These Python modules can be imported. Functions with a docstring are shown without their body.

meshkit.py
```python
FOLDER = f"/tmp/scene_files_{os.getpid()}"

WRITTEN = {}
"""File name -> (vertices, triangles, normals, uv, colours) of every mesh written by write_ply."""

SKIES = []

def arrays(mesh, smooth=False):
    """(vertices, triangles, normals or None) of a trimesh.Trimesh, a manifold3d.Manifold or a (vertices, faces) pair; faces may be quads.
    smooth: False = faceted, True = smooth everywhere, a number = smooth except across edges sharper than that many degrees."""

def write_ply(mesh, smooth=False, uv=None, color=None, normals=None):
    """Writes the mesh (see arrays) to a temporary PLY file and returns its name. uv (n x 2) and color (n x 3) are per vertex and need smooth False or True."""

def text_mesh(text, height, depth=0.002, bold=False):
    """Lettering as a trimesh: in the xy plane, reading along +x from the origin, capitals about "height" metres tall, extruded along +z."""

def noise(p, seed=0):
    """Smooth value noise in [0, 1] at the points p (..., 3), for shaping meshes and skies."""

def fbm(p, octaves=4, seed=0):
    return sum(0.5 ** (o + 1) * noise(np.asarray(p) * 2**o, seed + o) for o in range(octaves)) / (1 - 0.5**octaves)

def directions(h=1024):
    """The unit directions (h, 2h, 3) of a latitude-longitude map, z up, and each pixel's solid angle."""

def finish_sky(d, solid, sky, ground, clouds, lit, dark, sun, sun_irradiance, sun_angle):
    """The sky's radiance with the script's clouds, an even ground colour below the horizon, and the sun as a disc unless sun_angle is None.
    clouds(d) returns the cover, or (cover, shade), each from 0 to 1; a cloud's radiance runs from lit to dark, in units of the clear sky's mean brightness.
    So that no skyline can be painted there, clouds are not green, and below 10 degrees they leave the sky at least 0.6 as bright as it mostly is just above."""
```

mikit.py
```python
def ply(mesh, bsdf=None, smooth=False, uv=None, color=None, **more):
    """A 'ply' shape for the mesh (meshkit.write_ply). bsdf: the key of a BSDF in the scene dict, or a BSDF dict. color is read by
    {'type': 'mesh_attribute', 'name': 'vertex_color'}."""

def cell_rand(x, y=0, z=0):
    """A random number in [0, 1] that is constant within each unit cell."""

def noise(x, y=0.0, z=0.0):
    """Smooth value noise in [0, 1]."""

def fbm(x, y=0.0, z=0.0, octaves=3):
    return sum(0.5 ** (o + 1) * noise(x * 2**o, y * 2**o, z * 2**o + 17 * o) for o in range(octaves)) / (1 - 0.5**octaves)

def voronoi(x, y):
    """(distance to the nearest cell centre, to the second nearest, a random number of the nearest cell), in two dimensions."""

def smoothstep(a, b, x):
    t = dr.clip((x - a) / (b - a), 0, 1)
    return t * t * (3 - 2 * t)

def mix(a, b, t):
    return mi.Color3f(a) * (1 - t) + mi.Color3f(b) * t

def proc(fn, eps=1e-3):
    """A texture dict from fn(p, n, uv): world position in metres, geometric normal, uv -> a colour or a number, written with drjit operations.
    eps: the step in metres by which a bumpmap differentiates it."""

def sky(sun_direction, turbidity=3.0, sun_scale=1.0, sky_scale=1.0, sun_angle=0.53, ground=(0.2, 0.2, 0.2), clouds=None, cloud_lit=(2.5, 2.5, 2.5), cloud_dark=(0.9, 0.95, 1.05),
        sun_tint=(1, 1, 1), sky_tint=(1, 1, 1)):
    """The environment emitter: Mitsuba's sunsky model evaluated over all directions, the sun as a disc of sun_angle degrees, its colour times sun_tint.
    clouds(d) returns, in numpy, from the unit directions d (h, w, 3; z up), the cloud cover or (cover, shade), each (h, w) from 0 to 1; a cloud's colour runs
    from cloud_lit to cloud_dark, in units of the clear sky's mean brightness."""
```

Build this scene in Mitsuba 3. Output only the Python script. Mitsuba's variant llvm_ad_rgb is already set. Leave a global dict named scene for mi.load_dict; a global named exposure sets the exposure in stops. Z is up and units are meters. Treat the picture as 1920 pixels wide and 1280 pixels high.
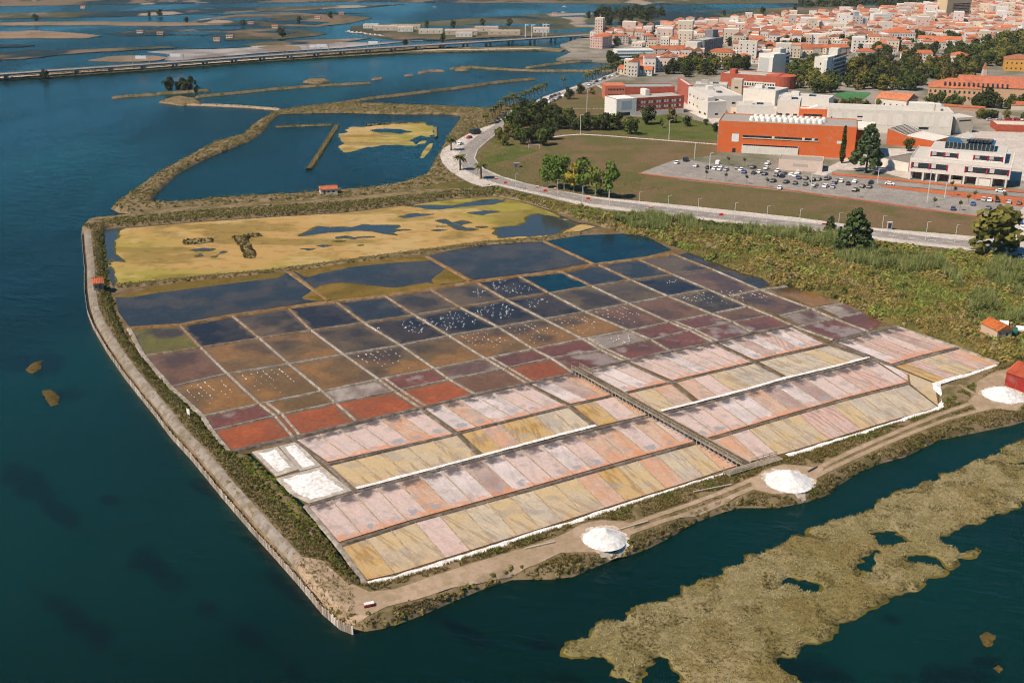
import math, random
import numpy as np, trimesh, shapely, drjit as dr, mitsuba as mi
from shapely.geometry import Polygon, LineString, Point
from shapely.ops import unary_union
from scipy.spatial import Delaunay
import mikit
from mikit import fbm, noise, mix, smoothstep, voronoi, proc

T = mi.ScalarTransform4f
scene, labels = {'type': 'scene'}, {}
rng = np.random.default_rng(7)
random.seed(7)

# ------------------------------------------------------------------ camera, sky, exposure
PITCH = math.atan2(770, 2000)
scene['camera'] = {'type': 'perspective', 'fov': 51.282, 'fov_axis': 'x', 'near_clip': 1.0, 'far_clip': 60000.0,
                   'to_world': T().look_at(origin=[0, 0, 110], target=[0, math.cos(PITCH), 110 - math.sin(PITCH)], up=[0, 0, 1]),
                   'medium': {'type': 'ref', 'id': 'air'}}
scene['air'] = {'type': 'homogeneous', 'albedo': {'type': 'rgb', 'value': [0.80, 0.90, 0.98]}, 'sigma_t': {'type': 'rgb', 'value': 3.6e-5}}
scene['sky'] = mikit.sky([-0.62, -0.36, 0.90], turbidity=2.2, ground=(0.06, 0.08, 0.09), sky_scale=.62, sky_tint=(.30, .90, 1.02), sun_tint=(1.0, 1.0, 1.04))
exposure = 2.05

# ------------------------------------------------------------------ helpers
taken = {}
def num(name):
    n = taken.get(name, 0); taken[name] = n + 1
    return name if n == 0 else f'{name}_{n:03d}'

def tag(key, label=None, cat=None, group=None, kind=None):
    d = labels.setdefault(key, {})
    for k, v in (('label', label), ('category', cat), ('group', group), ('kind', kind)):
        if v: d[k] = v
    return key

def col(mesh_or_v, c):
    n = len(mesh_or_v[0]) if isinstance(mesh_or_v, tuple) else len(mesh_or_v.vertices)
    return np.tile(np.asarray(c, float), (n, 1))

def obj(name, mesh, mat, parent=None, c=None, uv=None, smooth=False, to=None, label=None, cat=None, group=None, kind=None):
    key = num(parent + '__' + name if parent else name)
    if c is not None:
        if not isinstance(mesh, tuple): mesh = (np.array(mesh.vertices), np.array(mesh.faces))
        c = np.asarray(c, float)
        if c.ndim == 1: c = np.tile(c, (len(mesh[0]), 1))
    d = mikit.ply(mesh, 'm_' + mat, smooth=smooth, uv=uv, color=c)
    if to is not None: d['to_world'] = to
    scene[key] = d
    if label or cat or group or kind: tag(key, label, cat, group, kind)
    return key

def thing(name, label, cat, group=None, kind=None):
    return tag(num(name), label, cat, group, kind)

def merge(ms):
    vs, fs, n = [], [], 0
    for m in ms:
        v, f = (m if isinstance(m, tuple) else (np.asarray(m.vertices), np.asarray(m.faces)))
        vs.append(v); fs.append(np.asarray(f) + n); n += len(v)
    return np.vstack(vs), np.vstack(fs)

def box(cx, cy, z0, sx, sy, sz, rot=0.0):
    v = np.array([[x, y, z] for x in (-.5, .5) for y in (-.5, .5) for z in (0, 1)], float) * [sx, sy, sz]
    a, b = math.cos(rot), math.sin(rot)
    v = np.c_[v[:, 0] * a - v[:, 1] * b + cx, v[:, 0] * b + v[:, 1] * a + cy, v[:, 2] + z0]
    f = np.array([[0, 1, 3], [0, 3, 2], [4, 6, 7], [4, 7, 5], [0, 4, 5], [0, 5, 1], [2, 3, 7], [2, 7, 6], [0, 2, 6], [0, 6, 4], [1, 5, 7], [1, 7, 3]])
    return v, f

def beam(p, q, r=0.06, up=(0, 0, 1)):
    """A square bar between two points."""
    p, q = np.asarray(p, float), np.asarray(q, float)
    d = (q - p) / np.linalg.norm(q - p)
    u = np.cross(d, up if abs(d[2]) < .9 else (1, 0, 0)); u /= np.linalg.norm(u); w = np.cross(d, u)
    v = np.array([e + a * u * r + b * w * r for e in (p, q) for a, b in ((-1, -1), (1, -1), (1, 1), (-1, 1))])
    f = [[0, 1, 2], [0, 2, 3], [4, 6, 5], [4, 7, 6]]
    for i in range(4):
        j = (i + 1) % 4; f += [[i, i + 4, j + 4], [i, j + 4, j]]
    return v, np.array(f)

def flat(poly, z):
    """A polygon (with holes) as a flat sheet that faces up."""
    vs, fs, n = [], [], 0
    for g in getattr(poly, 'geoms', [poly]):
        if g.geom_type != 'Polygon' or g.area < .02: continue
        v, f = trimesh.creation.triangulate_polygon(g, engine='earcut')
        a = v[f]; s = (a[:, 1, 0] - a[:, 0, 0]) * (a[:, 2, 1] - a[:, 0, 1]) < (a[:, 1, 1] - a[:, 0, 1]) * (a[:, 2, 0] - a[:, 0, 0])
        f = np.where(s[:, None], f[:, ::-1], f)
        vs.append(np.c_[v, np.full(len(v), float(z))]); fs.append(f + n); n += len(v)
    return np.vstack(vs), np.vstack(fs)

def slab(poly, z0, z1):
    ms = []
    for g in getattr(poly, 'geoms', [poly]):
        if g.geom_type == 'Polygon' and g.area > .05:
            m = trimesh.creation.extrude_polygon(g, z1 - z0, engine='earcut'); m.apply_translation([0, 0, z0]); ms.append(m)
    return merge(ms)

def inside(poly, xy):
    shapely.prepare(poly)
    return shapely.contains_xy(poly, xy[:, 0], xy[:, 1])

def scatter_in(poly, n, r=rng):
    x0, y0, x1, y1 = poly.bounds; out = np.zeros((0, 2))
    while len(out) < n:
        k = int((n - len(out)) * (x1 - x0) * (y1 - y0) / poly.area * 1.1) + 16
        q = np.c_[r.uniform(x0, x1, k), r.uniform(y0, y1, k)]
        out = np.vstack([out, q[inside(poly, q)]])
    return out[:n]

def patch(poly, step, zf):
    """A meshed polygon whose heights come from zf(xy, distance to the outline)."""
    vs, fs, n = [], [], 0
    for g in getattr(poly, 'geoms', [poly]):
        if g.geom_type != 'Polygon' or g.area < step: continue
        x0, y0, x1, y1 = g.bounds
        gx, gy = np.meshgrid(np.arange(x0, x1, step), np.arange(y0, y1, step))
        gx = gx + (np.arange(gx.shape[0]) % 2)[:, None] * step / 2
        q = np.c_[gx.ravel(), gy.ravel()] + rng.uniform(-.28, .28, (gx.size, 2)) * step
        q = q[inside(g, q)]
        d = shapely.distance(g.boundary, shapely.points(q)); q = q[d > step * .45]
        edge = np.vstack([np.array(r.segmentize(step).coords)[:-1] for r in [g.exterior, *g.interiors]])
        p = np.vstack([edge, q])
        f = Delaunay(p).simplices
        f = f[inside(g, p[f].mean(1))]
        a = p[f]; s = (a[:, 1, 0] - a[:, 0, 0]) * (a[:, 2, 1] - a[:, 0, 1]) < (a[:, 1, 1] - a[:, 0, 1]) * (a[:, 2, 0] - a[:, 0, 0])
        f = np.where(s[:, None], f[:, ::-1], f)
        dist = np.r_[np.zeros(len(edge)), shapely.distance(g.boundary, shapely.points(q))] if len(q) else np.zeros(len(edge))
        vs.append(np.c_[p, zf(p, dist)]); fs.append(f + n); n += len(p)
    return np.vstack(vs), np.vstack(fs)

def vnoise(x, y, s, seed=0):
    """Value noise in numpy, 0..1."""
    x, y = np.asarray(x) / s + seed * 17.3, np.asarray(y) / s - seed * 9.1
    i, j = np.floor(x), np.floor(y); u, v = x - i, y - j
    u, v = u * u * (3 - 2 * u), v * v * (3 - 2 * v)
    h = lambda a, b: np.modf(np.abs(np.sin(a * 127.1 + b * 311.7 + seed) * 43758.5453))[0]
    return (h(i, j) * (1 - u) + h(i + 1, j) * u) * (1 - v) + (h(i, j + 1) * (1 - u) + h(i + 1, j + 1) * u) * v

def nz(q, s, seed=0): return .6 * vnoise(q[:, 0], q[:, 1], s, seed) + .4 * vnoise(q[:, 0], q[:, 1], s * .37, seed + 3)

def sweep(line, prof, step=1.0, jit=0.0, zbase=0.0):
    """A bank: the open profile [(offset, height)...] carried along a line."""
    L = LineString(line).segmentize(step); p = np.array(L.coords); k = len(prof)
    t = np.gradient(p, axis=0); t /= np.linalg.norm(t, axis=1, keepdims=True) + 1e-9
    nrm = np.c_[-t[:, 1], t[:, 0]]
    v = []
    for i in range(len(p)):
        for o, h in prof:
            j = rng.uniform(-jit, jit)
            q = p[i] + nrm[i] * (o + j)
            v.append([q[0], q[1], zbase + h + (rng.uniform(-jit, jit) * .4 if h > .05 else 0)])
    f = []
    for i in range(len(p) - 1):
        for j in range(k - 1):
            a = i * k + j; f += [[a, a + k, a + 1], [a + 1, a + k, a + k + 1]]
    return np.array(v), np.array(f)[:, ::-1]

def strew(protos, xy, z, size, c, tilt=.12, sq=(1, 1)):
    """Copies of small meshes turned, scaled and tinted, baked into one (v, f, colours)."""
    vs, fs, cs, n = [], [], [], 0
    which = rng.integers(0, len(protos), len(xy))
    for k, (pv, pf, pc) in enumerate(protos):
        s = which == k
        if not s.any(): continue
        m = int(s.sum()); a = rng.uniform(0, 2 * math.pi, m); sz = size[s]
        ca, sa = np.cos(a)[:, None], np.sin(a)[:, None]
        h = rng.uniform(.8, 1.25, m)[:, None]
        x = (pv[:, 0] * ca - pv[:, 1] * sa) * sz[:, None] * sq[0]; y = (pv[:, 0] * sa + pv[:, 1] * ca) * sz[:, None] * sq[0]; zz = pv[:, 2] * sz[:, None] * h * sq[1]
        x = x + zz * rng.normal(0, tilt, m)[:, None]; y = y + zz * rng.normal(0, tilt, m)[:, None]
        v = np.stack([x + xy[s, 0:1], y + xy[s, 1:2], zz + np.asarray(z)[s][:, None]], -1)
        vs.append(v.reshape(-1, 3)); cs.append((pc[None] * c[s][:, None]).reshape(-1, 3))
        fs.append((pf[None] + (np.arange(m) * len(pv))[:, None, None]).reshape(-1, 3) + n); n += m * len(pv)
    return np.vstack(vs), np.vstack(fs), np.vstack(cs)

def quads(centers, normals, w, h, r):
    """Leaf-like quads."""
    n = len(centers); u = np.cross(normals, r.normal(size=(n, 3))); u /= np.linalg.norm(u, axis=1, keepdims=True) + 1e-9
    v = np.cross(normals, u); w = np.broadcast_to(w, n)[:, None]; h = np.broadcast_to(h, n)[:, None]
    p = np.stack([centers - u * w - v * h * .6, centers + u * w * .8 - v * h, centers + u * w + v * h * .7, centers - u * w * .7 + v * h], 1)
    i = np.arange(n)[:, None] * 4
    return p.reshape(-1, 3), np.vstack([i + [0, 1, 2], i + [0, 2, 3]])

def bush_proto(seed, n=64):
    r = np.random.default_rng(seed)
    d = r.normal(size=(n, 3)); d[:, 2] = np.abs(d[:, 2]); d /= np.linalg.norm(d, axis=1, keepdims=True)
    rad = r.uniform(.55, 1, n)[:, None]
    v, f = quads(d * rad * [.62, .62, .8], d + r.normal(0, .45, (n, 3)), .125, .125, r)
    return v, f, np.repeat(r.uniform(.65, 1.25, n), 4)[:, None] * np.ones(3)

def tuft_proto(seed, n=7, lean=.35, w=.09):
    r = np.random.default_rng(seed); vs, fs, cs = [], [], []
    for i in range(n):
        a = r.uniform(0, 6.28); b = np.array([math.cos(a), math.sin(a), 0]) * r.uniform(0, .3); t = np.array([math.cos(a), math.sin(a), 0]) * lean * r.uniform(.4, 1.4)
        s = np.array([-math.sin(a), math.cos(a), 0]) * w * r.uniform(.7, 1.3); hh = r.uniform(.7, 1.1)
        vs += [b - s, b + s, b + t + [0, 0, hh]]; fs.append([3 * i, 3 * i + 1, 3 * i + 2]); cs += [r.uniform(.7, 1.2)] * 3
    return np.array(vs), np.array(fs), np.array(cs)[:, None] * np.ones(3)

BUSH = [bush_proto(i) for i in range(4)]
TUFT = [tuft_proto(20 + i) for i in range(4)]
REED = [tuft_proto(40 + i, n=9, lean=.28, w=.05) for i in range(4)]

BUSHS = [bush_proto(i + 9, 26) for i in range(3)]
for b_ in BUSHS: b_[0][:, :2] *= 1.0
def cover(name, pts, z, size, cols, label, cat, protos, sq=(1, 1), tilt=.12, weights=None, parent=None):
    cc = np.array(cols)[rng.choice(len(cols), len(pts), p=weights)] * rng.uniform(.75, 1.25, (len(pts), 1))
    v, f, c = strew(protos, np.asarray(pts), z, size, cc, tilt, sq)
    return obj(name, (v, f), 'leaf', parent, c=c, label=label, cat=None if parent else cat, kind='stuff')

# ------------------------------------------------------------------ materials
def bs(name, d): scene['m_' + name] = d
def two(d): return {'type': 'twosided', 'bsdf': d}
def rgb(*v): return {'type': 'rgb', 'value': list(v)}
def principled(base, rough=.8, spec=.3, **k):
    return two({'type': 'principled', 'base_color': base if isinstance(base, dict) else rgb(*base), 'roughness': rough, 'specular': spec, **k})
VC = {'type': 'mesh_attribute', 'name': 'vertex_color'}
bs('leaf', two({'type': 'diffuse', 'reflectance': VC}))
bs('matte', two({'type': 'diffuse', 'reflectance': VC}))
def grime(p, n, uv): return smoothstep(.45, .8, fbm(p.x * .9 + p.z * .3, p.y * .9, p.z * .5, 4)) * .2
bs('wall', two({'type': 'blendbsdf', 'weight': proc(grime), 'a': {'type': 'diffuse', 'reflectance': VC}, 'b': {'type': 'diffuse', 'reflectance': rgb(.36, .33, .29)}}))
def lichen(p, n, uv): return smoothstep(.35, .75, fbm(p.x * .8, p.y * .8, p.z * .8, 4)) * .5
bs('tile', two({'type': 'blendbsdf', 'weight': proc(lichen), 'a': {'type': 'diffuse', 'reflectance': VC}, 'b': {'type': 'diffuse', 'reflectance': rgb(.19, .085, .05)}}))
bs('paint', principled(VC, .3, .5, clearcoat=.6))
bs('glass', principled((.02, .03, .04), .08, .6))
bs('metal', principled((.45, .46, .47), .4, .5, metallic=.6))
bs('rubber', principled((.02, .02, .02), .8, .2))

def water_col(p, n, uv):
    x, y = p.x, p.y
    big = fbm(x * .013 + 3, y * .009, 0., 3); fine = fbm(x * .16, y * .10, 1., 5)
    c = mix((.0006, .0092, .0062), (.0008, .0185, .0148), smoothstep(.3, .7, big))
    weed = mi.Float(0.)
    for wx, wy, rx, ry, a in WEED:
        u, v = x - wx, y - wy; ca, sa = math.cos(a), math.sin(a)
        e = dr.sqrt(dr.square((u * ca + v * sa) / rx) + dr.square((-u * sa + v * ca) / ry))
        weed = dr.maximum(weed, smoothstep(1.35, .25, e + (fine - .5) * 2.6))
    return mix(c, mi.Color3f(.0010, .0028, .0026), weed * .6)
WEED = [(*(-64.7,167.8), 9, 2.6, -.8), (*(-53.6,157.3), 10, 3.2, -.75), (*(-44,148.3), 8, 2.6, -.7), (*(-35.3,140), 8, 2.6, -.7), (*(-105.3,202.9), 16, 3., -.8), (*(-91.9,189.4), 14, 2.2, -.8), (*(-83.6,194.8), 3., 1.6, -.5), (*(-76.4,155), 12, 2., -.7), (*(-131,269.5), 9, 6, -.4), (*(-115.2,246.3), 5, 5, 0),
        (*(65.2,153.2), 2.6, 2, 0), (*(45.6,138.7), 6, 3.5, 0), (*(51.4,138.3), 4, 3, 0), (*(61.5,138.3), 5, 2, -.2), (*(68.3,138.3), 4, 2.4, -.4), (*(76.6,142), 2, 1.3, 0), (*(17.7,181.2), 2, 1, 0),
        (*(10,135.5), 9, 3, -.6), (*(5.3,146.2), 3, 2, 0), (*(67.3,137.8), 7, 2.5, 0), (*(-37.7,159.7), 7, 1.6, -.85), (*(-50.7,179.2), 8, 1.5, -.85), (*(-64,198.2), 7, 1.3, -.85), (*(-9,150.5), 9, 2, -.7), (*(-24.9,163), 6, 2, -.8)]
def wave(p, n, uv):
    d1 = p.x * .35 + p.y * .94; d2 = p.x * .94 - p.y * .35
    calm = .25 + .75 * smoothstep(.38, .62, fbm(p.x * .008, p.y * .004, 7., 4))
    return (noise(d1 * .55, d2 * .16, 0.) * .16 + noise(d1 * 1.5 + 4, d2 * .5, 3.) * .10 + noise(p.x * .13 + 9, p.y * .13, 3.) * .18) * calm
def wind(p, n, uv): return .20 + .14 * smoothstep(.35, .65, fbm(p.x * .011 + 2, p.y * .004, 5., 4))
bs('lagoon_water', two({'type': 'bumpmap', 'height': proc(wave, .15), 'scale': 1.0,
    'bsdf': {'type': 'principled', 'base_color': proc(water_col), 'roughness': proc(wind), 'specular': .24}}))

def ground_mix(a, b, c, s1, s2, lo=.4, hi=.6):
    a, b, c = mi.Color3f(a), mi.Color3f(b), mi.Color3f(c)
    def fn(p, n, uv):
        t = smoothstep(lo, hi, fbm(p.x * s1, p.y * s1, 0., 4)); u = smoothstep(.35, .75, fbm(p.x * s2 + 7, p.y * s2, 2., 4))
        g = .82 + .36 * noise(p.x * 2.3, p.y * 2.3, p.z * 2.)
        return mix(mix(a, b, t), c, u * .75) * g
    return proc(fn)
def diffuse(c): return two({'type': 'diffuse', 'reflectance': c if isinstance(c, dict) else rgb(*c)})
bs('bank_soil', diffuse(ground_mix((.17, .13, .075), (.11, .095, .045), (.24, .18, .115), .12, .5)))
bs('gravel', diffuse(ground_mix((.26, .235, .215), (.215, .19, .165), (.16, .135, .10), .3, .8)))
bs('sand', diffuse(ground_mix((.36, .275, .205), (.31, .235, .17), (.26, .20, .125), .12, .7)))
bs('mud', diffuse(ground_mix((.13, .09, .05), (.17, .13, .085), (.10, .075, .03), .2, .8)))
bs('dike', diffuse(ground_mix((.26, .235, .205), (.34, .315, .285), (.17, .14, .105), .35, 1.3)))
bs('wet_dike', diffuse(ground_mix((.135, .115, .10), (.20, .175, .155), (.085, .07, .06), .4, 1.3)))
bs('weed', diffuse(ground_mix((.085, .06, .022), (.06, .045, .018), (.11, .085, .03), .5, 1.5)))
bs('pale_rust', diffuse(ground_mix((.22, .155, .10), (.29, .235, .18), (.15, .095, .05), .3, 1.1)))
bs('rust_dike', diffuse(ground_mix((.20, .12, .06), (.25, .17, .10), (.12, .075, .03), .3, 1.1)))
bs('marsh', diffuse(ground_mix((.235, .20, .11), (.18, .155, .07), (.13, .11, .045), .09, .4)))
bs('olive_mat', diffuse(ground_mix((.115, .095, .022), (.085, .08, .02), (.06, .05, .02), .1, .4)))
bs('dark_road', diffuse(ground_mix((.09, .088, .085), (.11, .105, .10), (.07, .07, .07), .1, .5)))
bs('gap_shade_wood', diffuse(ground_mix((.12, .10, .078), (.09, .075, .06), (.16, .135, .105), .6, 2.)))  # dark deck planks: colour stands for the shaded gaps between the light beams
bs('brown_mat', diffuse(ground_mix((.17, .115, .035), (.13, .095, .03), (.10, .075, .02), .06, .25)))
bs('scrub_soil', diffuse(ground_mix((.10, .085, .028), (.135, .11, .04), (.075, .08, .025), .05, .3)))
bs('dry_field', diffuse(ground_mix((.15, .105, .062), (.125, .10, .05), (.09, .095, .035), .018, .09, .35, .65)))
bs('green_field', diffuse(ground_mix((.09, .105, .032), (.13, .115, .05), (.06, .085, .02), .03, .15)))
def algae(p, n, uv):
    a = fbm(p.x * .010 + 1, p.y * .013 + 5, 0., 3); b = fbm(p.x * .07, p.y * .11, 2., 5); k = fbm(p.x * .30, p.y * .5, 6., 4)
    c = mix((.37, .245, .10), (.255, .225, .055), smoothstep(.42, .58, a))
    c = mix(c, mi.Color3f(.40, .30, .145), smoothstep(.5, .68, b) * .7)
    c = mix(c, mi.Color3f(.15, .12, .035), smoothstep(.56, .70, fbm(p.x * .045 + 9, p.y * .09, 4., 5)) * .6)
    return mix(c, c * .72, smoothstep(.55, .7, k) * .7)
bs('algae_mat', diffuse(proc(algae)))
bs('asphalt', diffuse(ground_mix((.25, .235, .225), (.285, .265, .25), (.21, .195, .185), .08, .5)))
bs('pavement', diffuse(ground_mix((.52, .48, .445), (.46, .42, .39), (.40, .36, .33), .1, .6)))
bs('orange_brick', diffuse(ground_mix((.46, .135, .06), (.40, .12, .055), (.36, .13, .075), .15, .8)))
bs('town_ground', diffuse(ground_mix((.22, .20, .18), (.28, .25, .22), (.10, .11, .06), .02, .06)))
bs('salt', principled(ground_mix((.74, .74, .74), (.66, .66, .66), (.48, .46, .45), .5, 1.6), .6, .4))
def marshy(p, n, uv):
    a = fbm(p.x * .006 + 4, p.y * .003, 0., 5); b = fbm(p.x * .02, p.y * .010 + 9, 3., 4); k = fbm(p.x * .009, p.y * .0045 + 3, 8., 5)
    c = mix((.15, .115, .085), (.075, .078, .050), smoothstep(.4, .6, a))
    c = mix(c, mi.Color3f(.045, .050, .036), smoothstep(.52, .66, b) * .8)
    c = mix(c, mi.Color3f(.020, .040, .055), smoothstep(.55, .60, k))
    return mix(c, mi.Color3f(.26, .21, .17), smoothstep(.66, .72, fbm(p.x * .012 + 8, p.y * .007, 5., 4)))
bs('far_marsh', diffuse(proc(marshy)))
bs('dusty_salt', diffuse(ground_mix((.44, .37, .31), (.58, .55, .52), (.36, .28, .21), .6, 1.5)))
bs('far_mud', diffuse(ground_mix((.24, .17, .125), (.20, .15, .11), (.13, .11, .075), .008, .05)))
bs('wood', diffuse(ground_mix((.32, .27, .205), (.25, .21, .16), (.38, .33, .26), .6, 2.)))
bs('pale_wood', diffuse(ground_mix((.46, .41, .34), (.38, .33, .27), (.52, .47, .40), .6, 2.)))
bs('concrete', diffuse(ground_mix((.42, .39, .35), (.36, .33, .30), (.30, .27, .24), .2, .9)))
bs('pond_water', two({'type': 'principled', 'base_color': rgb(.03, .034, .036), 'roughness': .1, 'specular': .3}))


# ------------------------------------------------------------------ water, haze, far ground
obj('lagoon_water', flat(Polygon([(-14000, -400), (14000, -400), (14000, 28000), (-14000, 28000)]), 0), 'lagoon_water', kind='structure')
scene['haze'] = {'type': 'cube', 'to_world': T().translate([0, 13800, 64]).scale([14600, 14400, 66]), 'bsdf': {'type': 'null'}, 'interior': {'type': 'ref', 'id': 'air'}}
tag('haze', 'thin pale air between the camera and the far town', 'haze', kind='stuff')

# ------------------------------------------------------------------ pan materials: the pan's colour number is the whole part of u / 2
def pick(k, table):
    c = mi.Color3f(0.)
    for i, t in enumerate(table): c = c + dr.select(dr.abs(k - i) < .5, mi.Color3f(t), mi.Color3f(0.))
    return c
BR = [(.016, .014, .016), (.185, .098, .032), (.255, .072, .026), (.135, .054, .040), (.235, .205, .190), (.003, .022, .032), (.024, .026, .028), (.092, .064, .036), (.125, .068, .040), (.105, .090, .012)]
BR2 = [(.040, .030, .024), (.120, .074, .030), (.20, .066, .028), (.110, .050, .040), (.095, .062, .060), (.003, .013, .020), (.046, .038, .030), (.040, .030, .022), (.070, .042, .030), (.048, .034, .022)]
def brine(p, n, uv):
    k = dr.floor(uv.x * .5); u = uv.x - 2 * k; v = uv.y
    t = smoothstep(.38, .66, fbm(p.x * .11 + k * 3, p.y * .11, k, 4))
    c = mix(pick(k, BR), pick(k, BR2), t)
    c = mix(c, mi.Color3f(.030, .027, .025), smoothstep(.46, .72, fbm(p.x * .055 + 2, p.y * .075, 11., 5)) * dr.select((k > .5) & (k < 1.5) | (k > 6.5) & (k < 8.5), .75, .25))
    c = mix(c, c * 1.3, smoothstep(.5, .7, fbm(p.x * .3, p.y * .3, 13., 4)) * .5)
    crust = smoothstep(.58, .74, fbm(p.x * .16 + 5, p.y * .16, 4., 4)) * dr.select((k > 2.5) & (k < 3.5), .75, 0.)
    c = mix(c, mi.Color3f(.25, .215, .20), crust)
    edge = dr.minimum(dr.minimum(u, 1 - u), dr.minimum(v, 1 - v))
    c = mix(c, mi.Color3f(.13, .092, .055), smoothstep(.12, .0, edge + (fbm(p.x * .4, p.y * .4, 9., 3) - .5) * .16) * dr.select(k < 9.5, .75, 0.))
    return c * (.86 + .28 * noise(p.x * 1.7, p.y * 1.7, 0.))
def brine_rough(p, n, uv):
    k = dr.floor(uv.x * .5)
    return dr.select((k > 3.5) & (k < 4.5), .6, .12)
def ripple(p, n, uv): return noise(p.x * 1.1, p.y * .7, 0.) * .035 + noise(p.x * 3.1, p.y * 2.3, 5.) * .01
bs('brine', two({'type': 'bumpmap', 'height': proc(ripple, .1), 'scale': 1.0, 'bsdf': {'type': 'principled', 'base_color': proc(brine), 'roughness': proc(brine_rough), 'specular': .17}}))
CR = [(0.536, 0.466, 0.457), (0.494, 0.379, 0.342), (0.464, 0.274, 0.177), (0.443, 0.338, 0.19), (0.41, 0.264, 0.088), (0.439, 0.373, 0.272), (0.478, 0.325, 0.281), (0.303, 0.212, 0.19)]
CR2 = [(0.453, 0.397, 0.385), (0.474, 0.383, 0.356), (0.451, 0.322, 0.25), (0.413, 0.338, 0.233), (0.417, 0.294, 0.143), (0.383, 0.333, 0.27), (0.439, 0.339, 0.295), (0.385, 0.287, 0.253)]
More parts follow.
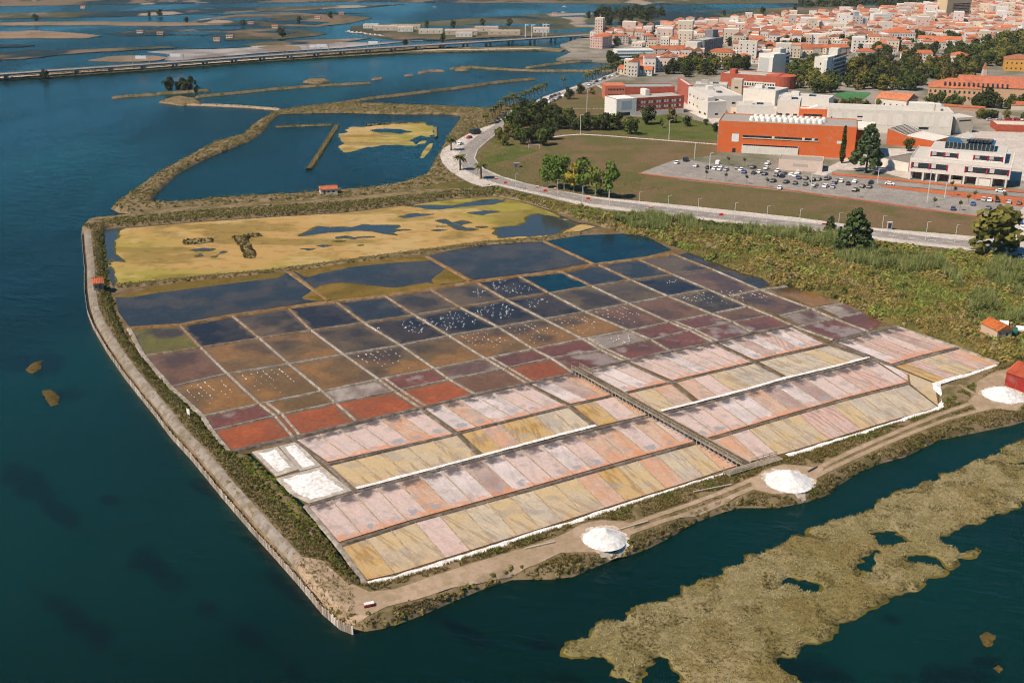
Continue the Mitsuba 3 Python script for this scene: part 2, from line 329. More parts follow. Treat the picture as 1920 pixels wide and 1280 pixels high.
def crystal(p, n, uv):
    k = dr.floor(uv.x * .5); u = uv.x - 2 * k; v = uv.y
    fed = k > 7.5; kk = dr.select(fed, k - 8, k)
    lx = u * 4.6; ly = v * 16.
    f = fbm(p.x * .22 + kk, p.y * .22, kk, 4); rake = fbm(lx * 1.7 + 31 * noise(p.x * .03, p.y * .03, 1.), ly * .16, kk + 2., 3)
    c = mix(pick(kk, CR), pick(kk, CR2), smoothstep(.35, .65, f))
    raked = dr.select((kk > 2.5) & (kk < 6.5), 1., .35)
    c = mix(c, c * mi.Color3f(.70, .66, .62), smoothstep(.48, .70, rake) * raked * .9)
    c = mix(c, mi.Color3f(.27, .235, .215), smoothstep(.56, .74, fbm(p.x * .35 + 11, p.y * .35, 6., 5)) * .5)
    g = fbm(p.x * .9, p.y * .9, 3., 4) - .5
    d = dr.sqrt(dr.square((u - .5) * 1.5) + dr.square((v - .06) * 5.2)) + g * 1.1
    smut = smoothstep(.98, .22, d) * dr.select(fed, .9, 0.)
    c = mix(c, mi.Color3f(.075, .062, .062), smut)
    c = mix(c, mi.Color3f(.50, .215, .105), smoothstep(.84, .99, v + g * .35) * dr.select(fed, .75, .12))
    silt = smoothstep(.40, .12, dr.sqrt(dr.square((u - .55) * 1.3) + dr.square((v - .84) * 4.)) + g * .9) * dr.select(fed, .8, 0.) * smoothstep(.4, .55, noise(p.x * .12, p.y * .12, 8.))
    c = mix(c, mi.Color3f(.24, .245, .26), silt)
    edge = dr.minimum(u * 4.6, (1 - u) * 4.6)
    c = mix(c, mi.Color3f(.30, .22, .16), smoothstep(.22, .03, edge + g * .3) * .7)
    return c * (.90 + .2 * noise(p.x * 2.9, p.y * 2.9, 0.))
bs('crystal', principled(proc(crystal), .42, .3))

# ------------------------------------------------------------------ the salt works: bed, pans, dikes
R = [[(-112.9,294.9),(-98.8,297.7),(-85.3,306.1),(-69.7,313.5),(-55.6,319.1),(-40.8,324.9),(-26.7,331.5),(-12.1,339.4),(2.2,345.9),(16.9,350.8),(30,359.5),(44.8,366.1),(58.4,372.1)],
     [(-101.5,273),(-87.5,279.4),(-72.5,286.6),(-58.8,293.1),(-44.2,299.5),(-29.8,306.6),(-16.1,313.5),(-2,321.2),(12.1,327.6),(26.4,334.8),(40.2,341.2),(54.9,347.7),(69.6,353.2)],
     [(-87.7,251.6),(-75.3,260.4),(-60.3,267.1),(-46.5,274.1),(-31.4,281.1),(-18.2,288.7),(-3.9,295.8),(9.7,302.8),(22.5,309.5),(36.9,317.1),(50.1,324.4),(64.2,331.5),(80.7,331.5)],
     [(-74.6,233.9),(-62.4,241),(-48.3,248.9),(-34.7,256.5),(-20.7,263.8),(-7.2,271),(6,278.2),(20.4,286.1),(34.4,293.1),(47.3,300),(61.2,307.6),(73.6,314.5),(92.8,312.5)],
     [(-70.4,225.9),(-57.2,234.2),(-43.7,241.7),(-29.9,248.9),(-16.3,256.5),(-2.4,263.8),(10.8,271.4),(25,277.4),(39.9,285.7),(52.3,293.1),(66.3,300.4),(78.7,306.1),(97.2,303.7)],
     [(-63.5,215),(-50.5,222.3),(-36.8,230.6),(-22.3,238.5),(-9.2,246.9),(4.1,253.7),(16.4,260.8),(30.9,269.1),(44.2,276.6),(57.7,283.1),(70.3,291.3),(83.3,297.2),(104.5,292.2)]]
KIND = [[9, 0, 7, 0, 6, 7, 7, 0, 5, 6, 6, 7], [8, 1, 1, 7, 0, 0, 0, 0, 7, 7, 0, 8], [1, 1, 1, 1, 1, 1, 1, 1, 8, 8, 7, 8], [3, 1, 4, 3, 4, 3, 3, 4, 3, 3, 8, 4], [2, 2, 2, 2, 8, 2, 3, 3, 3, 3, 3, 3]]
WORD = ['near-black', 'ochre brown', 'rust red', 'dark maroon', 'grey mud-crusted', 'deep teal', 'slate blue', 'greyish brown', 'purplish brown', 'olive algae-covered']
A = lambda p: np.array(p, float)
basin = Polygon([(-160.2,407.3),(-152.6,412.1),(-127.4,420.5),(-100.3,429.1),(-71.9,436.3),(-50,447.5),(-27.7,460.2),(-8.3,466.3),(3.5,458.2),(15.3,440.9),(28.3,423.9),(36,412.1),(44.6,402.5),(53.3,397.1),(64.6,377.3),(70.4,365.7),(78.2,352.3),(84.9,345),(86.7,336.9),(91.9,335.2),(100.2,327.9),(105.5,319.4),(108.6,310.3),(111.4,301.2),(115.1,297.9),(120.9,289.9),(126.3,281.3),(132.8,268.5),(120.8,260.3),(109.9,253.2),(106.5,243.2),(105.4,238.7),(87.9,228.7),(62,213.3),(48.8,207),(37.3,200),(23.1,191.5),(5.7,180.9),(-8,172.7),(-21.7,164.8),(-26.5,163.3),(-28.4,166.5),(-33.6,175.7),(-42.1,191.3),(-50.3,202.6),(-58.7,214.6),(-63.5,214.6),(-70.3,225),(-74.6,232.6),(-82.1,243.8),(-87.7,250.5),(-94.5,261),(-101.3,271.6),(-109.4,284.7),(-115.9,297),(-124.6,314.8),(-132.3,333.5),(-141.1,354.2),(-150.7,379.4)])
works = obj('salt_works', patch(basin, 6., lambda p, d: .36 + .05 * nz(p, 5)), 'mud', smooth=True, label='salt works of shallow brine pans and dikes inside an earth embankment', kind='structure')

def quad_pan(name, a, b, c, d, k, z, mat, inset=.35, nu=4, nv=4, label=None):
    """Corners a b (far edge), c d (near edge) as ab / dc; k is the colour number."""
    a, b, c, d = map(A, (a, b, c, d)); m = (a + b + c + d) / 4
    a, b, c, d = [q + (m - q) * min(.3, inset / (np.linalg.norm(m - q) + 1e-6)) for q in (a, b, c, d)]
    uu, vv = np.meshgrid(np.linspace(0, 1, nu + 1), np.linspace(0, 1, nv + 1))
    p = (a[None, None] * (1 - uu[..., None]) + b * uu[..., None]) * (1 - vv[..., None]) + (d * (1 - uu[..., None]) + c * uu[..., None]) * vv[..., None]
    v = np.c_[p.reshape(-1, 2), np.full(uu.size, z)]
    i = (np.arange(nv)[:, None] * (nu + 1) + np.arange(nu)).ravel()
    f = np.vstack([np.c_[i, i + nu + 1, i + 1], np.c_[i + 1, i + nu + 1, i + nu + 2]])
    return obj(name, (v, f), mat, works, uv=np.c_[2 * k + np.clip(uu.ravel(), .002, .998), vv.ravel()], label=label)

LAST = [[(44.8,366.1),(58.4,372.1),(69.6,353.2),(54.9,347.7)], [(54.9,347.7),(69.6,353.2),(80.7,331.5),(69.7,324.9)], [(69.7,324.9),(80.7,331.5),(93,313),(81.4,306.1)], [(81.3,305.6),(92.8,312.5),(97.2,303.7),(85.1,297.7)], [(85,297.2),(97.5,303.7),(103.8,292.2),(92,285.3)]]
ORD = ['first', 'second', 'third', 'fourth', 'fifth', 'sixth', 'seventh', 'eighth', 'ninth', 'tenth', 'eleventh', 'twelfth', 'thirteenth', 'fourteenth', 'fifteenth', 'sixteenth']
for r in range(5):
    for j in range(12):
        a, b, d, c = R[r][j], R[r][j + 1], R[r + 1][j], R[r + 1][j + 1]
        if j == 11: a, b, c, d = LAST[r]
        quad_pan('evaporation_pan', a, b, c, d, KIND[r][j], .50, 'brine', .25, label=f'{WORD[KIND[r][j]]} evaporation pan, {ORD[j]} from the left in the {ORD[r]} row below the large ponds')
for pts, k, lab in (([(71.1,351.4),(77.1,351.4),(84.7,344.1),(85.6,336),(80.6,332.6),(77.3,338.8)], 6, 'blue water wedge beside the scrub'), ([(84.3,332.6),(91.8,334.8),(99.3,326.6),(101.1,317.6),(93.7,314)], 1, 'brown striped pan against the scrub'),
                    ([(95.6,313.5),(104.2,317.6),(107.7,309.5),(99.5,304.7)], 4, 'grey drying pan against the scrub'), ([(99.3,303.7),(107.4,308.1),(111.1,300.4),(104.8,292.7)], 3, 'purple red pan in the corner against the scrub'),
                    ([(58.5,370.1),(64.2,374.9),(72.9,363.4),(78.2,352),(70.9,352.6)], 6, 'blue pan narrowing to a point beside the scrub')):
    v, f = flat(Polygon(pts).buffer(-.2), .5)
    obj('evaporation_pan', (v, f), 'brine', works, uv=np.c_[np.full(len(v), 2 * k + .5), np.full(len(v), .5)], label=lab)
PONDS = [([(-126.9,323.3),(-116.3,335.4),(-100.8,343.5),(-76.8,350.8),(-58.4,321.8),(-85.7,307.6),(-100.2,298.6),(-113.2,296.3),(-121.1,309.5)], 6, 'large slate blue pond nearest the small hut'), ([(-75.6,352),(-56.9,364.1),(-31.3,369.4),(-14.5,341.8),(-41.3,326.6),(-57.2,319.7)], 6, 'second large pond with brown algae mats along its sides'),
         ([(-30.1,370.8),(-11,386.2),(11.7,389.2),(28.3,362.1),(7.3,350.1),(-13.1,342.3)], 6, 'third large slate blue pond'), ([(13.1,389.9),(26.7,398.2),(43.8,400.6),(52.2,395.2),(58.7,378.3),(44.9,367.4),(29.5,360.8)], 5, 'fourth large pond, deep blue below the scrub')]
for pts, k, lab in PONDS:
    v, f = flat(Polygon(pts).segmentize(4), .505)
    obj('large_pond', (v, f), 'brine', works, uv=np.c_[np.full(len(v), 2 * k + .5), np.full(len(v), .5)], label=lab)
for pts in ([(-67.2,322.2),(-63.5,335.9),(-56.9,338.8),(-47.6,335.9),(-38.5,333.1),(-28.4,338.8),(-22.9,335.9),(-41.2,326),(-57,319.1)], [(-26.9,342.3),(-23.1,353.8),(-18.2,348.9),(-14.7,342.3),(-19.6,338.8),(-25.7,337.1)], [(-75,351.9),(-56.9,364),(-31.3,369.3),(-29.2,364.7),(-41.5,362.1),(-55.9,356.9),(-65.8,349.5),(-69.5,344.6)], [(-126.5,323.8),(-116.4,335.9),(-100.9,344),(-77.2,350.1),(-79.4,344.6),(-98.8,335.9),(-114.2,328.7),(-121.4,324.3)]):
    obj('algae_mat', patch(Polygon(pts).segmentize(2).buffer(.5), 1.2, lambda p, d: .47 + .07 * np.minimum(d, 1) + .04 * nz(p, 2)), 'brown_mat', works, smooth=True)

# crystallizing strips
def lerp(a, b, t): return A(a) * (1 - t) + A(b) * t
def strips(top, bot, colours, fed, row, trim=.0):
    n = len(colours)
    cum = lambda P: np.r_[0, np.cumsum(np.linalg.norm(np.diff(A(P), axis=0), axis=1))]
    def at(P, t):
        s = cum(P); P = A(P); x = t * s[-1]
        return np.array([np.interp(x, s, P[:, 0]), np.interp(x, s, P[:, 1])])
    for i, k in enumerate(colours):
        a, b, d, c = at(top, i / n), at(top, (i + 1) / n), at(bot, i / n), at(bot, (i + 1) / n)
        quad_pan('crystallizing_pan', a, b, c, d, k + (8 if fed else 0), .55, 'crystal', .12, 3, 8)
        if i: PLANKS.append((a, d))
    return at
PLANKS = []
K12 = [([(-49.7,221.3),(-22.7,237.8)], [(-40.7,210.2),(-13.7,224.4)], [(-39.9,208.5),(-12.8,223.6)], [(-32.7,197.9),(-7,212.8)]), ([(-21.6,238.7),(3.6,252.9)], [(-12.7,225.5),(13.4,240.3)], [(-11.8,224.4),(14.2,239.3)], [(-6.2,213.6),(19.4,228.1)]),
       ([(4.8,253.9),(30.3,268.2)], [(14.4,241.2),(40.8,255)], [(15.1,240),(41.4,253.9)], [(20.5,228.7),(45.8,241.5)]), ([(31.7,269.3),(56.9,282.2)], [(41.9,256),(65.2,268.9)], [(42.6,255),(65.9,267.8)], [(47.1,242.2),(71.5,256.7)]),
       ([(58.5,283.4),(82.6,296.1)], [(66.4,270.1),(88.5,282.2)], [(67.2,268.9),(89.4,280.9)], [(73,257.4),(97.4,271.3)])]
C1 = [[1, 1, 1, 1, 2, 1], [0, 2, 0, 0, 1, 1], [0, 7, 2, 0, 0, 1], [1, 1, 0, 1, 1, 1], [0, 7, 0, 6, 0, 1]]
C2 = [[3, 3, 3, 3, 3], [4, 2, 4, 4, 5, 5], [4, 1, 2, 3, 2], [2, 1, 3, 5, 5], [5, 5, 5, 3, 5]]
for (a, b, c, d), x, y in zip(K12, C1, C2):
    strips(a, b, x, True, 0); strips(c, d, y, False, 1)
K3T, K3B = [(-41.6,191),(-32.5,196.3),(-6.6,211.2),(20.2,226.4),(46.3,240),(72,255.3),(98.8,269.3)], [(-33.2,177.2),(-20,185.5),(3,198.4),(28.8,213.3),(47.1,223.3),(62.9,232.9),(82.9,244.5),(103,255)]
K4T, K4B = [(-32.5,175.3),(-19.3,184.3),(3.3,196.8),(29,211.5),(47,221.6),(62.7,231.1),(82.7,242.8),(102.5,253.2)], [(-26.2,164.4),(-21.9,166.1),(-8.1,174.2),(5.8,182.3),(23.2,192.8),(37.5,201.2),(49.1,208.5),(62.4,215.1),(88.3,230.2),(104.9,239.3)]
strips(K3T, K3B, [1, 1, 1, 1, 2, 0, 0, 7, 0, 1, 1, 0, 1, 2, 2, 1, 2, 1, 1, 1, 1, 0, 0, 2, 7, 0, 7, 1, 1, 6, 6, 1], True, 2)
strips(K4T, K4B, [4, 3, 3, 1, 3, 5, 3, 5, 3, 3, 2, 4, 3, 2, 5, 3, 2, 2, 1, 3, 3, 3, 6, 6, 3, 5, 5, 5, 5], False, 3)
strips([(92.6,283.9),(104.5,291.2),(114,296.1)], [(102.8,267.4),(114.5,274.4),(125.3,280.1)], [0, 6, 6, 1, 7, 6], True, 4)
strips([(102.9,266.3),(125.4,278.9)], [(109.8,254.6),(131.7,267.4)], [4, 6, 3, 3, 6, 2], False, 5)
quad_pan('crystallizing_pan', *[(99.4,269.7),(102.3,266.3),(104.5,259.6),(103.1,255.3)], 8, .55, 'crystal', .1, 3, 6)
v, f = flat(Polygon([(102.5,265.2),(109.4,253.9),(106.5,244.2),(105.2,239.7),(103.2,253.6),(104.9,259.6)]).segmentize(2), .54)
obj('crystallizing_pan', (v, f), 'crystal', works, uv=np.c_[np.full(len(v), 2 * 3 + .5), np.full(len(v), .5)], label='odd-shaped yellow corner pan')
for a, d in PLANKS:
    m = beam((*a, .60), (*d, .60), .075)
    obj('divider_plank', m, 'wood', works)
    
# dry white salt pans at the left corner
for pts, lab in (([(-58.6,215.3),(-53.4,218),(-46.5,206.9),(-50.7,203.7)], 'narrow pan of dry salt'), ([(-53.1,218.2),(-49.5,220.4),(-41.8,208.6),(-46,206.1)], 'narrow pan of dry salt with bare grey mud'), ([(-50.6,202.7),(-41.7,208.4),(-33.5,197.4),(-41.6,192.2),(-46.1,196)], 'wide pan of dry salt')):
    g = Polygon(pts); obj('dry_pan', slab(g, .3, .52), 'concrete', works)
    c = Polygon(pts).buffer(-.9).segmentize(.5); q = A(c.exterior.coords); m = A(c.centroid.coords)[0]
    r = .6 * vnoise(q[:, 0], q[:, 1], 2.4, 4) + .4 * vnoise(q[:, 0], q[:, 1], .9, 7); q = q + (m - q) * (r[:, None] ** 2 * .34)
    obj('salt_crust', patch(Polygon(q).buffer(0), .5, lambda p, d: .52 + .07 * np.minimum(d * 2, 1) + .02 * nz(p, .8)), 'salt', works, smooth=True, label='crust of dry white salt')

# dikes
PR = [(-.75, 0), (-.42, .42), (.42, .42), (.75, 0)]
def dike(line, w=1.0, h=1.0, mat='dike', z=.42, name='dike', step=1.4):
    return obj(name, sweep(line, [(o * w, e * h) for o, e in PR], step, .09 * w, z), mat, works)
dike(R[0], 1.5, 1.2, 'rust_dike')
for i in (1, 2): dike(R[i][:12], .5, 1., 'dike' if i == 2 else 'pale_rust')
dike(R[3][:12], .55)
dike([(69.5,324),(80.5,330.6),(88.6,333.9),(91.9,335.1)], .7); dike([(81.2,305.3),(92.7,312.2),(104.1,317.2)], .7); dike([(84.8,296.4),(97.1,302.9),(107,308.2)], .6)
for j in range(11):
    dike([R[4][j], R[4][j + 1]], .42)
dike(R[5][:12], 1.0, 1.1, 'wet_dike'); dike([(91.5,283.6),(104.1,291),(114,296.4)], 1.1, 1., 'wet_dike')
dike([(91.5,283.6),(102.4,266),(125.1,279)], 1.2, 1., 'wet_dike'); dike([(114,296.4),(125.3,279.5),(132.3,267.6)], .9)
for j in range(1, 13):
    P = [R[i][j] for i in range(6)]
    if j == 11: P = P + [(92,285.3)]
    dike(P[:2], .55, 1., 'pale_rust'); dike(P[1:], .48)
    if j in (1, 3, 5, 7, 9): # double dike with a ditch between
        off = LineString([R[3][j], R[4][j], R[5][j]]).parallel_offset(1.7, 'left')
        dike(list(off.coords), .48)
dike([R[i][0] for i in range(6)], 1.0)
for L in ([(-76.7,350.4),(-58.2,320.3)], [(-30.7,369.1),(-13.9,340.2)], [(12.3,388.8),(28.9,359.8)]): dike(L, 1.1, 1., 'rust_dike')
for L in ([(-50.3,221.4),(-40.7,209.2),(-32.9,197)], [(-22.2,237.8),(-12.9,224.5),(-6.8,211.8)], [(4.1,253),(13.9,239.7),(19.7,227)], [(30.8,268.3),(41.1,254.4),(46.1,240.4)], [(57.5,282.4),(65.5,268.7),(71.8,255.8)], [(83.1,296.4),(89,282),(98.2,271)]):
    dike(L, .6, .7, 'wet_dike')
for L in ([(-40.6,209),(-26.9,216.8),(-12.8,224.2),(-2,231.1),(13.9,239.7),(24.6,246.2),(41,254),(65.5,268.3),(88.9,281.5)], [(-33.1,176),(-26.9,179.9),(-19.9,184.5),(-13.9,187.6),(3,197),(15.2,204.5),(28.7,212),(41.5,219.5),(47.5,222.2),(62.5,231.4),(82.4,242.9),(102.7,253.7)]): dike(L, .6, .7, 'wet_dike')
dike([(-41.7,191),(-32.8,196.6),(-20.6,203.8),(-6.9,211.8),(20.1,227.3),(46.1,240.4),(71.8,255.8),(98.5,270.3)], .75, .8, 'wet_dike')
dike([(-42.1,191),(-33.1,176),(-26.2,163.2)], .8, .7)

# white salt verges
def salt_strip(line, w, lab=None):
    L = LineString(line).segmentize(.9); p = A(L.coords); t = np.gradient(p, axis=0); t /= np.linalg.norm(t, axis=1, keepdims=True); nn = np.c_[-t[:, 1], t[:, 0]]
    e = w * (.55 + .5 * vnoise(p[:, 0], p[:, 1], 2.2, 2) ); g = w * (.6 + .3 * vnoise(p[:, 0], p[:, 1], 3., 5))
    poly = Polygon(np.vstack([p + nn * e[:, None], (p - nn * g[:, None])[::-1]])).buffer(0)
    obj('salt_verge', patch(poly, .6, lambda q, d: .66 + .28 * np.minimum(d * 1.6, 1) + .12 * nz(q, 1.3)), 'salt', works, smooth=True, label=lab)
salt_strip([(-32.7,198.2),(-20.8,205),(-6.9,213.1),(6.1,220.8),(20,228.8)], .66, 'verge of white salt along the dike left of the wooden footbridge')
salt_strip([(36.4,236.9),(46.2,242.3),(59.9,249.9),(72,257.6),(85.9,264.9),(98.5,272.2)], .66, 'verge of white salt along the dike right of the wooden footbridge')
salt_strip([(-25.8,163),(-21.4,164.5),(-8,172.3),(5.7,180.3),(23,190.6),(37.1,198.9),(47.9,205.3)], 1.25, 'long verge of white salt below the yellow pans')
salt_strip([(61.6,212.8),(73.1,219.2),(87.4,227.6),(101.8,236),(105.2,238.5)], 1.25, 'verge of white salt right of the footbridge landing')
salt_strip([(105.3,237.8),(109,244.6),(108.8,250.6),(110,253.7)], 1.3, 'kinked verge of white salt at the corner')
salt_strip([(109.8,253.3),(114.1,256.1),(120.2,259.4),(131.1,266)], 1.0, 'verge of white salt at the right end of the pans')


# ------------------------------------------------------------------ embankment round the salt works
BASIN2 = Polygon([(-159.7,406.9),(-152.2,410.9),(-127,419.2),(-99.8,427),(-71.6,434.1),(-49.8,445.2),(-27.5,457.8),(-8.3,463.8),(2.8,454.8),(15.3,438.6),(28.1,421.8),(35.9,410.1),(44.4,400.6),(53.1,395.2),(64.3,375.6),(70.1,364.1),(77.9,350.8),(84.6,343.5),(86.3,335.4),(91.6,333.7),(99.8,326.6),(105.1,318.1),(108.2,309),(110.9,300),(114.6,296.7),(120.4,288.7),(125.9,280.2),(132.4,267.5),(120.4,259.4),(109.5,252.3),(106.2,242.3),(105.1,237.9),(87.6,227.9),(61.8,212.6),(48.7,206.3),(37.2,199.4),(23.1,190.9),(5.7,180.4),(-8,172.2),(-21.7,164.3),(-26.2,162.9),(-29.4,168.1),(-34.1,176.1),(-42.4,190.7),(-50.6,202),(-59.1,214.4),(-63.7,214.4),(-70.5,224.8),(-74.8,232.4),(-82.3,243.6),(-87.9,250.2),(-94.7,260.8),(-101.5,271.4),(-109.6,284.4),(-116.1,296.7),(-124.8,314.5),(-132.6,333.2),(-141.2,353.8),(-150.7,379.1)])
OUTER = [(-170.5,410.4),(-157.8,378.7),(-149.7,358.6),(-140.7,334.7),(-131.6,312.9),(-124.9,299),(-113.8,279.4),(-102.7,261.3),(-95.9,250.7),(-87.2,237.4),(-79.7,225.5),(-71.9,214.6),(-60.3,197.1),(-51,183.2),(-43.6,172.6),(-38.2,164.7),(-32.4,155.8),(-28.5,151.4),(-24.7,149.9),(-22.1,150.6),(-19.1,152.1),(-15.2,154.7),(-10.3,158.5),(-5.7,161.9),(0,165.2),(7.3,165.4),(11.2,166.2),(14.8,168.9),(18.5,171.5),(25.4,175.2),(31.1,180),(36.7,185.4),(43.3,189.6),(46.8,191.1),(54.5,191.1),(60.5,193.3),(66.4,196.6),(69.8,200.8),(76.1,206.8),(81.6,210.5),(88,213.6),(99.5,222.4),(108.5,225.8),(119.5,230.2),(134.9,238.3),(192.6,265.7)]
NORTH = [(250.7,358.6),(184.7,378.7),(133.3,404),(95.2,421.2),(62.7,437.9),(30,453),(7.3,477.4),(-13.6,487.2),(-28.3,490.6),(-47.9,471.1),(-74.5,456.9),(-101.1,450.1),(-122.6,444.4),(-140.4,439.7),(-151.8,432.5),(-159.1,428.1),(-166.7,424.6),(-172.3,422)]
shore = Polygon(OUTER + NORTH)
def bank_z(p, d):
    b = shapely.distance(BASIN2, shapely.points(p))
    z = 1.75 * np.clip(d / 1.6, 0, 1) ** .7 - .1
    return np.minimum(z, .42 + 1.5 * np.clip(b / 2.2, 0, 1)) + np.where(d > .4, .16 * (nz(p, 2.5, 2) - .5) + .1 * (nz(p, .9, 6) - .5), 0)
land_poly = shore.difference(BASIN2)
near_bank = land_poly.intersection(Polygon([(-198.8,453),(41.7,483.9),(54.1,371.8),(84.9,294.5),(135.1,265.7),(205.1,285.7),(110.5,134.3),(-70.9,134.3)]))
rest_bank = land_poly.difference(near_bank)
obj('embankment', patch(near_bank, .9, bank_z), 'bank_soil', smooth=True, label='earth embankment of dry grass and bare soil round the pans', kind='structure')
obj('scrubland', patch(rest_bank, 1.6, bank_z), 'scrub_soil', smooth=True, label='low scrubland between the pans and the road', kind='structure')
def on_bank(poly, dz, step=.9):
    return patch(poly, step, lambda p, d: bank_z(p, shapely.distance(shore.boundary, shapely.points(p))) + dz)
QUAY = LineString([(-165.8,400.8),(-154.7,372.8),(-146.8,353.1),(-138,329.5),(-129.7,309.6),(-123,296.2),(-112.2,277.2),(-101.4,259.4),(-94.5,248.8),(-85.9,235.6),(-78.6,224),(-70.9,213.1),(-59.4,195.6),(-50.2,182),(-42.9,171.6),(-37.5,163.8),(-32,155.4),(-28.3,151.1),(-26.1,149.9)])
gravel = QUAY.buffer(2.5, single_sided=True, cap_style='flat').buffer(.01) if QUAY.buffer(4.6, single_sided=True).intersects(BASIN2.buffer(6)) else QUAY.buffer(-4.6, single_sided=True)
gravel = gravel.intersection(shore.buffer(-.5)).difference(Polygon([(-39.3,169.1),(-16.4,178.4),(-13.5,138.5),(-38.7,138.5)]))
obj('gravel_path', on_bank(gravel, .11), 'gravel', smooth=True, label='grey gravel path along the lagoon quay', kind='structure')
SAND = Polygon([(-40.8,170.5),(-35.3,168.7),(-30.2,162.2),(-25.2,158.6),(-20.6,159.4),(-15.3,162.7),(-7.8,167.3),(0,171.6),(6.1,174.9),(10.3,178),(14.1,181.8),(17.8,183.2),(21.4,182.4),(23.7,181.4),(21.2,174.6),(17,172.3),(9,172),(3.9,167.7),(-3.8,164.2),(-10.4,160.8),(-16.7,157.1),(-22,154.8),(-25.3,151.7),(-27.9,151.1),(-31.1,154.4),(-34.9,160.5)]).buffer(0)
SAND2 = Polygon([(50.2,198.6),(53.9,204.1),(59.2,207),(63.8,206),(67.3,205),(63.9,199.3),(59.9,194),(53.8,193.8),(50.4,195.6)])
SAND3 = Polygon([(112.5,240.3),(116.3,244.8),(119.6,252.3),(125.8,257.9),(132.3,261.6),(149,265.3),(137.9,242.5),(127,240.3),(121.9,234.6),(117.2,235.9),(112.6,234)])
TR = [LineString([(22.9,181.4),(29.7,185.8),(36.8,190.1),(44.2,195.2),(52.1,200.9)]), LineString([(22.6,178.6),(29.3,182.8),(37.4,187.3),(44.8,192.5),(52,197.9)]), LineString([(64,203.3),(70,208.5),(79.3,215.8),(90.5,224),(102.2,232.2),(114.5,240.3)]), LineString([(64,200.9),(72.1,207.5),(81.4,214.7),(92.5,222.6),(103.3,229.8),(115.3,235.9)])]
side = [LineString([(114.4,250.2),(115.6,245.8),(116.7,242.5)]), LineString([(137.2,278),(136.3,272.3),(134.3,266.9)]), LineString([(3,172.7),(5,174.2),(8.1,174.9)])]
sandy = unary_union([SAND.buffer(.4), SAND2, SAND3] + [t.buffer(.62) for t in TR] + [t.buffer(.45) for t in side])
obj('sandy_track', on_bank(sandy.intersection(land_poly.buffer(-.3)), .10), 'sand', smooth=True, label='pale sandy track past the salt heaps', kind='structure')

# quay wall of upright boards along the lagoon
q = A(QUAY.segmentize(.55).coords); wall = thing('quay_wall', 'weathered timber quay wall of upright boards along the lagoon side of the embankment', 'quay wall')
out = QUAY.parallel_offset(.9, 'right') if not QUAY.parallel_offset(.9, 'right').within(shore.buffer(-1.2)) else QUAY.parallel_offset(.9, 'left')
W1 = A(LineString(list(out.coords)).segmentize(.5).coords); W1 = W1[np.argsort(-W1[:, 1])] if W1[0, 1] < W1[-1, 1] else W1
n_near = [i for i in range(len(W1)) if W1[i, 1] < 262]
boards_far, wood_c = [], [(.36, .30, .24), (.44, .38, .32), (.28, .22, .17), (.52, .47, .41), (.38, .27, .20)]
PB = []
for i in range(len(W1) - 1):
    a, b = W1[i], W1[i + 1]; th = math.atan2(b[1] - a[1], b[0] - a[0]); h = rng.uniform(1.55, 2.05)
    PB.append((box(*(a + b) / 2, -.5, np.linalg.norm(b - a) * rng.uniform(.7, .92), .12, h + .35, th), wood_c[rng.integers(5)], min(a[1], b[1])))
near = sorted(range(len(PB)), key=lambda i: PB[i][2])[:280]
for i in near: obj('board', PB[i][0], 'matte', wall, c=np.array(PB[i][1]) * rng.uniform(.8, 1.2))
rest = [PB[i] for i in range(len(PB)) if i not in set(near)]
if rest:
    m = merge([r[0] for r in rest]); obj('board_row', m, 'matte', wall, c=np.repeat([r[1] for r in rest], 8, axis=0), kind='stuff')

# yellow marsh pond inside the embankment
YEL = Polygon([(-158.4,408.1),(-148.6,409.7),(-126.7,418),(-99.5,425.7),(-71.4,432.8),(-49.7,443.8),(-27.4,456.4),(-8.2,462.4),(3.5,453.4),(14.8,437.3),(25.1,418),(33.4,411.4),(26,404.1),(10.2,394),(-10.1,388.8),(-38.9,374.5),(-57.1,365.7),(-74.3,356),(-100.9,346.2),(-117.4,340.3),(-131.2,336.2),(-140.9,356.7),(-149.6,378.7),(-159.5,406.5)])
wet = [[(-162.6,410.6),(-152.1,410.6),(-153.9,404.9),(-150.8,393.3),(-147.9,382.3),(-144.3,372.5),(-137.9,363.7),(-140.7,364.4),(-143.2,367.1),(-143.9,363.7),(-148,369.7)], [(-96,383.7),(-94.7,389.6),(-93,394.8),(-89.9,395.6),(-85.5,391),(-82.9,393.3),(-80.4,401),(-76.2,411.4),(-71.3,409.7),(-63.4,410.6),(-55.4,414.7),(-48,414.7),(-44.7,413.8),(-46.6,408.1),(-46.8,403.3),(-44,398.6),(-49.6,401),(-55.3,404.9),(-62.5,404.1),(-70.3,403.3),(-77.3,399.4),(-82,397.1),(-86.8,390.3),(-92.2,387.3)],
       [(-5.9,408.9),(-2.1,411.4),(3.4,412.2),(5.4,419.7),(7,428.4),(11.1,431.9),(18.1,425.7),(24,413.8),(20.9,405.7),(17.2,401),(8.2,397.1),(-3.7,395.6),(-6.4,401)], [(-43.6,444.8),(-36.5,446.7),(-25.5,445.7),(-13.9,455.4),(-7.2,457.3),(-3.7,453.4),(-8,448.6),(-19.3,444.8),(-29.7,440.1),(-36,440.1)], [(-46.7,427.5),(-39.8,431.9),(-32.9,431),(-37.2,427.5),(-43.6,424.9)],
       [(-30,420.6),(-27.1,422.3),(-23.5,416.3),(-17.9,408.1),(-20.9,406.5),(-25.6,414.7)], [(-17.8,433.7),(-11.2,437.3),(-6.7,435.5),(-12.1,430.1)], [(-140.9,357.9),(-137.9,352.9),(-132.1,338.5),(-136,344.4)]]
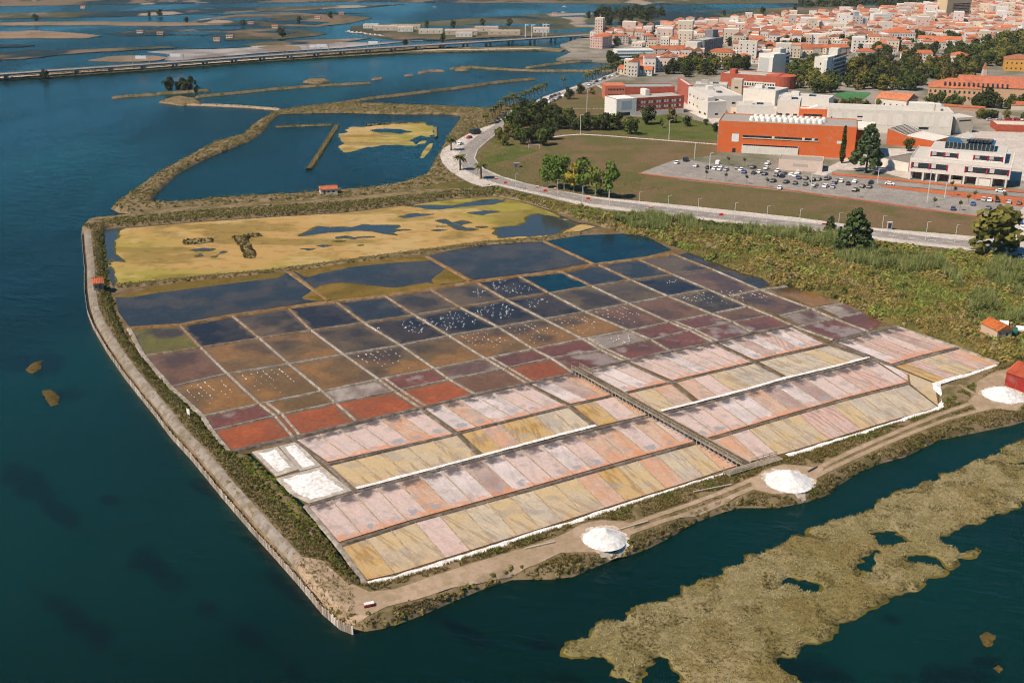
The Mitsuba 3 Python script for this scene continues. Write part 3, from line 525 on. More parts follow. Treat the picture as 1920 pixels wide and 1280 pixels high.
for x, y in scatter_in(Polygon([(-119.2,376.6),(-111.3,383.7),(-104.5,376.6),(-106,367.1),(-114,368.4)]), 9): wet.append(list(Point(x, y).buffer(rng.uniform(.5, 1.5), 4).exterior.coords))
for x, y in scatter_in(Polygon([(-80.8,391),(-13,423.1),(-8.2,398.6),(-50.8,376.6),(-78.2,376.6)]), 14): wet.append([(x + c * dx, y + c * dy) for c in (rng.uniform(.6, 1.8),) for dx, dy in ((-2, 0), (0, .8), (2.2, .2), (.3, -.7))])
def ragged(pts, amp, seed):
    g = Polygon(pts).buffer(.01); g = max(getattr(g, 'geoms', [g]), key=lambda x: x.area).segmentize(1.2); p = A(g.exterior.coords); m = A(g.centroid.coords)[0]
    k = (vnoise(p[:, 0], p[:, 1], 4.5, seed) - .5) * amp
    d = p - m; return Polygon(p + d / (np.linalg.norm(d, axis=1, keepdims=True) + .1) * k[:, None]).buffer(0)
wetp = unary_union([ragged(w, 3.2, i) for i, w in enumerate(wet)])
obj('marsh_pond', flat(YEL.buffer(1.), .42), 'pond_water', label='shallow dark water in the yellow marsh', kind='structure')
fringe = unary_union([ragged(list(g.buffer(.7).exterior.coords), 2.6, i + 20) for i, g in enumerate(getattr(wetp, 'geoms', [wetp]))])
obj('wet_fringe', patch(fringe.difference(wetp).intersection(YEL), 1.2, lambda p, d: .425 + .05 * np.clip(d, 0, 1)), 'olive_mat', smooth=True, label='wet olive fringe round the pools of the yellow marsh', kind='structure')
obj('algae_flat', patch(YEL.difference(wetp).difference(fringe), 2.2, lambda p, d: .40 + .14 * np.clip(d / 1.2, 0, 1) + .05 * nz(p, 5)), 'algae_mat', smooth=True, label='bright yellow algae flat in the marsh pond behind the pans', kind='structure')
for pts in ([(-123.8,386.6),(-122.7,390.3),(-114,392.5),(-112.6,388.8),(-117.6,385.1),(-122.4,384.4)], [(-106.7,393.3),(-105.2,395.6),(-98.7,398.6),(-95.3,397.1),(-101,393.3),(-97.4,383.7),(-92.5,371.1),(-92,367.1),(-95.8,367.1),(-98.3,375.2),(-102.8,385.9)]):
    g = Polygon(pts); obj('reed_islet', patch(g, .8, lambda p, d: .5 + .5 * np.clip(d, 0, 1) + .5 * nz(p, 1.5)), 'marsh', smooth=True, label='brown islet of dead reeds on the yellow marsh flat' + (', long and thin' if pts[0][0] < -90 else ', hook-shaped'), kind='structure')

# upper pond and its levee
LEV = Polygon([(-170,441.6),(-171.2,450.1),(-171,477.4),(-171.8,503.2),(-169.5,537),(-167.2,564.9),(-164.5,590.8),(-155.2,613.8),(-156.2,636.7),(-156.7,663.3),(-152.2,700.6),(-137.7,716.2),(-119.3,734.9),(-91.2,730.2),(-60.4,723.1),(-35.4,716.2),(-16.8,709.5),(9.1,734.9),(6.4,506.8),(-7.4,483.9),(-28.2,488.3),(-47.7,469),(-74.5,456.9),(-83.5,454.9),(-101.5,452),(-123.4,447.2),(-140.9,441.6),(-152.9,436.1),(-159.8,433.4),(-164.4,435.2)])
POND = Polygon([(-155.5,450.8),(-158.3,468.8),(-160.9,510.2),(-157.8,540.9),(-153,564.8),(-145.8,595.5),(-144.5,622.5),(-147.1,653.7),(-148.6,688),(-133.3,692.2),(-110.7,694.4),(-74.6,688),(-40.5,688),(-31.8,681.7),(-34.1,653.7),(-36.9,605.4),(-39,559),(-40.4,527.7),(-41.5,506.6),(-50.4,490.4),(-61.7,480.4),(-77.1,474),(-100.2,465.7),(-115.4,462.6),(-129.9,457.6),(-143.5,450.8)])
def lev_z(p, d):
    b = shapely.distance(POND, shapely.points(p))
    return np.minimum(1.7 * np.clip(d / 1.6, 0, 1) - .1, .3 + 1.3 * np.clip(b / 2, 0, 1)) + np.where(d > .5, .3 * (nz(p, 3, 2) - .4), 0)
obj('levee', patch(LEV.difference(POND), 1.5, lev_z), 'bank_soil', smooth=True, label='grassy levee round the upper pond', kind='structure')
obj('upper_pond', flat(POND.buffer(1.2), .28), 'lagoon_water', label='blue upper pond inside the levee', kind='structure')
SB = [ragged([(-98.4,616.7),(-96.8,638),(-83.7,647.4),(-65.1,655),(-51.9,653.1),(-46,638),(-44.2,620.1),(-47.9,599.9),(-52.3,580.8),(-57,583.9),(-70.1,583.9),(-78.3,579.3),(-83.9,567.2),(-88.9,562.8),(-94,571.7),(-94.8,596.6)], 6, 3), ragged([(-47.8,540.4),(-47.5,564.3),(-46.6,582.3),(-43.7,599.9),(-43.2,574.7),(-45.1,554.2),(-46.2,540.4)], 2, 5)]
cut = [ragged([(-85,632.6),(-76.2,638),(-67.9,634.4),(-59.3,627.2),(-64.9,620.1),(-77.5,621.9)], 5, 8), ragged([(-56.9,599.9),(-52,613.2),(-48.4,606.5),(-52.8,587)], 3, 9)]
for g, l in zip(SB, ('yellow algae bank in the upper pond', 'narrow yellow algae bank at the right shore of the upper pond')):
    obj('algae_bank', patch(g.difference(unary_union(cut)), 1.6, lambda p, d: .24 + .16 * np.clip(d, 0, 1) + .05 * nz(p, 4)), 'algae_mat', smooth=True, label=l, kind='structure')
for L, l, w in (([(-141.2,641.2),(-128.2,644.9),(-109.6,648.7)], 'thin reed dike at the far side of the upper pond', 1.), ([(-105.4,646.8),(-103.6,611),(-101.9,571.2),(-100.5,539.9),(-100,520.4)], 'ragged reed dike running into the upper pond', 1.4), ([(-87.7,648.7),(-71.3,652.5),(-52.7,654.4)], 'thin dike behind the yellow algae bank', .8), ([(-45.3,637.5),(-42.9,605.9)], 'short dike at the right end of the upper pond', .8)):
    obj('reed_dike', sweep(L, [(-1.3 * w, 0), (-.7 * w, .8), (.7 * w, .9), (1.3 * w, 0)], 1.4, .3, .15), 'marsh', label=l, kind='structure')

# salt-marsh island in the canal
MI = Polygon([(8.2,143.8),(9.3,146.6),(14.9,150.9),(19.2,154),(26.2,158.3),(31.1,162.7),(38.1,167),(43.9,171.4),(51.1,176.6),(57.3,180.9),(63.8,185.5),(73.4,190.8),(81.2,197.9),(91.7,203.2),(99.5,208.6),(107.8,214.5),(120.5,222.6),(160.9,247.6),(142.9,215),(107.7,194.5),(105.7,193.6),(100.5,190.6),(95.7,187),(89.3,182.9),(84,179.9),(83,176),(84.7,173.8),(88.7,175.1),(84.3,171.4),(81.1,169.6),(78.6,173.8),(75.3,172.9),(72.3,171.4),(76.6,171.1),(78.9,167.9),(71.3,161.6),(66.3,159.1),(59.7,154.7),(56.6,151.7),(52.6,148.7),(47.4,145.9),(46.5,142.5),(43.1,142.5),(44.7,138.5),(44.7,135.3),(41.6,129.3),(29.6,129.3),(26.9,137.8),(24.6,142.5),(24,144.5),(21.7,140.4),(21.7,138.5),(19.3,137.2),(16.5,139.1),(16.3,141.1),(14.7,143.4),(12.1,143.1)],
             [[(70.5,180.9),(73.1,181.7),(75.6,182.9),(76.8,180.3),(78.1,177.9),(74.7,177),(70.5,176.6)], [(65.9,173.2),(70,175.1),(67.8,171.4),(65.2,167.9),(63.4,166.6)], [(46.2,161.9),(48.3,164.1),(50.5,165.8),(53.5,164.4),(56.8,162.4),(51.8,161.4),(49.9,163.4)], [(108.5,211.9),(110.9,210.6),(114,210.9),(112.8,209.6),(109.2,209.4)]])
def fray(poly, amp, s, seed):
    if poly.geom_type != 'Polygon' or not poly.is_valid: poly = max(getattr(poly.buffer(0), 'geoms', [poly.buffer(0)]), key=lambda x: x.area)
    def one(r):
        p = A(LineString(r.coords).segmentize(.6).coords); t = np.gradient(p, axis=0); t /= np.linalg.norm(t, axis=1, keepdims=True) + 1e-9
        k = (vnoise(p[:, 0], p[:, 1], s, seed) - .5) * amp + (vnoise(p[:, 0], p[:, 1], s * .3, seed + 1) - .5) * amp * .5
        return p + np.c_[-t[:, 1], t[:, 0]] * k[:, None]
    return Polygon(one(poly.exterior), [one(i) for i in poly.interiors]).buffer(0)
MIF = fray(MI, 2.2, 3., 3)
def marsh_z(p, d): return .42 * np.clip(d / .7, 0, 1) ** .5 - .05 + np.where(d > .2, .26 * nz(p, 2.8, 1) + .2 * nz(p, .9, 4), 0)
mm = fray(MIF.buffer(.3), .9, 1.6, 9)
obj('mud_margin', patch(mm.difference(MIF.buffer(-.5)), .8, lambda p, d: .03 + .05 * np.clip(d, 0, .6)), 'olive_mat', smooth=True, label='wet dark mud margin round the salt marsh island', kind='structure')
obj('marsh_island', patch(MIF, .55, marsh_z), 'marsh', smooth=True, label='salt marsh island of pale cordgrass in the canal', kind='structure')
for pts, l in (([(78.3,148.7),(79.8,149.9),(80.8,148.7),(79.5,146.2),(78,145.6),(77.6,146.6)], 'small rusty marsh islet at the lower right'), ([(76.9,140.4),(78.1,141.2),(78.6,139.9),(77.4,139.1)], 'tiny marsh islet at the lower right edge'), ([(-130.5,264.5),(-130.7,269),(-128.9,271),(-126.8,265.2),(-127.6,261.5)], 'small weedy islet in the lagoon, upper of two'), ([(-120.1,250.2),(-118.6,251.6),(-114.7,246.9),(-113.1,242.3),(-114.4,241),(-117.4,244.9)]
, 'small weedy islet in the lagoon, lower of two')):
    obj('marsh_islet', patch(fray(Polygon(pts), .6, 1.2, 5), .35, lambda p, d: .3 * np.clip(d, 0, .8) + .25 * nz(p, .7) - .05), 'weed', smooth=True, label=l, kind='structure')

# ------------------------------------------------------------------ lagoon bars in the middle distance
def bar(name, pts, lab, mat='bank_soil', h=1.25, amp=3., step=1.5, w=None):
    g = LineString(pts).buffer(w, cap_style='round') if w else Polygon(pts)
    g = fray(g.segmentize(3.), min(amp, (w or 4) * .55), 8., len(taken))
    obj(name, patch(g, step, lambda p, d: h * np.clip(d / .9, 0, 1) ** .5 - .05 + .35 * np.where(d > .8, nz(p, 4), 0)), mat, smooth=True, label=lab, kind='structure'); BARS.append(g)
BARS = []
bar('mud_bar', [(-279.3,762.1),(-269.1,769.9),(-256,775.2)], 'short weedy bar left of the group of dark lagoon trees', w=2.6)
bar('mud_bar', [(-253.4,780.5),(-238.5,788.6),(-224,796.9)], 'bar under the group of dark lagoon trees', w=3.)
bar('mud_bar', [(-240.9,739.7),(-239.8,754.5),(-234.2,767.3),(-221.9,757),(-209.7,732.5),(-222.1,725.5)], 'grassy hump where the long levees meet')
bar('mud_bar', [(-222.2,764.7),(-200.3,783.2),(-174,805.3),(-145.3,822.8),(-110.9,837.8)], 'long straight weedy bar running to the right', w=2.2, amp=1.6)
bar('mud_bar', [(-223.5,730.2),(-189.3,723.1),(-169.9,716.2),(-152.1,707.2)], 'sandy spit running to the levee corner', 'sand', w=1.8, amp=1.4)
bar('mud_bar', [(-116.1,734.9),(-97.3,759.6),(-69.3,783.2),(-39.8,811.1),(-12.4,840.9),(16.9,863.1)], 'straight bar crossing the bay towards the promenade', w=2.4, amp=2.)
bar('mud_bar', [(-163,844),(-160,859.8),(-147.3,859.8),(-140.3,847.1),(-149.4,834.8)], 'small rounded islet in the bay')
bar('mud_bar', [(-76.5,900.2),(-69.2,914.5),(-58,914.5)], 'red-brown mud bar, left of a row of three', 'far_mud', w=2.); bar('mud_bar', [(-49.9,929.2),(-36.7,940.6),(-18.1,929.2),(17.9,914.5),(53.6,914.5),(84.8,914.5)], 'long low bar ending at the promenade', w=2.6)
bar('mud_bar', [(-49.3,918.1),(-43.7,944.4),(-34.3,936.8),(-38,914.5)], 'grassy hump at the end of the long low bar'); bar('mud_bar', [(13.7,936.8),(32.7,960.1),(57.3,980.4),(70,992.9)], 'dark bar near the point', w=2.4)
bar('mud_bar', [(-109.5,859.8),(-103.5,866.3)], 'tiny mud bar', 'far_mud', w=1.6, amp=1.); bar('mud_bar', [(-86.4,883),(-81.5,886.4)], 'tiny mud bar right of another', 'far_mud', w=1.6, amp=1.)


# ------------------------------------------------------------------ mainland, roads, fields
ROADLOW = [(229.7,325.9),(184.1,363),(165.3,371.8),(148.3,378.8),(134.9,386),(120.2,395.8),(105.2,402.1),(88.2,408.5),(72.7,416.9),(55.6,425.5),(39.8,432.6),(29.2,439.1),(21.7,447.6),(12.8,456.4),(2.4,466.7),(-6.1,477.3),(-13.2,474),(-18.3,480.6),(-22.8,489.5),(-29.4,505.9),(-34.8,527.3),(-37.4,547.5),(-36.8,564.8),(-32.9,581.6),(-28.3,597.6),(-21.7,621.6),(-10.6,645.4),(-1,696.6),(7,707.7),(22.3,755.9),(36.8,787.9),(50.1,816.6),(66.8,853.8),(82.7,890.8),(99.8,931),(120.9,974.9)]
MAIN = Polygon(ROADLOW + [(107.8,962.5),(89.4,966.6),(71.7,983.3),(47.6,979.1),(40,991.8),(49.7,1022.9),(59.4,1055.8),(52.6,1085.8),(48.7,1117.4),(68.1,1174.2),(85.6,1223.8),(147.7,1277.7),(241.9,1359.6),(313.1,1417.3),(383.4,1480),(477.8,1558.5),(586.6,1657.2),(714.8,1782.1),(877,1896),(1620.2,2213.1),(1181.6,1263.8)])
obj('mainland', slab(MAIN.buffer(0), -.6, 2.), 'town_ground', label='paved and earthen ground of the town and campus', kind='structure')
def sheet(name, pts, z, mat, lab, kind='structure'):
    return obj(name, flat(Polygon(pts).buffer(0) if isinstance(pts, list) else pts, z), mat, label=lab, kind=kind)
sheet('field', [(80.2,436.1),(63.3,442.7),(47,449.4),(35.9,454.3),(24.7,463.4),(16.7,468.6),(7.3,479.3),(-5,496.2),(-12.9,511.8),(-18,527.1),(-20.1,547.3),(-18.1,573.6),(-11.5,605.8),(-1.6,641.4),(8.6,694.1),(19.4,714.3),(39.6,766),(48,782.1),(63.8,813.3),(72.3,733.2),(63.3,672.9),(105.2,662.8),(120.4,628.5),(106,548.7),(80.9,532.3),(60.3,503.3),(79.1,488.2),(120.9,466.5),(150.3,446.5),(180.5,424.5),(198.1,415),(208.6,428),(212.3,422.7),(192.8,380.1),(173,391.1),(140.1,402.7),(115.7,419.3)], 2.04, 'dry_field', 'mown brown field between the curved road and the campus')
sheet('lawn', [(59.9,607.2),(67.1,643),(79.3,666.5),(100.8,678.8),(121.6,635.5),(113,589),(86.2,595.5)], 2.09, 'green_field', 'greener lawn in front of the red and white building')
sheet('lawn', [(-16.6,552.7),(-8.8,590.6),(7.1,570.3),(14,558.5),(0,536.1),(-11.1,526.8)], 2.09, 'green_field', 'greenish rough grass left of the dark grove')
sheet('promenade', unary_union([Polygon([(-13.3,474.8),(-18.3,481.3),(-22.8,490.3),(-29.2,506.8),(-34.5,526.9),(-37.1,547.1),(-36.5,564.4),(-32.5,581.1),(-28,597.2),(-21.6,619.3),(-10.5,643.1),(-1,693.9),(7,704.9),(22.2,752.8),(36.6,784.6),(49.8,813),(66.6,849.9),(82.3,886.7),(99.4,926.5),(120.4,970),(121.2,949.8),(102.3,911.7),(85.3,873),(67.4,834.2),(55.3,804.3),(39.7,768.4),(19.5,716.3),(7.9,691.7),(-1.6,643.1),(-11.5,607.2),(-18.1,575),(-19.8,548.5),(-17.8,528.2),(-12.9,512.9),(-5,497.2),(7.3,480.2),(16.7,469.4),(24.8,464.2),(35.9,455.1),(47,450.2),(63.4,443.4),(80.2,436),(115.6,419.1),(140.3,403.4),(173.3,391.7),(198,382.8),(249.9,358.2),(231.3,328.4),(184.2,363.4),(165.5,372.2),(148.4,379.2),(135,386.5),(120.3,396.3),(105.3,402.6),(88.3,409.1),(72.8,417.4),(55.6,426.1),(39.9,433.2),(29.2,439.7),(21.7,448.2),(12.8,457.1),(2.4,467.3),(-6,476.9)]).buffer(0)]), 2.08, 'pavement', 'pale paved promenade and footways along the curved road')
RC = LineString([(127.4,969.7),(97.4,907.7),(70.2,843.3),(50.9,798.3),(22.4,732.7),(5.1,682.9),(-6.9,633.5),(-16.4,597),(-22.8,562.7),(-23.6,538.7),(-19.8,516.4),(-13.1,499.4),(-3.7,484.5),(9.6,471.4),(23.3,457.9),(36.4,446.1),(57.8,434.9),(78.2,424.1),(103.7,412.2),(131.6,399.3),(152.3,387.8),(170.7,379.1),(188.8,371.4),(241.3,344.4)])
sheet('road', RC.buffer(4.9, cap_style='flat'), 2.12, 'asphalt', 'curved light grey road along the promenade')
for off, nm in ((0, 'centre'), (4.5, 'left'), (-4.5, 'right')):
    L = RC if not off else RC.parallel_offset(abs(off), 'left' if off > 0 else 'right')
    s = [shapely.ops.substring(L, t, t + 3) for t in np.arange(0, L.length - 4, 7.)] if not off else [L]
    obj('road_marking', flat(unary_union([k.buffer(.09, cap_style='flat') for k in s]), 2.126), 'white_line', label=f'white {nm} line painted on the curved road', kind='structure')
for pts, w, l in (([(20.9,597.1),(30.1,603.7),(39.3,607.1),(54.1,602.1),(79.6,590.6),(104.3,579.5),(111.3,576.4)], 1.3, 'pale path crossing the field above the grove'), ([(63.8,812.9),(68.9,778.9),(72.4,742.6),(75.3,709.3)], 1.2, 'pale path by the red brick hall'), ([(34.5,698.1),(51.9,700.3),(67.1,695.9)], .5, 'thin footpath over the dry grass'), ([(112.2,698.1),(116.6,672.5),(121.1,650.6),(121.9,635.5)], 1.6, 'pale footway beside the campus road')):
    sheet('path', LineString(pts).buffer(w), 2.13, 'pavement', l)
PARK = Polygon([(61.1,504.2),(81,533.4),(87.6,536.1),(115.6,511.6),(140.1,499.5),(165.5,480.1),(177.5,472.5),(218.5,446.2),(210.1,429.5),(199.4,416.5),(180.4,427.8),(150.5,450.1),(121.4,470.4),(79.7,492.5)])
sheet('car_park', PARK, 2.1, 'asphalt', 'large grey car park of the campus')
sheet('brick_edge', LineString([(60.7,503),(79.6,491.3),(121.1,469.4),(150.2,449.1),(180.1,426.9),(199,415.6)]).buffer(1.0), 2.14, 'orange_brick', 'orange brick kerb strip along the near edge of the car park')
sheet('brick_verge', [(166.8,477.9),(189.9,467.3),(223.4,452.1),(217.3,438.7),(212.7,436.8),(209.6,441.5),(187.2,460.1),(167.9,472.5)], 2.15, 'orange_brick', 'orange brick verge between car park and campus road')
sheet('brick_verge', [(152.8,504.2),(170.5,496),(183.2,489.1),(223.6,468.3),(228.9,464.1),(227.5,461.1),(219.9,465.2),(181.7,484.5),(151.5,499.5)], 2.15, 'orange_brick', 'orange brick footway in front of the white pavilion')
sheet('campus_road', [(143.3,501.9),(153.3,497.1),(181.3,483.4),(219.4,464.1),(227.7,459),(224.6,452.1),(216.4,457),(178.2,474.7),(165.5,480.1),(148.2,487.9)], 2.13, 'asphalt', 'grey campus road between the brick verges')
sheet('campus_road', [(142.2,500.7),(164.2,530.7),(168.2,530.7),(169.7,526.8),(147,497.1)], 2.14, 'pavement', 'pale ramp down to the car park')
sheet('campus_road', [(199.5,415.6),(224.6,452.1),(230.3,452.1),(183.5,351.8),(178.1,358.1)], 2.13, 'pavement', 'pale road at the right edge by the broad tree')
sheet('campus_yard', [(182.7,570.3),(198.4,565.8),(222.8,562.8),(262.1,619.2),(304.3,610.5),(246,485.7),(184,491.3),(174.7,509.1),(154.8,511.6)], 2.05, 'pavement', 'paved yard round the white pavilion')
sheet('campus_yard', [(110.4,698.1),(122.7,650.6),(140.5,643),(162.5,628.2),(187.5,628.2),(201.1,676.7),(159,732.8),(131.6,812.9)], 2.05, 'pavement', 'paved yard between the white faculty blocks')
sheet('football_pitch', [(224.5,760.4),(238.9,781.7),(256.3,773.5),(249.1,757.8),(233.4,728),(230.5,730.4)], 2.16, 'turf', 'green football pitch, left of the pair')
sheet('football_pitch', [(260.8,770.9),(277.8,763),(276.1,752.6),(255.7,752.6)], 2.16, 'turf', 'green football pitch, right of the pair')
bs('turf', diffuse(ground_mix((.06, .17, .075), (.075, .19, .09), (.055, .15, .07), .1, .5)))
bs('white_line', diffuse((.75, .75, .73)))

# ------------------------------------------------------------------ trees: shape groups with a trunk and a crown
def crown(clumps, leaf, per, seed, tint):
    r = np.random.default_rng(seed); vs, fs, cs, n = [], [], [], 0
    for x, y, z, R_ in clumps:
        d = r.normal(size=(per, 3)); d[:, 2] = d[:, 2] * .9 + .12; d /= np.linalg.norm(d, axis=1, keepdims=True)
        c = d * R_ * r.uniform(.72, 1.04, (per, 1)) + [x, y, z]
        v, f = quads(c, d + r.normal(0, .5, d.shape), leaf, leaf, r)
        t = np.array(tint) * r.uniform(.8, 1.2) * r.uniform(.7, 1.3, (per, 1))
        vs.append(v); fs.append(f + n); cs.append(np.repeat(t, 4, axis=0)); n += len(v)
    return np.vstack(vs), np.vstack(fs), np.vstack(cs)
def trunk(h, r0, r1, limbs=(), seg=6):
    def cone(p, q, a, b):
        p, q = np.array(p, float), np.array(q, float); d = q - p; d /= np.linalg.norm(d); u = np.cross(d, (1, .2, .1)); u /= np.linalg.norm(u); w = np.cross(d, u)
        t = np.arange(seg) / seg * 2 * math.pi; ring = np.cos(t)[:, None] * u + np.sin(t)[:, None] * w
        v = np.vstack([p + ring * a, q + ring * b]); i = np.arange(seg); j = (i + 1) % seg
        return v, np.vstack([np.c_[i, j, j + seg], np.c_[i, j + seg, i + seg]])
    return merge([cone((0, 0, -.3), (0, 0, h), r0, r1)] + [cone(a, b, r1 * .8, r1 * .3) for a, b in limbs])
def tree_group(key, crown_mesh, trunk_mesh, bark=(.09, .07, .05)):
    v, f, c = crown_mesh
    tv, tf = trunk_mesh
    scene[key] = {'type': 'shapegroup', 'trunk': mikit.ply((tv, tf), 'm_matte', color=np.tile(bark, (len(tv), 1))), 'crown': mikit.ply((v, f), 'm_leaf', color=c)}
def blob(seed, n, rx, rz, z0, rad):
    r = np.random.default_rng(seed); out = []
    for i in range(n):
        a, q = r.uniform(0, 6.28), math.sqrt(r.uniform(0, 1)); z = r.uniform(-1, 1); k = math.sqrt(max(.1, 1 - z * z))
        out.append((rx * q * k * math.cos(a), rx * q * k * math.sin(a), z0 + rz * z, rad * r.uniform(.7, 1.2)))
    return out
LIMB = [((0, 0, 2.2), (1.4, .6, 4.2)), ((0, 0, 2.4), (-1.2, .9, 4.4)), ((0, 0, 2.), (.2, -1.4, 4.))]
DARK, MID, OLIVE, LIGHT, YEL_ = (.050, .062, .022), (.078, .10, .028), (.135, .13, .032), (.12, .18, .035), (.34, .27, .04)
for i, tint in enumerate((DARK, DARK, MID, MID, OLIVE, (.15, .115, .04))):
    tree_group(f'g_broad_{i}', crown(blob(60 + i, 14, 2.9, 2.4, 3.9, 1.5), .30, 52, 80 + i, tint), trunk(4.5, .28, .16, LIMB))
for i, tint in enumerate((LIGHT, (.10, .16, .032), YEL_, (.16, .19, .045))):
    tree_group(f'g_poplar_{i}', crown(blob(30 + i, 15, 2.1, 2.9, 5.6, 1.25), .24, 52, 90 + i, tint), trunk(6.5, .16, .07, [((0, 0, 3), (.7, .3, 5)), ((0, 0, 3.4), (-.6, .5, 5.4))]), (.32, .29, .25))
def pine_clumps(seed, h=11, w=3.4):
    r = np.random.default_rng(seed); out = []
    for z in np.arange(2.2, h, .95):
        k = w * (1 - (z - 1.5) / h) ** .8; m = max(2, int(k * 2.6))
        for j in range(m):
            a = 6.28 * j / m + r.uniform(-.4, .4); q = k * r.uniform(.55, 1.); out.append((q * math.cos(a), q * math.sin(a), z + r.uniform(-.3, .3), r.uniform(.55, .85)))
    return out
tree_group('g_pine', crown(pine_clumps(3, 11, 4.3), .26, 36, 7, (.070, .10, .036)), trunk(10.5, .3, .05))
tree_group('g_conifer', crown(pine_clumps(5, 11, 4.0), .25, 48, 8, (.07, .105, .042)), trunk(10.5, .3, .05))
tree_group('g_cypress', crown([(0, 0, z, .75 * (1 - abs(z - 3) / 8)) for z in np.arange(.8, 8.6, .55)], .18, 40, 9, (.035, .052, .016)), trunk(6, .15, .05))
tree_group('g_sapling', crown(blob(5, 4, .35, .45, 2.6, .5), .13, 34, 10, MID), trunk(2.4, .05, .03))
def palm_mesh(seed):
    r = np.random.default_rng(seed); vs, fs, cs, n = [], [], [], 0
    for i in range(34):
        a = i * 2.4 + r.uniform(-.2, .2); e = r.uniform(-.35, 1.2); L = r.uniform(2., 2.7); d = np.array([math.cos(a), math.sin(a), 0]); s = np.array([-d[1], d[0], 0])
        P = []
        for t in np.linspace(0, 1, 5): P.append(d * L * t * math.cos(e * (1 - t * .5)) + np.array([0, 0, 4.7 + L * t * math.sin(e) * .8 - 1.5 * t * t]))
        for k in range(4):
            w0, w1 = (.14, .42, .42, .32, .06)[k], (.14, .42, .42, .32, .06)[k + 1]
            for sg in (-1, 1):
                vs += [P[k], P[k + 1], P[k + 1] + s * sg * w1 - [0, 0, .22 * w1 / .4], P[k] + s * sg * w0 - [0, 0, .22 * w0 / .4]]; fs += [[n, n + 1, n + 2], [n, n + 2, n + 3]]; n += 4
                cs += [np.array((.085, .095, .03) if e > -.05 else (.14, .10, .045)) * r.uniform(.7, 1.3)] * 4
    return np.array(vs), np.array(fs), np.array(cs)
tree_group('g_palm', palm_mesh(1), merge([trunk(4.8, .32, .24, seg=8), trunk(.5, .5, .4)]), (.16, .11, .07))

def plant(name, group, x, y, z, s, lab, cat, grp=None, sz=None, rot=None):
    key = num(name); r = random.uniform(0, 360) if rot is None else rot
    scene[key] = {'type': 'instance', 'to_world': T().translate([x, y, z]).rotate([0, 0, 1], r).scale([s, s, (sz or s)]), 'group': {'type': 'ref', 'id': group}}
    return tag(key, lab, cat, grp)

palms = [(-14.4,491.3),(-25,510.3),(-32,559.9),(-15.7,643),(-12.2,662.4),(-10.7,672.5),(-8.1,683),(-6.9,695.9),(-4.2,709.3),(-1.8,716.2),(0.7,725.6),(2.8,713.9),(6.1,732.8),(9.1,740.1),(11.8,747.6),(14.9,755.2),(18,763),(20.5,770.9),(23.8,781.7),(38.3,812.9),(56.2,830.9),(59.3,840.3),(62.2,846.6),(65.4,856.2),(68.4,862.8),(71.7,872.8),(74.8,879.6),(77.9,886.5),(81.9,897),(85.2,904.2),(88.5,911.5),(91.9,918.9),(95.3,926.4),(98.8,934),(102.7,945.7),(106.3,953.6),(110,961.6),(113.7,969.8),(117.5,978.2)]
for i, (x, y) in enumerate(palms):
    if i < 20: lab = f'palm with arching fronds, {["nearest", "second", "third", "fourth", "fifth", "sixth", "seventh", "eighth", "ninth", "tenth", "eleventh", "twelfth", "thirteenth", "fourteenth", "fifteenth", "sixteenth", "seventeenth", "eighteenth", "nineteenth", "twentieth"][i]} along the promenade from the bend'
    else: lab = 'small palm in the dense far row where the promenade meets the town'
    plant('palm_tree', 'g_palm', x, y, 2.1, 1.45 if i < 3 else random.uniform(1.1, 1.3), lab, 'palm tree', 'palms near the bend' if i < 20 else 'palms of the far promenade row')

for i, ((x, y), g, s, lab) in enumerate(zip([(15.8,472.5),(19.8,470.4),(23.3,468.3),(27.4,465.2),(31.4,461.1),(36.2,456),(41.9,452.1)], (1, 1, 0, 2, 0, 3, 1), (1.12, 1.1, 1.15, .95, 1.2, 1.05, 1.2),
        ('young tree with dense green crown, leftmost of the roadside row', 'green young tree, second in the roadside row', 'bright green young tree, third in the roadside row', 'yellow-leaved young tree in the middle of the roadside row', 'green young tree just right of the yellow one', 'thin pale green tree, second from the right in the roadside row', 'round green tree at the right end of the roadside row'))):
    plant('young_tree', f'g_poplar_{g}', x, y, 2.1, s * 1.42, lab, 'tree', 'trees of the roadside row')
GX = [967, 983, 1000, 1018, 1033, 1046, 960, 978, 996, 1014, 1030, 1046, 1062, 1076, 1090, 1104, 1118, 1132, 1148, 1160, 936, 950, 965, 1000, 1018, 1030, 980, 945, 1066]
NTH = lambda n: f'{n}{"th" if 10 < n % 100 < 14 else {1: "st", 2: "nd", 3: "rd"}.get(n % 10, "th")}'
GN = [NTH(sorted(range(29), key=lambda k: GX[k] + k * .01).index(i) + 1) + ' from the left' for i in range(29)]
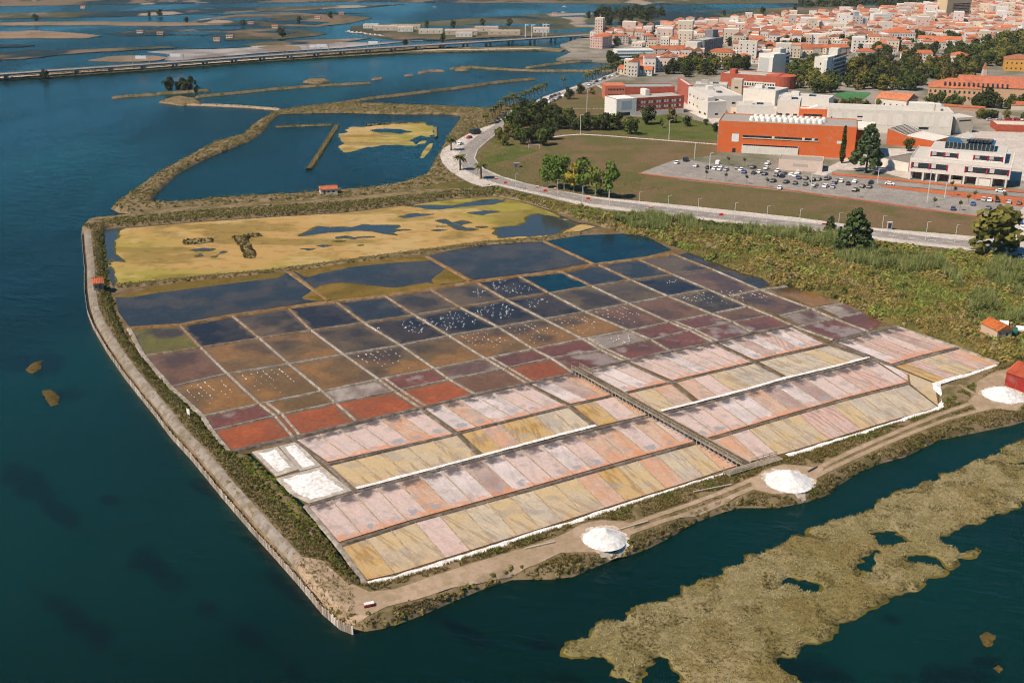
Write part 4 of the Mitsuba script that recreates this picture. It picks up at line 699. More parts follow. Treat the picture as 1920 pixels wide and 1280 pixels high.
for i, ((x, y), s) in enumerate(zip([(2.3,654.5),(7.6,670.5),(13.1,662.4),(19.2,668.4),(23.8,658.4),(27.5,644.8),(0,628.2),(5.6,621),(11.2,628.2),(16.6,617.5),(21.9,628.2),(26.7,624.6),(31.9,628.2),(36,622.8),(40.2,621),(44.6,622.8),(49,622.8),(53.2,621),(58.3,622.8),(62.5,628.2),(-7.1,590.6),(-3,600.4),(1.5,590.6),(11.6,581),(16.7,574.8),(20.6,590.6),(5.8,577.9),(-4.3,573.3),(34.3,652.5)], (1.5, 1.6, 1.7, 1.6, 1.5, 1.4, 1.5, 1.6, 1.7, 1.6, 1.5, 1.3, 1.3, 1.25, 1.3, 1.35, 1.35, 1.4, 1.4, 1.3, 1., 1.1, 1.4, 1.35, 1.45, 1.4, 1.3, .9, 1.25))):
    plant('grove_tree', 'g_broad_%d' % ([2, 0, 3, 1][i % 4] if i not in (20, 21, 27) else 4), x, y, 2.0, s * .92, f'pale bushy tree at the left tip of the grove, {["upper", "middle", "lower"][(20, 21, 27).index(i)]} of three' if i in (20, 21, 27) else f'dark broad tree of the grove, {GN[i]}', 'tree', 'trees of the dark grove')
for (x, y), g, s, lab in zip([(67.5,607.1),(80.9,641.1),(87.5,628.2),(95.7,646.8),(103.6,633.6),(39.1,742.6),(48,768.2),(56.5,765.6),(116.8,615.7),(115.3,639.2),(208,558.4)], ('g_broad_2', 'g_broad_1', 'g_poplar_1', 'g_broad_5', 'g_broad_1', 'g_broad_1', 'g_broad_1', 'g_broad_5', 'g_broad_0', 'g_broad_2', 'g_broad_2'), (1.15, 1.15, .5, .95, .65, .8, .75, .5, .55, .4, .75),
        ('round green tree alone on the lawn right of the grove', 'dark full tree in front of the red and white building', 'small pointed tree on the lawn', 'browner tree behind the lamp post on the lawn', 'small round tree at the right of the lawn', 'dark tree at the roadside by the promenade bend', 'dark tree at the foot of the tall floodlight mast', 'reddish small tree by the path', 'dark bush against the left end of the orange hall', 'little bush on the lawn left of the orange hall', 'round bush before the orange wedge building')):
    plant('lawn_tree', g, x, y, 2.1, s * 1.25, lab, 'tree')
plant('pine_tree', 'g_pine', *(123.7,372.5), 1.7, 1.75, 'tall dark pine standing in the reeds beside the road', 'pine', sz=1.35)
plant('pine_tree', 'g_pine', *(121.9,396.6), 1.7, .6, 'small pine left of the tall dark pine', 'pine')
plant('broad_tree', 'g_broad_4', *(173.2,367), 1.7, 3.1, 'large spreading olive-leaved tree at the right edge beside the road', 'tree', sz=2.35)
plant('poplar', 'g_conifer', *(169.8,506.7), 2.1, 2.0, 'tall full dark tree right of the orange hall', 'tree')
plant('cypress', 'g_cypress', *(163.9,526.8), 2.1, 2.1, 'slim conical cypress in front of the orange hall', 'cypress')
for i, (x, y) in enumerate(sorted([(90.3,490.2),(98.4,484.5),(106.9,480.1),(114.9,473.6),(134.1,471.5),(149.3,453),(176.2,435.9),(184.8,430.4),(192.7,441.5),(198.1,448.2),(203.6,439.6),(209.8,446.2),(195.6,467.3),(192.9,457),(106.4,521.6),(113.8,519.1)], key=lambda e: e[0] / e[1])):
    plant('sapling', 'g_sapling', x, y, 2.1, 1.25, f'thin staked sapling of the car park, {ORD[i]} from the left', 'sapling', 'saplings of the car park')
for (x, y), s, lab in zip([(-250.3,793.3),(-244.8,796),(-239.7,793.3),(-237,798.9),(-228.5,785)], (1.3, .8, 1.2, 1.25, .7), ('dark lagoon tree, leftmost on the bar', 'small dark lagoon tree, second on the bar', 'dark lagoon tree, third on the bar', 'dark lagoon tree, fourth on the bar', 'low dark bush right of the lagoon trees')):
    plant('lagoon_tree', 'g_broad_0', x, y, .4, s, lab, 'tree', sz=s * 1.05)
def wood(name, poly, n, groups, smin, smax, lab, z=2., seed=1):
    r = np.random.default_rng(seed); q = scatter_in(Polygon(poly).buffer(0), n, r); q = q[np.argsort(q[:, 0] / q[:, 1])]
    kind, place = lab
    for i, (x, y) in enumerate(q):
        g = groups[r.integers(len(groups))]; s = r.uniform(smin, smax); n1 = i + 1
        tone = {'0': 'dark', '1': 'dark', '2': 'mid-green', '3': 'mid-green', '4': 'olive-green', '5': 'brownish'}[g[-1]]
        nth = f'{n1}{"th" if 10 < n1 % 100 < 14 else {1: "st", 2: "nd", 3: "rd"}.get(n1 % 10, "th")} from the left'
        plant(name, g, x, y, z, s * 1.12, f'{tone} {kind} {place}, {nth}', 'tree', f'trees {place}')
GB = ['g_broad_0', 'g_broad_1', 'g_broad_2', 'g_broad_3', 'g_broad_4', 'g_broad_5']
wood('park_tree', [(247.7,828.7),(287.1,919.7),(322,958.5),(358.2,942.6),(406,958.5),(379.3,877),(304,799.2),(291.2,779.7),(246.9,785.1)], 112, GB, 1.0, 1.55, ('leafy tree', 'in the park behind the football pitches'))
wood('park_tree', [(319.8,1046.2),(359.7,1075.6),(406.1,1046.2),(430.3,1018.3),(404.6,966.6),(369.9,974.9),(332.7,991.8)], 34, GB[:4], .9, 1.4, ('tree', 'in the belt between park and old town'), seed=2)
wood('slope_tree', [(387.3,958.5),(447.5,1060.7),(496.8,1128.3),(575.7,1223.8),(482.2,991.8),(412.7,919.7),(394.7,919.7)], 60, ['g_broad_2', 'g_broad_4', 'g_broad_3', 'g_broad_0'], 1.3, 1.8, ('broad tree', 'on the wooded slope at the right edge'), seed=3)
wood('garden_tree', [(105.4,844.2),(139.1,919.7),(166.6,950.5),(197.4,919.7),(194.3,883.9),(162.9,877),(114.5,834.8)], 40, GB[:5], .9, 1.4, ('tree', 'in the strip behind the red brick halls'), seed=4)
wood('garden_tree', [(222.9,877),(263.7,958.5),(229,819.6),(243.4,813.6),(224,758.5),(206.9,779.7)], 34, ['g_broad_2', 'g_broad_4', 'g_broad_3'], 1.0, 1.5, ('tree', 'between the two white dormitories'), seed=5)
wood('yard_tree', [(211.1,710),(226.4,728.7),(236.1,719.2),(257.9,705.5),(266.5,710),(260,696.6),(210.1,696.6)], 14, GB, .45, .7, ('tree', 'in the row behind the long white building'), seed=6)
wood('yard_tree', [(278.5,728.7),(308.8,719.2),(341.9,710),(335.8,696.6),(303.1,696.6),(273.5,710)], 22, GB[:4], .65, 1.1, ('tree', 'along the wall of the tiled works'), seed=7)
wood('yard_tree', [(284.3,675.2),(320.6,663),(315.2,651.2),(279.5,663)], 14, ['g_broad_4', 'g_broad_2'], .45, .7, ('low tree', 'along the far edge of the campus yard'), seed=8)
plant('umbrella_tree', 'g_broad_0', *(312,705.5), 2, 1.7, 'large round dark tree before the tiled building', 'tree')
wood('street_tree', [(78.9,1085.8),(159.8,1139.5),(194.6,1055.8),(248.7,983.3),(290.7,1112),(225.4,1263.8),(131.2,1236.9)], 95, GB[:4], .6, 1.2, ('tree', 'among the houses of the lagoon-side quarter'), seed=9)
wood('street_tree', [(270.7,1096.1),(343.9,1128.3),(511.6,1263.8),(432.1,1060.7),(333.6,1075.6)], 60, GB[:4], .7, 1.3, ('tree', 'among the houses of the upper town'), seed=10)
wood('bay_tree', [(84.8,967.4),(94.1,992.4),(96.5,967.4),(88.1,951.3)], 4, GB[:2], .9, 1.2, ('tree', 'on the little point by the far promenade'), 1.2, 11)


# ------------------------------------------------------------------ buildings
WHITE, CREAM, BEIGE, PINKW, GREYW = (.66, .63, .58), (.60, .52, .42), (.50, .42, .32), (.62, .50, .44), (.42, .41, .39)
ORANGE, BRICK, ROOF, ROOF2 = (.60, .135, .040), (.40, .09, .055), (.45, .145, .072), (.38, .16, .10)
class Frame:
    """A building's own axes: x along its front (seen from the front, left to right), y into the depth."""
    def __init__(s, a, b, z=2.05):
        a, b = A(a), A(b); s.o = a; s.w = float(np.linalg.norm(b - a)); s.ux = (b - a) / s.w; s.uy = np.array([-s.ux[1], s.ux[0]]); s.z = z
    def put(s, mesh):
        v, f = mesh if isinstance(mesh, tuple) else (np.asarray(mesh.vertices), np.asarray(mesh.faces))
        v = np.asarray(v, float); p = s.o + v[:, :1] * s.ux + v[:, 1:2] * s.uy
        return np.c_[p, v[:, 2] + s.z], f
    def box(s, x0, x1, y0, y1, z0, z1): return s.put(box((x0 + x1) / 2, (y0 + y1) / 2, z0, x1 - x0, y1 - y0, z1 - z0))
def gable(x0, x1, y0, y1, z, h, along='x', over=.35, th=.18):
    x0 -= over; x1 += over; y0 -= over; y1 += over
    if along == 'x': m = (y0 + y1) / 2; P = [(x0, y0, 0), (x1, y0, 0), (x1, y1, 0), (x0, y1, 0), (x0, m, h), (x1, m, h)]; f = [[0, 1, 5], [0, 5, 4], [2, 3, 4], [2, 4, 5], [0, 4, 3], [1, 2, 5]]
    else: m = (x0 + x1) / 2; P = [(x0, y0, 0), (x1, y0, 0), (x1, y1, 0), (x0, y1, 0), (m, y0, h), (m, y1, h)]; f = [[0, 4, 5], [0, 5, 3], [1, 2, 5], [1, 5, 4], [0, 1, 4], [2, 3, 5]]
    f += [[0, 3, 2], [0, 2, 1]]
    return np.array(P, float) + [0, 0, z], np.array(f)
def hip(x0, x1, y0, y1, z, h, over=.35):
    x0 -= over; x1 += over; y0 -= over; y1 += over; w, d = x1 - x0, y1 - y0; i = min(w, d) / 2
    if w >= d: a, b = (x0 + i, (y0 + y1) / 2), (x1 - i + .01, (y0 + y1) / 2)
    else: a, b = ((x0 + x1) / 2, y0 + i), ((x0 + x1) / 2, y1 - i + .01)
    P = [(x0, y0, 0), (x1, y0, 0), (x1, y1, 0), (x0, y1, 0), (*a, h), (*b, h)]
    f = [[0, 1, 5], [0, 5, 4], [1, 2, 5], [2, 3, 4], [2, 4, 5], [3, 0, 4]] if w >= d else [[0, 1, 4], [1, 2, 5], [1, 5, 4], [2, 3, 5], [3, 0, 4], [3, 4, 5]]
    return np.array(P, float) + [0, 0, z], np.array(f + [[0, 3, 2], [0, 2, 1]])
def side_windows(F, depth, h, rows, cols, ww, wh, left, z0=1.1):
    out = []
    for r in range(rows):
        for c in range(cols):
            y = depth * (c + .5) / cols; z = z0 + (h - z0) * (r + .1) / rows
            out.append(F.box(-.05, .03, y - ww / 2, y + ww / 2, z, z + wh) if left else F.box(F.w - .03, F.w + .05, y - ww / 2, y + ww / 2, z, z + wh))
    return out
def building(name, lab, a, b, depth, h, wc, roof='flat', rc=ROOF, rh=2.2, rows=2, cols=4, win=(1.1, 1.3), z0=1.1, sidec=0, cat='building', group=None, wmat='wall', z=2.05, single=False, along='x', winc=None, t=None):
    F = Frame(a, b, z); t = t or thing(name, lab, cat, group)
    obj('wall', F.box(0, F.w, 0, depth, -.4, h), wmat, t, c=wc)
    if roof == 'flat':
        obj('roof', F.box(.25, F.w - .25, .25, depth - .25, h, h + .06), 'tile' if rc in (ROOF, ROOF2) else 'wall', t, c=rc)
        pr = [F.box(0, F.w, 0, .22, h, h + .5), F.box(0, F.w, depth - .22, depth, h, h + .5), F.box(0, .22, .22, depth - .22, h, h + .5), F.box(F.w - .22, F.w, .22, depth - .22, h, h + .5)]
        obj('parapet', merge(pr), wmat, t, c=wc)
    elif roof == 'gable': obj('roof', F.put(gable(0, F.w, 0, depth, h, rh, along)), 'tile', t, c=np.array(rc) * rng.uniform(.85, 1.15))
    elif roof == 'hip': obj('roof', F.put(hip(0, F.w, 0, depth, h, rh)), 'tile', t, c=np.array(rc) * rng.uniform(.85, 1.15))
    ws = []
    for r in range(rows):
        for c in range(cols):
            x = F.w * (c + .5) / cols; zz = z0 + (h - z0) * (r + .1) / rows
            ws.append(F.box(x - win[0] / 2, x + win[0] / 2, -.05, .03, zz, zz + win[1]))
    if sidec: ws += side_windows(F, depth, h, rows, sidec, win[0], win[1], False, z0) + side_windows(F, depth, h, rows, sidec, win[0], win[1], True, z0)
    if ws and not single:
        for m in ws: obj('window', m, 'glass' if winc is None else 'matte', t, c=winc)
    elif ws: obj('window_row', merge(ws), 'glass', t, kind='stuff')
    return t, F

# the orange hall
t, F = building('orange_hall', 'long orange brick hall with rows of white roof vents beside the car park', *[(107.3,557.2),(173,537.6)], 26, 15.5, ORANGE, rc=(.30, .29, .27), rows=0)
W_ = F.w
obj('slit_window', F.box(W_ * .185, W_ * .735, -.12, .05, 8.2, 9.2), 'glass', t)
obj('slit_sill', F.box(W_ * .18, W_ * .74, -.35, .06, 7.75, 8.15), 'wall', t, c=CREAM)
for x in (.40, .62, .69): obj('slit_post', F.box(W_ * x, W_ * x + 1.3, -.3, .04, 8.18, 9.25), 'wall', t, c=WHITE)
obj('square_window', F.box(W_ * .105, W_ * .105 + 3.6, -.12, .05, 5.6, 9.7), 'wall', t, c=(.70, .72, .74))
obj('white_base', F.box(W_ * .185, W_ * .60, -.6, .05, 0, 4.6), 'wall', t, c=WHITE); obj('base_shade_strip', F.box(W_ * .19, W_ * .595, -.64, -.58, 4.0, 4.75), 'glass', t)  # dark strip on the face stands in for the shade of a recess
obj('small_door', F.box(W_ * .115, W_ * .125 + 1, -.1, .05, 0, 2.2), 'glass', t); obj('small_window', F.box(W_ * .87, W_ * .905, -.1, .05, 7.2, 8.6), 'wall', t, c=WHITE)
obj('end_frame', F.box(W_ + 4.6, W_ + 9.5, 1.5, 25.5, -.3, 15.0), 'wall', t, c=GREYW); obj('end_recess', F.box(W_ + .002, W_ + 4.6, 11., 25.4, -.3, 14.9), 'wall', t, c=ORANGE); obj('end_lintel', F.box(W_ + .002, W_ + 4.6, 1.5, 11., 14.3, 15.), 'wall', t, c=GREYW)
obj('end_roof', F.box(W_ + .3, W_ + 9.2, 1.8, 25., 15.0, 15.1), 'wall', t, c=WHITE)
for i in range(26):
    x, y = W_ * (.235 + .042 * (i % 13)) + (i // 13) * 1.4, 7.5 + 7 * (i // 13)
    c = trimesh.creation.revolve([[1.35, 0], [1.15, 1.6], [.75, 2.3], [0, 2.35]], sections=10); c.apply_translation([x, y, 15.6])
    obj('roof_vent', F.put(c), 'wall', t, c=(.70, .72, .70))
building('loading_annex', 'low cream annex with flat roof in front of the orange hall', *[(128.8,511.8),(148.4,505.7)], 13, 4.6, PINKW, rc=(.30, .27, .24), rows=1, cols=1, win=(7, 1.4), z0=1.6, winc=(.42, .38, .33))
# long white building behind
t, F = building('long_white_hall', 'long white building with a plant room on its flat roof behind the orange hall', *[(182.3,619.5),(247.6,604)], 21, 12.2, WHITE, rc=(.50, .48, .45), rows=0)
W_ = F.w
obj('plant_room', F.box(W_ * .66, W_ * .86, 7, 14, 12.3, 16.2), 'wall', t, c=WHITE); obj('plant_room', F.box(W_ * .865, W_ * .91, 7, 13, 12.3, 16.), 'wall', t, c=WHITE)
for x0, x1, z0, z1 in ((.22, .30, 8.2, 9.0), (.22, .30, 5.8, 6.5), (.02, .06, 7., 8.2), (.74, .82, 2.6, 4.0), (.60, .67, .9, 1.7), (.02, .30, 1.0, 1.6)): obj('window', F.box(W_ * x0, W_ * x1, -.06, .04, z0, z1), 'glass', t)
for x0 in np.linspace(.03, .9, 8): obj('panel', F.box(W_ * x0, W_ * (x0 + .08), -.12, .02, rng.choice([4.6, 6.2]), 10.6), 'wall', t, c=(.72, .69, .64))
obj('joint_strip', F.box(0, W_, -.05, .03, 4.0, 4.12), 'wall', t, c=(.45, .42, .38))
t, F = building('yellow_pavilion', 'small pale yellow block at the right end of the long white building', *[(252,609.1),(263.1,612.5)], 14, 8.5, CREAM, rc=(.5, .5, .5), rows=1, cols=1, win=(8, .9), z0=6.5)
t, F = building('orange_gable_house', 'small orange red block with white gable behind the orange hall', *[(173,649),(188.7,645.1)], 9, 7.6, ORANGE, rc=WHITE, rows=1, cols=1, win=(11, 1.2), z0=3.4)
obj('white_gable', F.put(gable(F.w * .3, F.w, 1, 8.5, 7.7, 2.2, 'y', .1)), 'wall', t, c=WHITE)
# orange wedge building
F = Frame(*[(201.7,575.1),(224.2,567.5)]); t = thing('wedge_hall', 'low orange wedge-shaped hall with striped white roof', 'building'); W_ = F.w
pv = np.array([(0, 0, 0), (W_, 0, 0), (W_, 0, 3.4), (W_ * .45, 0, 5.2), (0, 0, 8.8)], float); back = pv + [9, 17, 0]
obj('wall', F.put((np.vstack([pv, back]), np.array([[0, 1, 2], [0, 2, 3], [0, 3, 4], [5, 7, 6], [5, 8, 7], [5, 9, 8], [0, 4, 9], [0, 9, 5], [1, 6, 7], [1, 7, 2]]))), 'wall', t, c=ORANGE)
obj('roof', F.put((np.vstack([pv[2:], back[2:]]) + [0, 0, .1], np.array([[0, 3, 4], [0, 4, 1], [1, 4, 5], [1, 5, 2]]))), 'wall', t, c=(.66, .62, .57))
for k in np.linspace(.06, .94, 9):
    p0, p1 = pv[4] * (1 - k) + pv[3] * k + [.4, .4, .22], back[4] * (1 - k) + back[3] * k + [-.4, -.4, .22]
    if k < .94: obj('roof_batten', F.put(beam(p0, p1, .22)), 'wall', t, c=(.30, .26, .24))
# white pavilion with crimson panels
F = Frame(*[(184.2,490.4),(222.7,471.7)]); t = thing('white_pavilion', 'white flat-roofed pavilion with crimson window panels and a glass roof box', 'building'); W_ = F.w
D_ = 34
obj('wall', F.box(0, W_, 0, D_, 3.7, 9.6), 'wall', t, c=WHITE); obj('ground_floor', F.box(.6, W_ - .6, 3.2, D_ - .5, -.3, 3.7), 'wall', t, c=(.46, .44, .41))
for i in range(7): obj('shop_window', F.box(W_ * i / 7.3 + 1.6, W_ * (i + 1) / 7.3 - .6, 3.12, 3.24, .2, 3.1), 'glass', t)
obj('roof', F.box(.3, W_ - .3, .3, D_ - .3, 9.6, 9.68), 'wall', t, c=(.46, .45, .43)); obj('upper_floor', F.box(W_ * .17, W_ * .925, 5.5, D_ - 5, 9.66, 13.6), 'wall', t, c=WHITE)
obj('upper_roof', F.box(W_ * .175, W_ * .92, 5.8, D_ - 5.3, 13.6, 13.66), 'wall', t, c=(.48, .47, .45))
obj('parapet', merge([F.box(-.12, W_ + .12, -.12, .1, 8.9, 10.1), F.box(-.12, .1, .1, D_, 8.9, 10.1), F.box(W_ - .1, W_ + .12, .1, D_, 8.9, 10.1)]), 'wall', t, c=(.70, .67, .63))
for i in range(8): obj('column', F.box(W_ * i / 7.3 + .1, W_ * i / 7.3 + .85, .1, .8, -.3, 3.7), 'wall', t, c=WHITE)
obj('infill', F.box(W_ * .68, W_ * .82, .4, .6, -.2, 3.5), 'wall', t, c=(.72, .70, .66)); obj('infill', F.box(W_ * .41, W_ * .54, .4, .6, -.2, 1.6), 'wall', t, c=CREAM)
CRIM = (.36, .012, .06)
for x0, x1, z0, z1, up in ((.02, .38, 5.6, 8.1, 0), (.56, .98, 5.6, 8.1, 0), (.19, .46, 10.6, 12.6, 1), (.62, .90, 10.6, 12.6, 1)):
    y = 5.4 if up else -.1
    obj('ribbon_window', F.box(W_ * x0, W_ * x1, y, y + .2, z0, z1), 'glass', t); n = 9
    for k in range(n):
        q = x0 + (x1 - x0) * k / (n - 1)
        if k % 4 == 0: obj('crimson_panel', F.box(W_ * q - .28, W_ * q + .28, y - .09, y + .02, z0 - .2, z1 + .1), 'wall', t, c=CRIM)
        elif k % 4 == 1: obj('blind', F.box(W_ * q - 1.0, W_ * q + .9, y - .05, y + .02, z0 + .5, z1 - .1), 'wall', t, c=(.40, .36, .35) if up else (.55, .52, .50))
obj('side_window', F.box(W_ - .05, W_ + .07, 2, D_ - 2, 5.4, 8.2), 'glass', t); obj('side_window', F.box(W_ * .925 - .05, W_ * .925 + .07, 7, D_ - 7, 10.6, 12.8), 'glass', t)
g0, g1 = W_ * .31, W_ * .80
obj('glass_box', F.box(g0, g1, 11, D_ - 9, 13.7, 16.6), 'glass', t)
for k in range(13): obj('mullion', F.box(g0 + (g1 - g0) * k / 12 - .09, g0 + (g1 - g0) * k / 12 + .09, 10.86, 11.05, 13.7, 16.8), 'wall', t, c=(.34, .40, .44))
for k in range(7):
    q = g0 + (g1 - g0) * (.45 + .07 * k); obj('roof_louvre', F.put(beam((q, 12, 17.9), (q + 1.2, D_ - 11, 16.9), .55)), 'glass', t)
obj('white_fin', F.put((np.array([(g0 + 5, D_ - 9.5, 16.6), (g0 + 13, D_ - 9.5, 16.6), (g0 + 8, D_ - 9.5, 20.), (g0 + 5, D_ - 9.2, 16.6), (g0 + 13, D_ - 9.2, 16.6), (g0 + 8, D_ - 9.2, 20.)]), np.array([[0, 1, 2], [3, 5, 4], [0, 3, 4], [0, 4, 1], [1, 4, 5], [1, 5, 2], [0, 2, 5], [0, 5, 3]]))), 'wall', t, c=WHITE)
building('dark_roof_shed', 'low white shed with a broad dark grey roof left of the white pavilion', *[(181.1,519.3),(189.9,506.9)], 26, 3.6, WHITE, rc=(.20, .18, .165), rows=0)
building('low_orange_court', 'low building with orange red roof at the right edge behind the pavilion', *[(279.3,617.8),(298.4,614.3)], 16, 3.4, BRICK, rc=(.55, .5, .44), rows=0)
# red and white faculty hall
t, F = building('red_white_hall', 'red brick hall with two rows of windows and a white base beside the lawn', *[(64.6,668.8),(108.9,685.4)], 17, 10.2, BRICK, rc=(.36, .35, .33), rows=0, wmat='wall')
W_ = F.w
for r in range(2):
    for c in range(17): obj('window', F.box(W_ * (.335 + .038 * c) - .55, W_ * (.335 + .038 * c) + .55, -.08, .04, 4.0 + 3.1 * r, 5.6 + 3.1 * r), 'wall', t, c=(.60, .60, .60) if c % 3 else (.08, .08, .09))
obj('white_wing', F.box(-.05, W_ * .29, -.35, 16.8, -.3, 10.4), 'wall', t, c=(.70, .70, .68)); obj('curtain_wall', F.box(W_ * .07, W_ * .22, -.45, -.2, 4.2, 9.4), 'wall', t, c=(.42, .50, .54))
obj('white_base', F.box(W_ * .292, W_ + .1, -.3, .02, -.3, 2.6), 'wall', t, c=WHITE); obj('ground_window', F.box(W_ * .05, W_ * .2, -.42, -.3, .2, 2.4), 'glass', t); obj('stair_box', F.box(W_ * .53, W_ * .59, 10, 17.3, 10.3, 14), 'wall', t, c=WHITE)
t, F = building('long_red_hall', 'long dark red hall with grey roof behind the red and white hall', *[(63.5,740.5),(111.3,742.9)], 16, 8., BRICK, rc=(.26, .30, .31), rows=0)
obj('pale_wing', F.box(-.05, F.w * .29, -.3, 15.8, -.3, 9.4), 'wall', t, c=(.50, .16, .10))
for r in range(2):
    for c in range(11): obj('window', F.box(F.w * (.05 + .021 * c) - .3, F.w * (.05 + .021 * c) + .4, -.36, -.2, 2.4 + 3.6 * r, 3.8 + 3.6 * r), 'glass', t)
for p, d, h, c, lab, win in (([(114.9,755.6),(116.7,718.9)], 3, 12, (.42, .12, .09), 'brick red end block of the white faculty buildings', None), ([(116.4,716.5),(122,672.9)], 22, 11.5, WHITE, 'white faculty block nearest the red hall', (5, 2)), ([(119.9,660.7),(131.8,664.7)], 13, 9.6, WHITE, 'white cube block between footway and faculty yard', (1, 1)), ([(135.2,679.1),(142,662.7)], 9, 4.6, CREAM, 'low cream link block in the faculty yard', (3, 1)),
                          ([(136.5,654.8),(157.7,650.9)], 15, 8.8, WHITE, 'white block with skylights behind the orange hall', (2, 1)), ([(148.8,738),(155.6,735.6)], 8, 13.5, BEIGE, 'beige stair tower above the white faculty blocks', (1, 2)), ([(154.7,725.9),(173,711.9)], 20, 9.2, WHITE, 'white hall with a broad pale grey roof', (0, 0)), ([(162.7,662.7),(175.5,658.7)], 20, 10.6, WHITE, 'white block with dark corner windows', (3, 1)), ([(172,698.4),(200.2,683.3)], 14, 8.6, WHITE, 'long low white block behind the stair tower', (4, 1)), ([(127.7,763.3),(150,758.1)], 16, 7, GREYW, 'pale grey block at the back of the faculty yard', (3, 1))):
    t, F = building('faculty_block', lab, *p, d, h, c, rc=(.50, .48, .46), rows=win[1] if win else 0, cols=win[0] if win else 0, win=(2.4, 1.2), sidec=2 if win and win[0] else 0)
    if d > 10: obj('roof_room', F.box(F.w * .2, F.w * .2 + 5, d * .4, d * .4 + 4, h + .1, h + 2.4), 'wall', t, c=np.array(c) * .95); obj('skylight', F.box(F.w * .55, F.w * .55 + 4, d * .5, d * .5 + 3, h + .1, h + .9), 'glass', t)
# red brick block with rounded end
t, F = building('round_brick_hall', 'low red brick hall with rounded end and white windows below the dormitories', *[(155,810.3),(192.1,790.3)], 22, 8.8, (.42, .10, .06), rc=(.40, .38, .36), rows=0)
c = trimesh.creation.cylinder(11, 9.2, sections=28); c.apply_translation([F.w, 11, 4.3]); obj('rounded_end', F.put(c), 'wall', t, c=(.42, .10, .06))
obj('white_band', F.box(F.w * .42, F.w * .98, -.15, .05, 1., 4.6), 'wall', t, c=WHITE)
for k in range(12): obj('window', F.box(F.w * (.44 + .045 * k), F.w * (.44 + .045 * k) + 1.1, -.24, -.1, 1.6, 3.6), 'glass', t)
obj('penthouse', F.box(F.w * .14, F.w * .24, 3, 10, 8.9, 12.), 'wall', t, c=(.42, .10, .06))
# dormitories
for p, q, hh, lab in (([(197.8,880),(206.8,866.5)], [(207.2,866.5),(225.3,883.4)], 16, 'white dormitory slab, left of two, with a balcony wing greyed for shade'), ([(227.7,825.2),(235.8,819.2)], [(242.7,825.2),(263.2,856.6)], 19, 'white dormitory slab, right of two, with a balcony wing greyed for shade')):
    t, F = building('dormitory', lab, *p, 14, hh, (.68, .66, .60), rc=(.6, .6, .58), rows=0)
    for k in range(4): obj('slot_window', F.box(F.w * .5 - .5, F.w * .5 + .5, -.06, .04, 2.5 + k * (hh - 4) / 4, 4. + k * (hh - 4) / 4), 'glass', t)
    G = Frame(*q); obj('wing', G.box(0, G.w, 2, 14, -.4, hh - 2.5), 'wall', t, c=(.45, .47, .48))  # shade of this side is put into the cooler grey of wing and balconies
    for k in range(int(hh / 3)): obj('balcony', G.box(.3, G.w - .3, .8, 2.02, 1.6 + 3 * k, 2.6 + 3 * k), 'wall', t, c=(.50, .52, .53)); obj('balcony_window', G.box(.4, G.w - .4, 1.9, 2.06, 2.62 + 3 * k, 4.4 + 3 * k), 'glass', t)
    obj('stair_tower', G.box(G.w - 5, G.w + 3, 8, 15, -.3, hh + 3.), 'wall', t, c=(.62, .60, .55)); obj('fin', F.box(F.w * .78, F.w * 1.02, -1.2, -.02, -.3, hh - 1.5), 'wall', t, c=(.66, .65, .62))
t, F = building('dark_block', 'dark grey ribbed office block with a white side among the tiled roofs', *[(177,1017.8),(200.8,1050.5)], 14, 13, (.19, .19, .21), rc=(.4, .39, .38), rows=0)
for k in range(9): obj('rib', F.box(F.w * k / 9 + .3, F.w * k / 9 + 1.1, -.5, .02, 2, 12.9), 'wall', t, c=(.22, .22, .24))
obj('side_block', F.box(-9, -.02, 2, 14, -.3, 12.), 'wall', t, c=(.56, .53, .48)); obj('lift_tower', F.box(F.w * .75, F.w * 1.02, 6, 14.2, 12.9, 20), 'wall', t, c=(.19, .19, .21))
# long tiled former works with a tower
t, F = building('tiled_works', 'long ochre building with wide orange tiled roof and solar panels', *[(283.9,740.5),(315.4,728.3)], 26, 8.5, (.52, .33, .20), roof='hip', rc=(.46, .16, .085), rh=5.2, rows=2, cols=11, win=(1.3, 1.7))
obj('rear_roof', F.put(gable(F.w * .55, F.w * 2.1, 14, 34, 8.4, 6.5)), 'tile', t, c=(.44, .15, .09)); obj('rear_wall', F.box(F.w + .3, F.w * 2.1, 14.2, 33.8, -.3, 8.5), 'wall', t, c=(.50, .34, .22))
for k in range(14): obj('solar_panel', F.put(beam((F.w * .30 + 3. * k, 2.2, 9.75), (F.w * .30 + 3. * k + .01, 6.0, 11.25), .62)), 'glass', t)
t2 = thing('brick_chimney', 'tapering brick and white tower beside the long tiled building', 'tower'); q = A((355.7,822.6)); hgt = 15.5
def taper(z0, z1, a, b): 
    v, f = box(0, 0, 0, 1, 1, 1); v = v * [1, 1, 1]; s = np.where(v[:, 2:] > .5, b, a); return np.c_[v[:, :2] * s + q, np.where(v[:, 2] > .5, z1, z0)], f
obj('shaft', taper(1.8, 8, 3.9, 3.1), 'wall', t2, c=(.42, .16, .10)); obj('belfry', taper(8, 12.5, 3.1, 2.6), 'wall', t2, c=(.58, .45, .38)); obj('spire', taper(12.5, 17.5, 2.4, .8), 'wall', t2, c=(.42, .17, .11))
t, F = building('orange_roof_hall', 'low hall with a plain salmon orange roof beside the football pitch', *[(238.4,709.7),(254.1,696.2)], 19, 5.5, WHITE, roof='gable', rc=(.50, .19, .10), rh=3.6, rows=1, cols=5)
t, F = building('yellow_villa', 'yellow orange villa with tiled roof at the right edge below the wooded slope', *[(405.5,901),(425.6,893.9)], 18, 9.5, (.58, .30, .07), roof='hip', rc=ROOF2, rh=3.4, rows=2, cols=6)
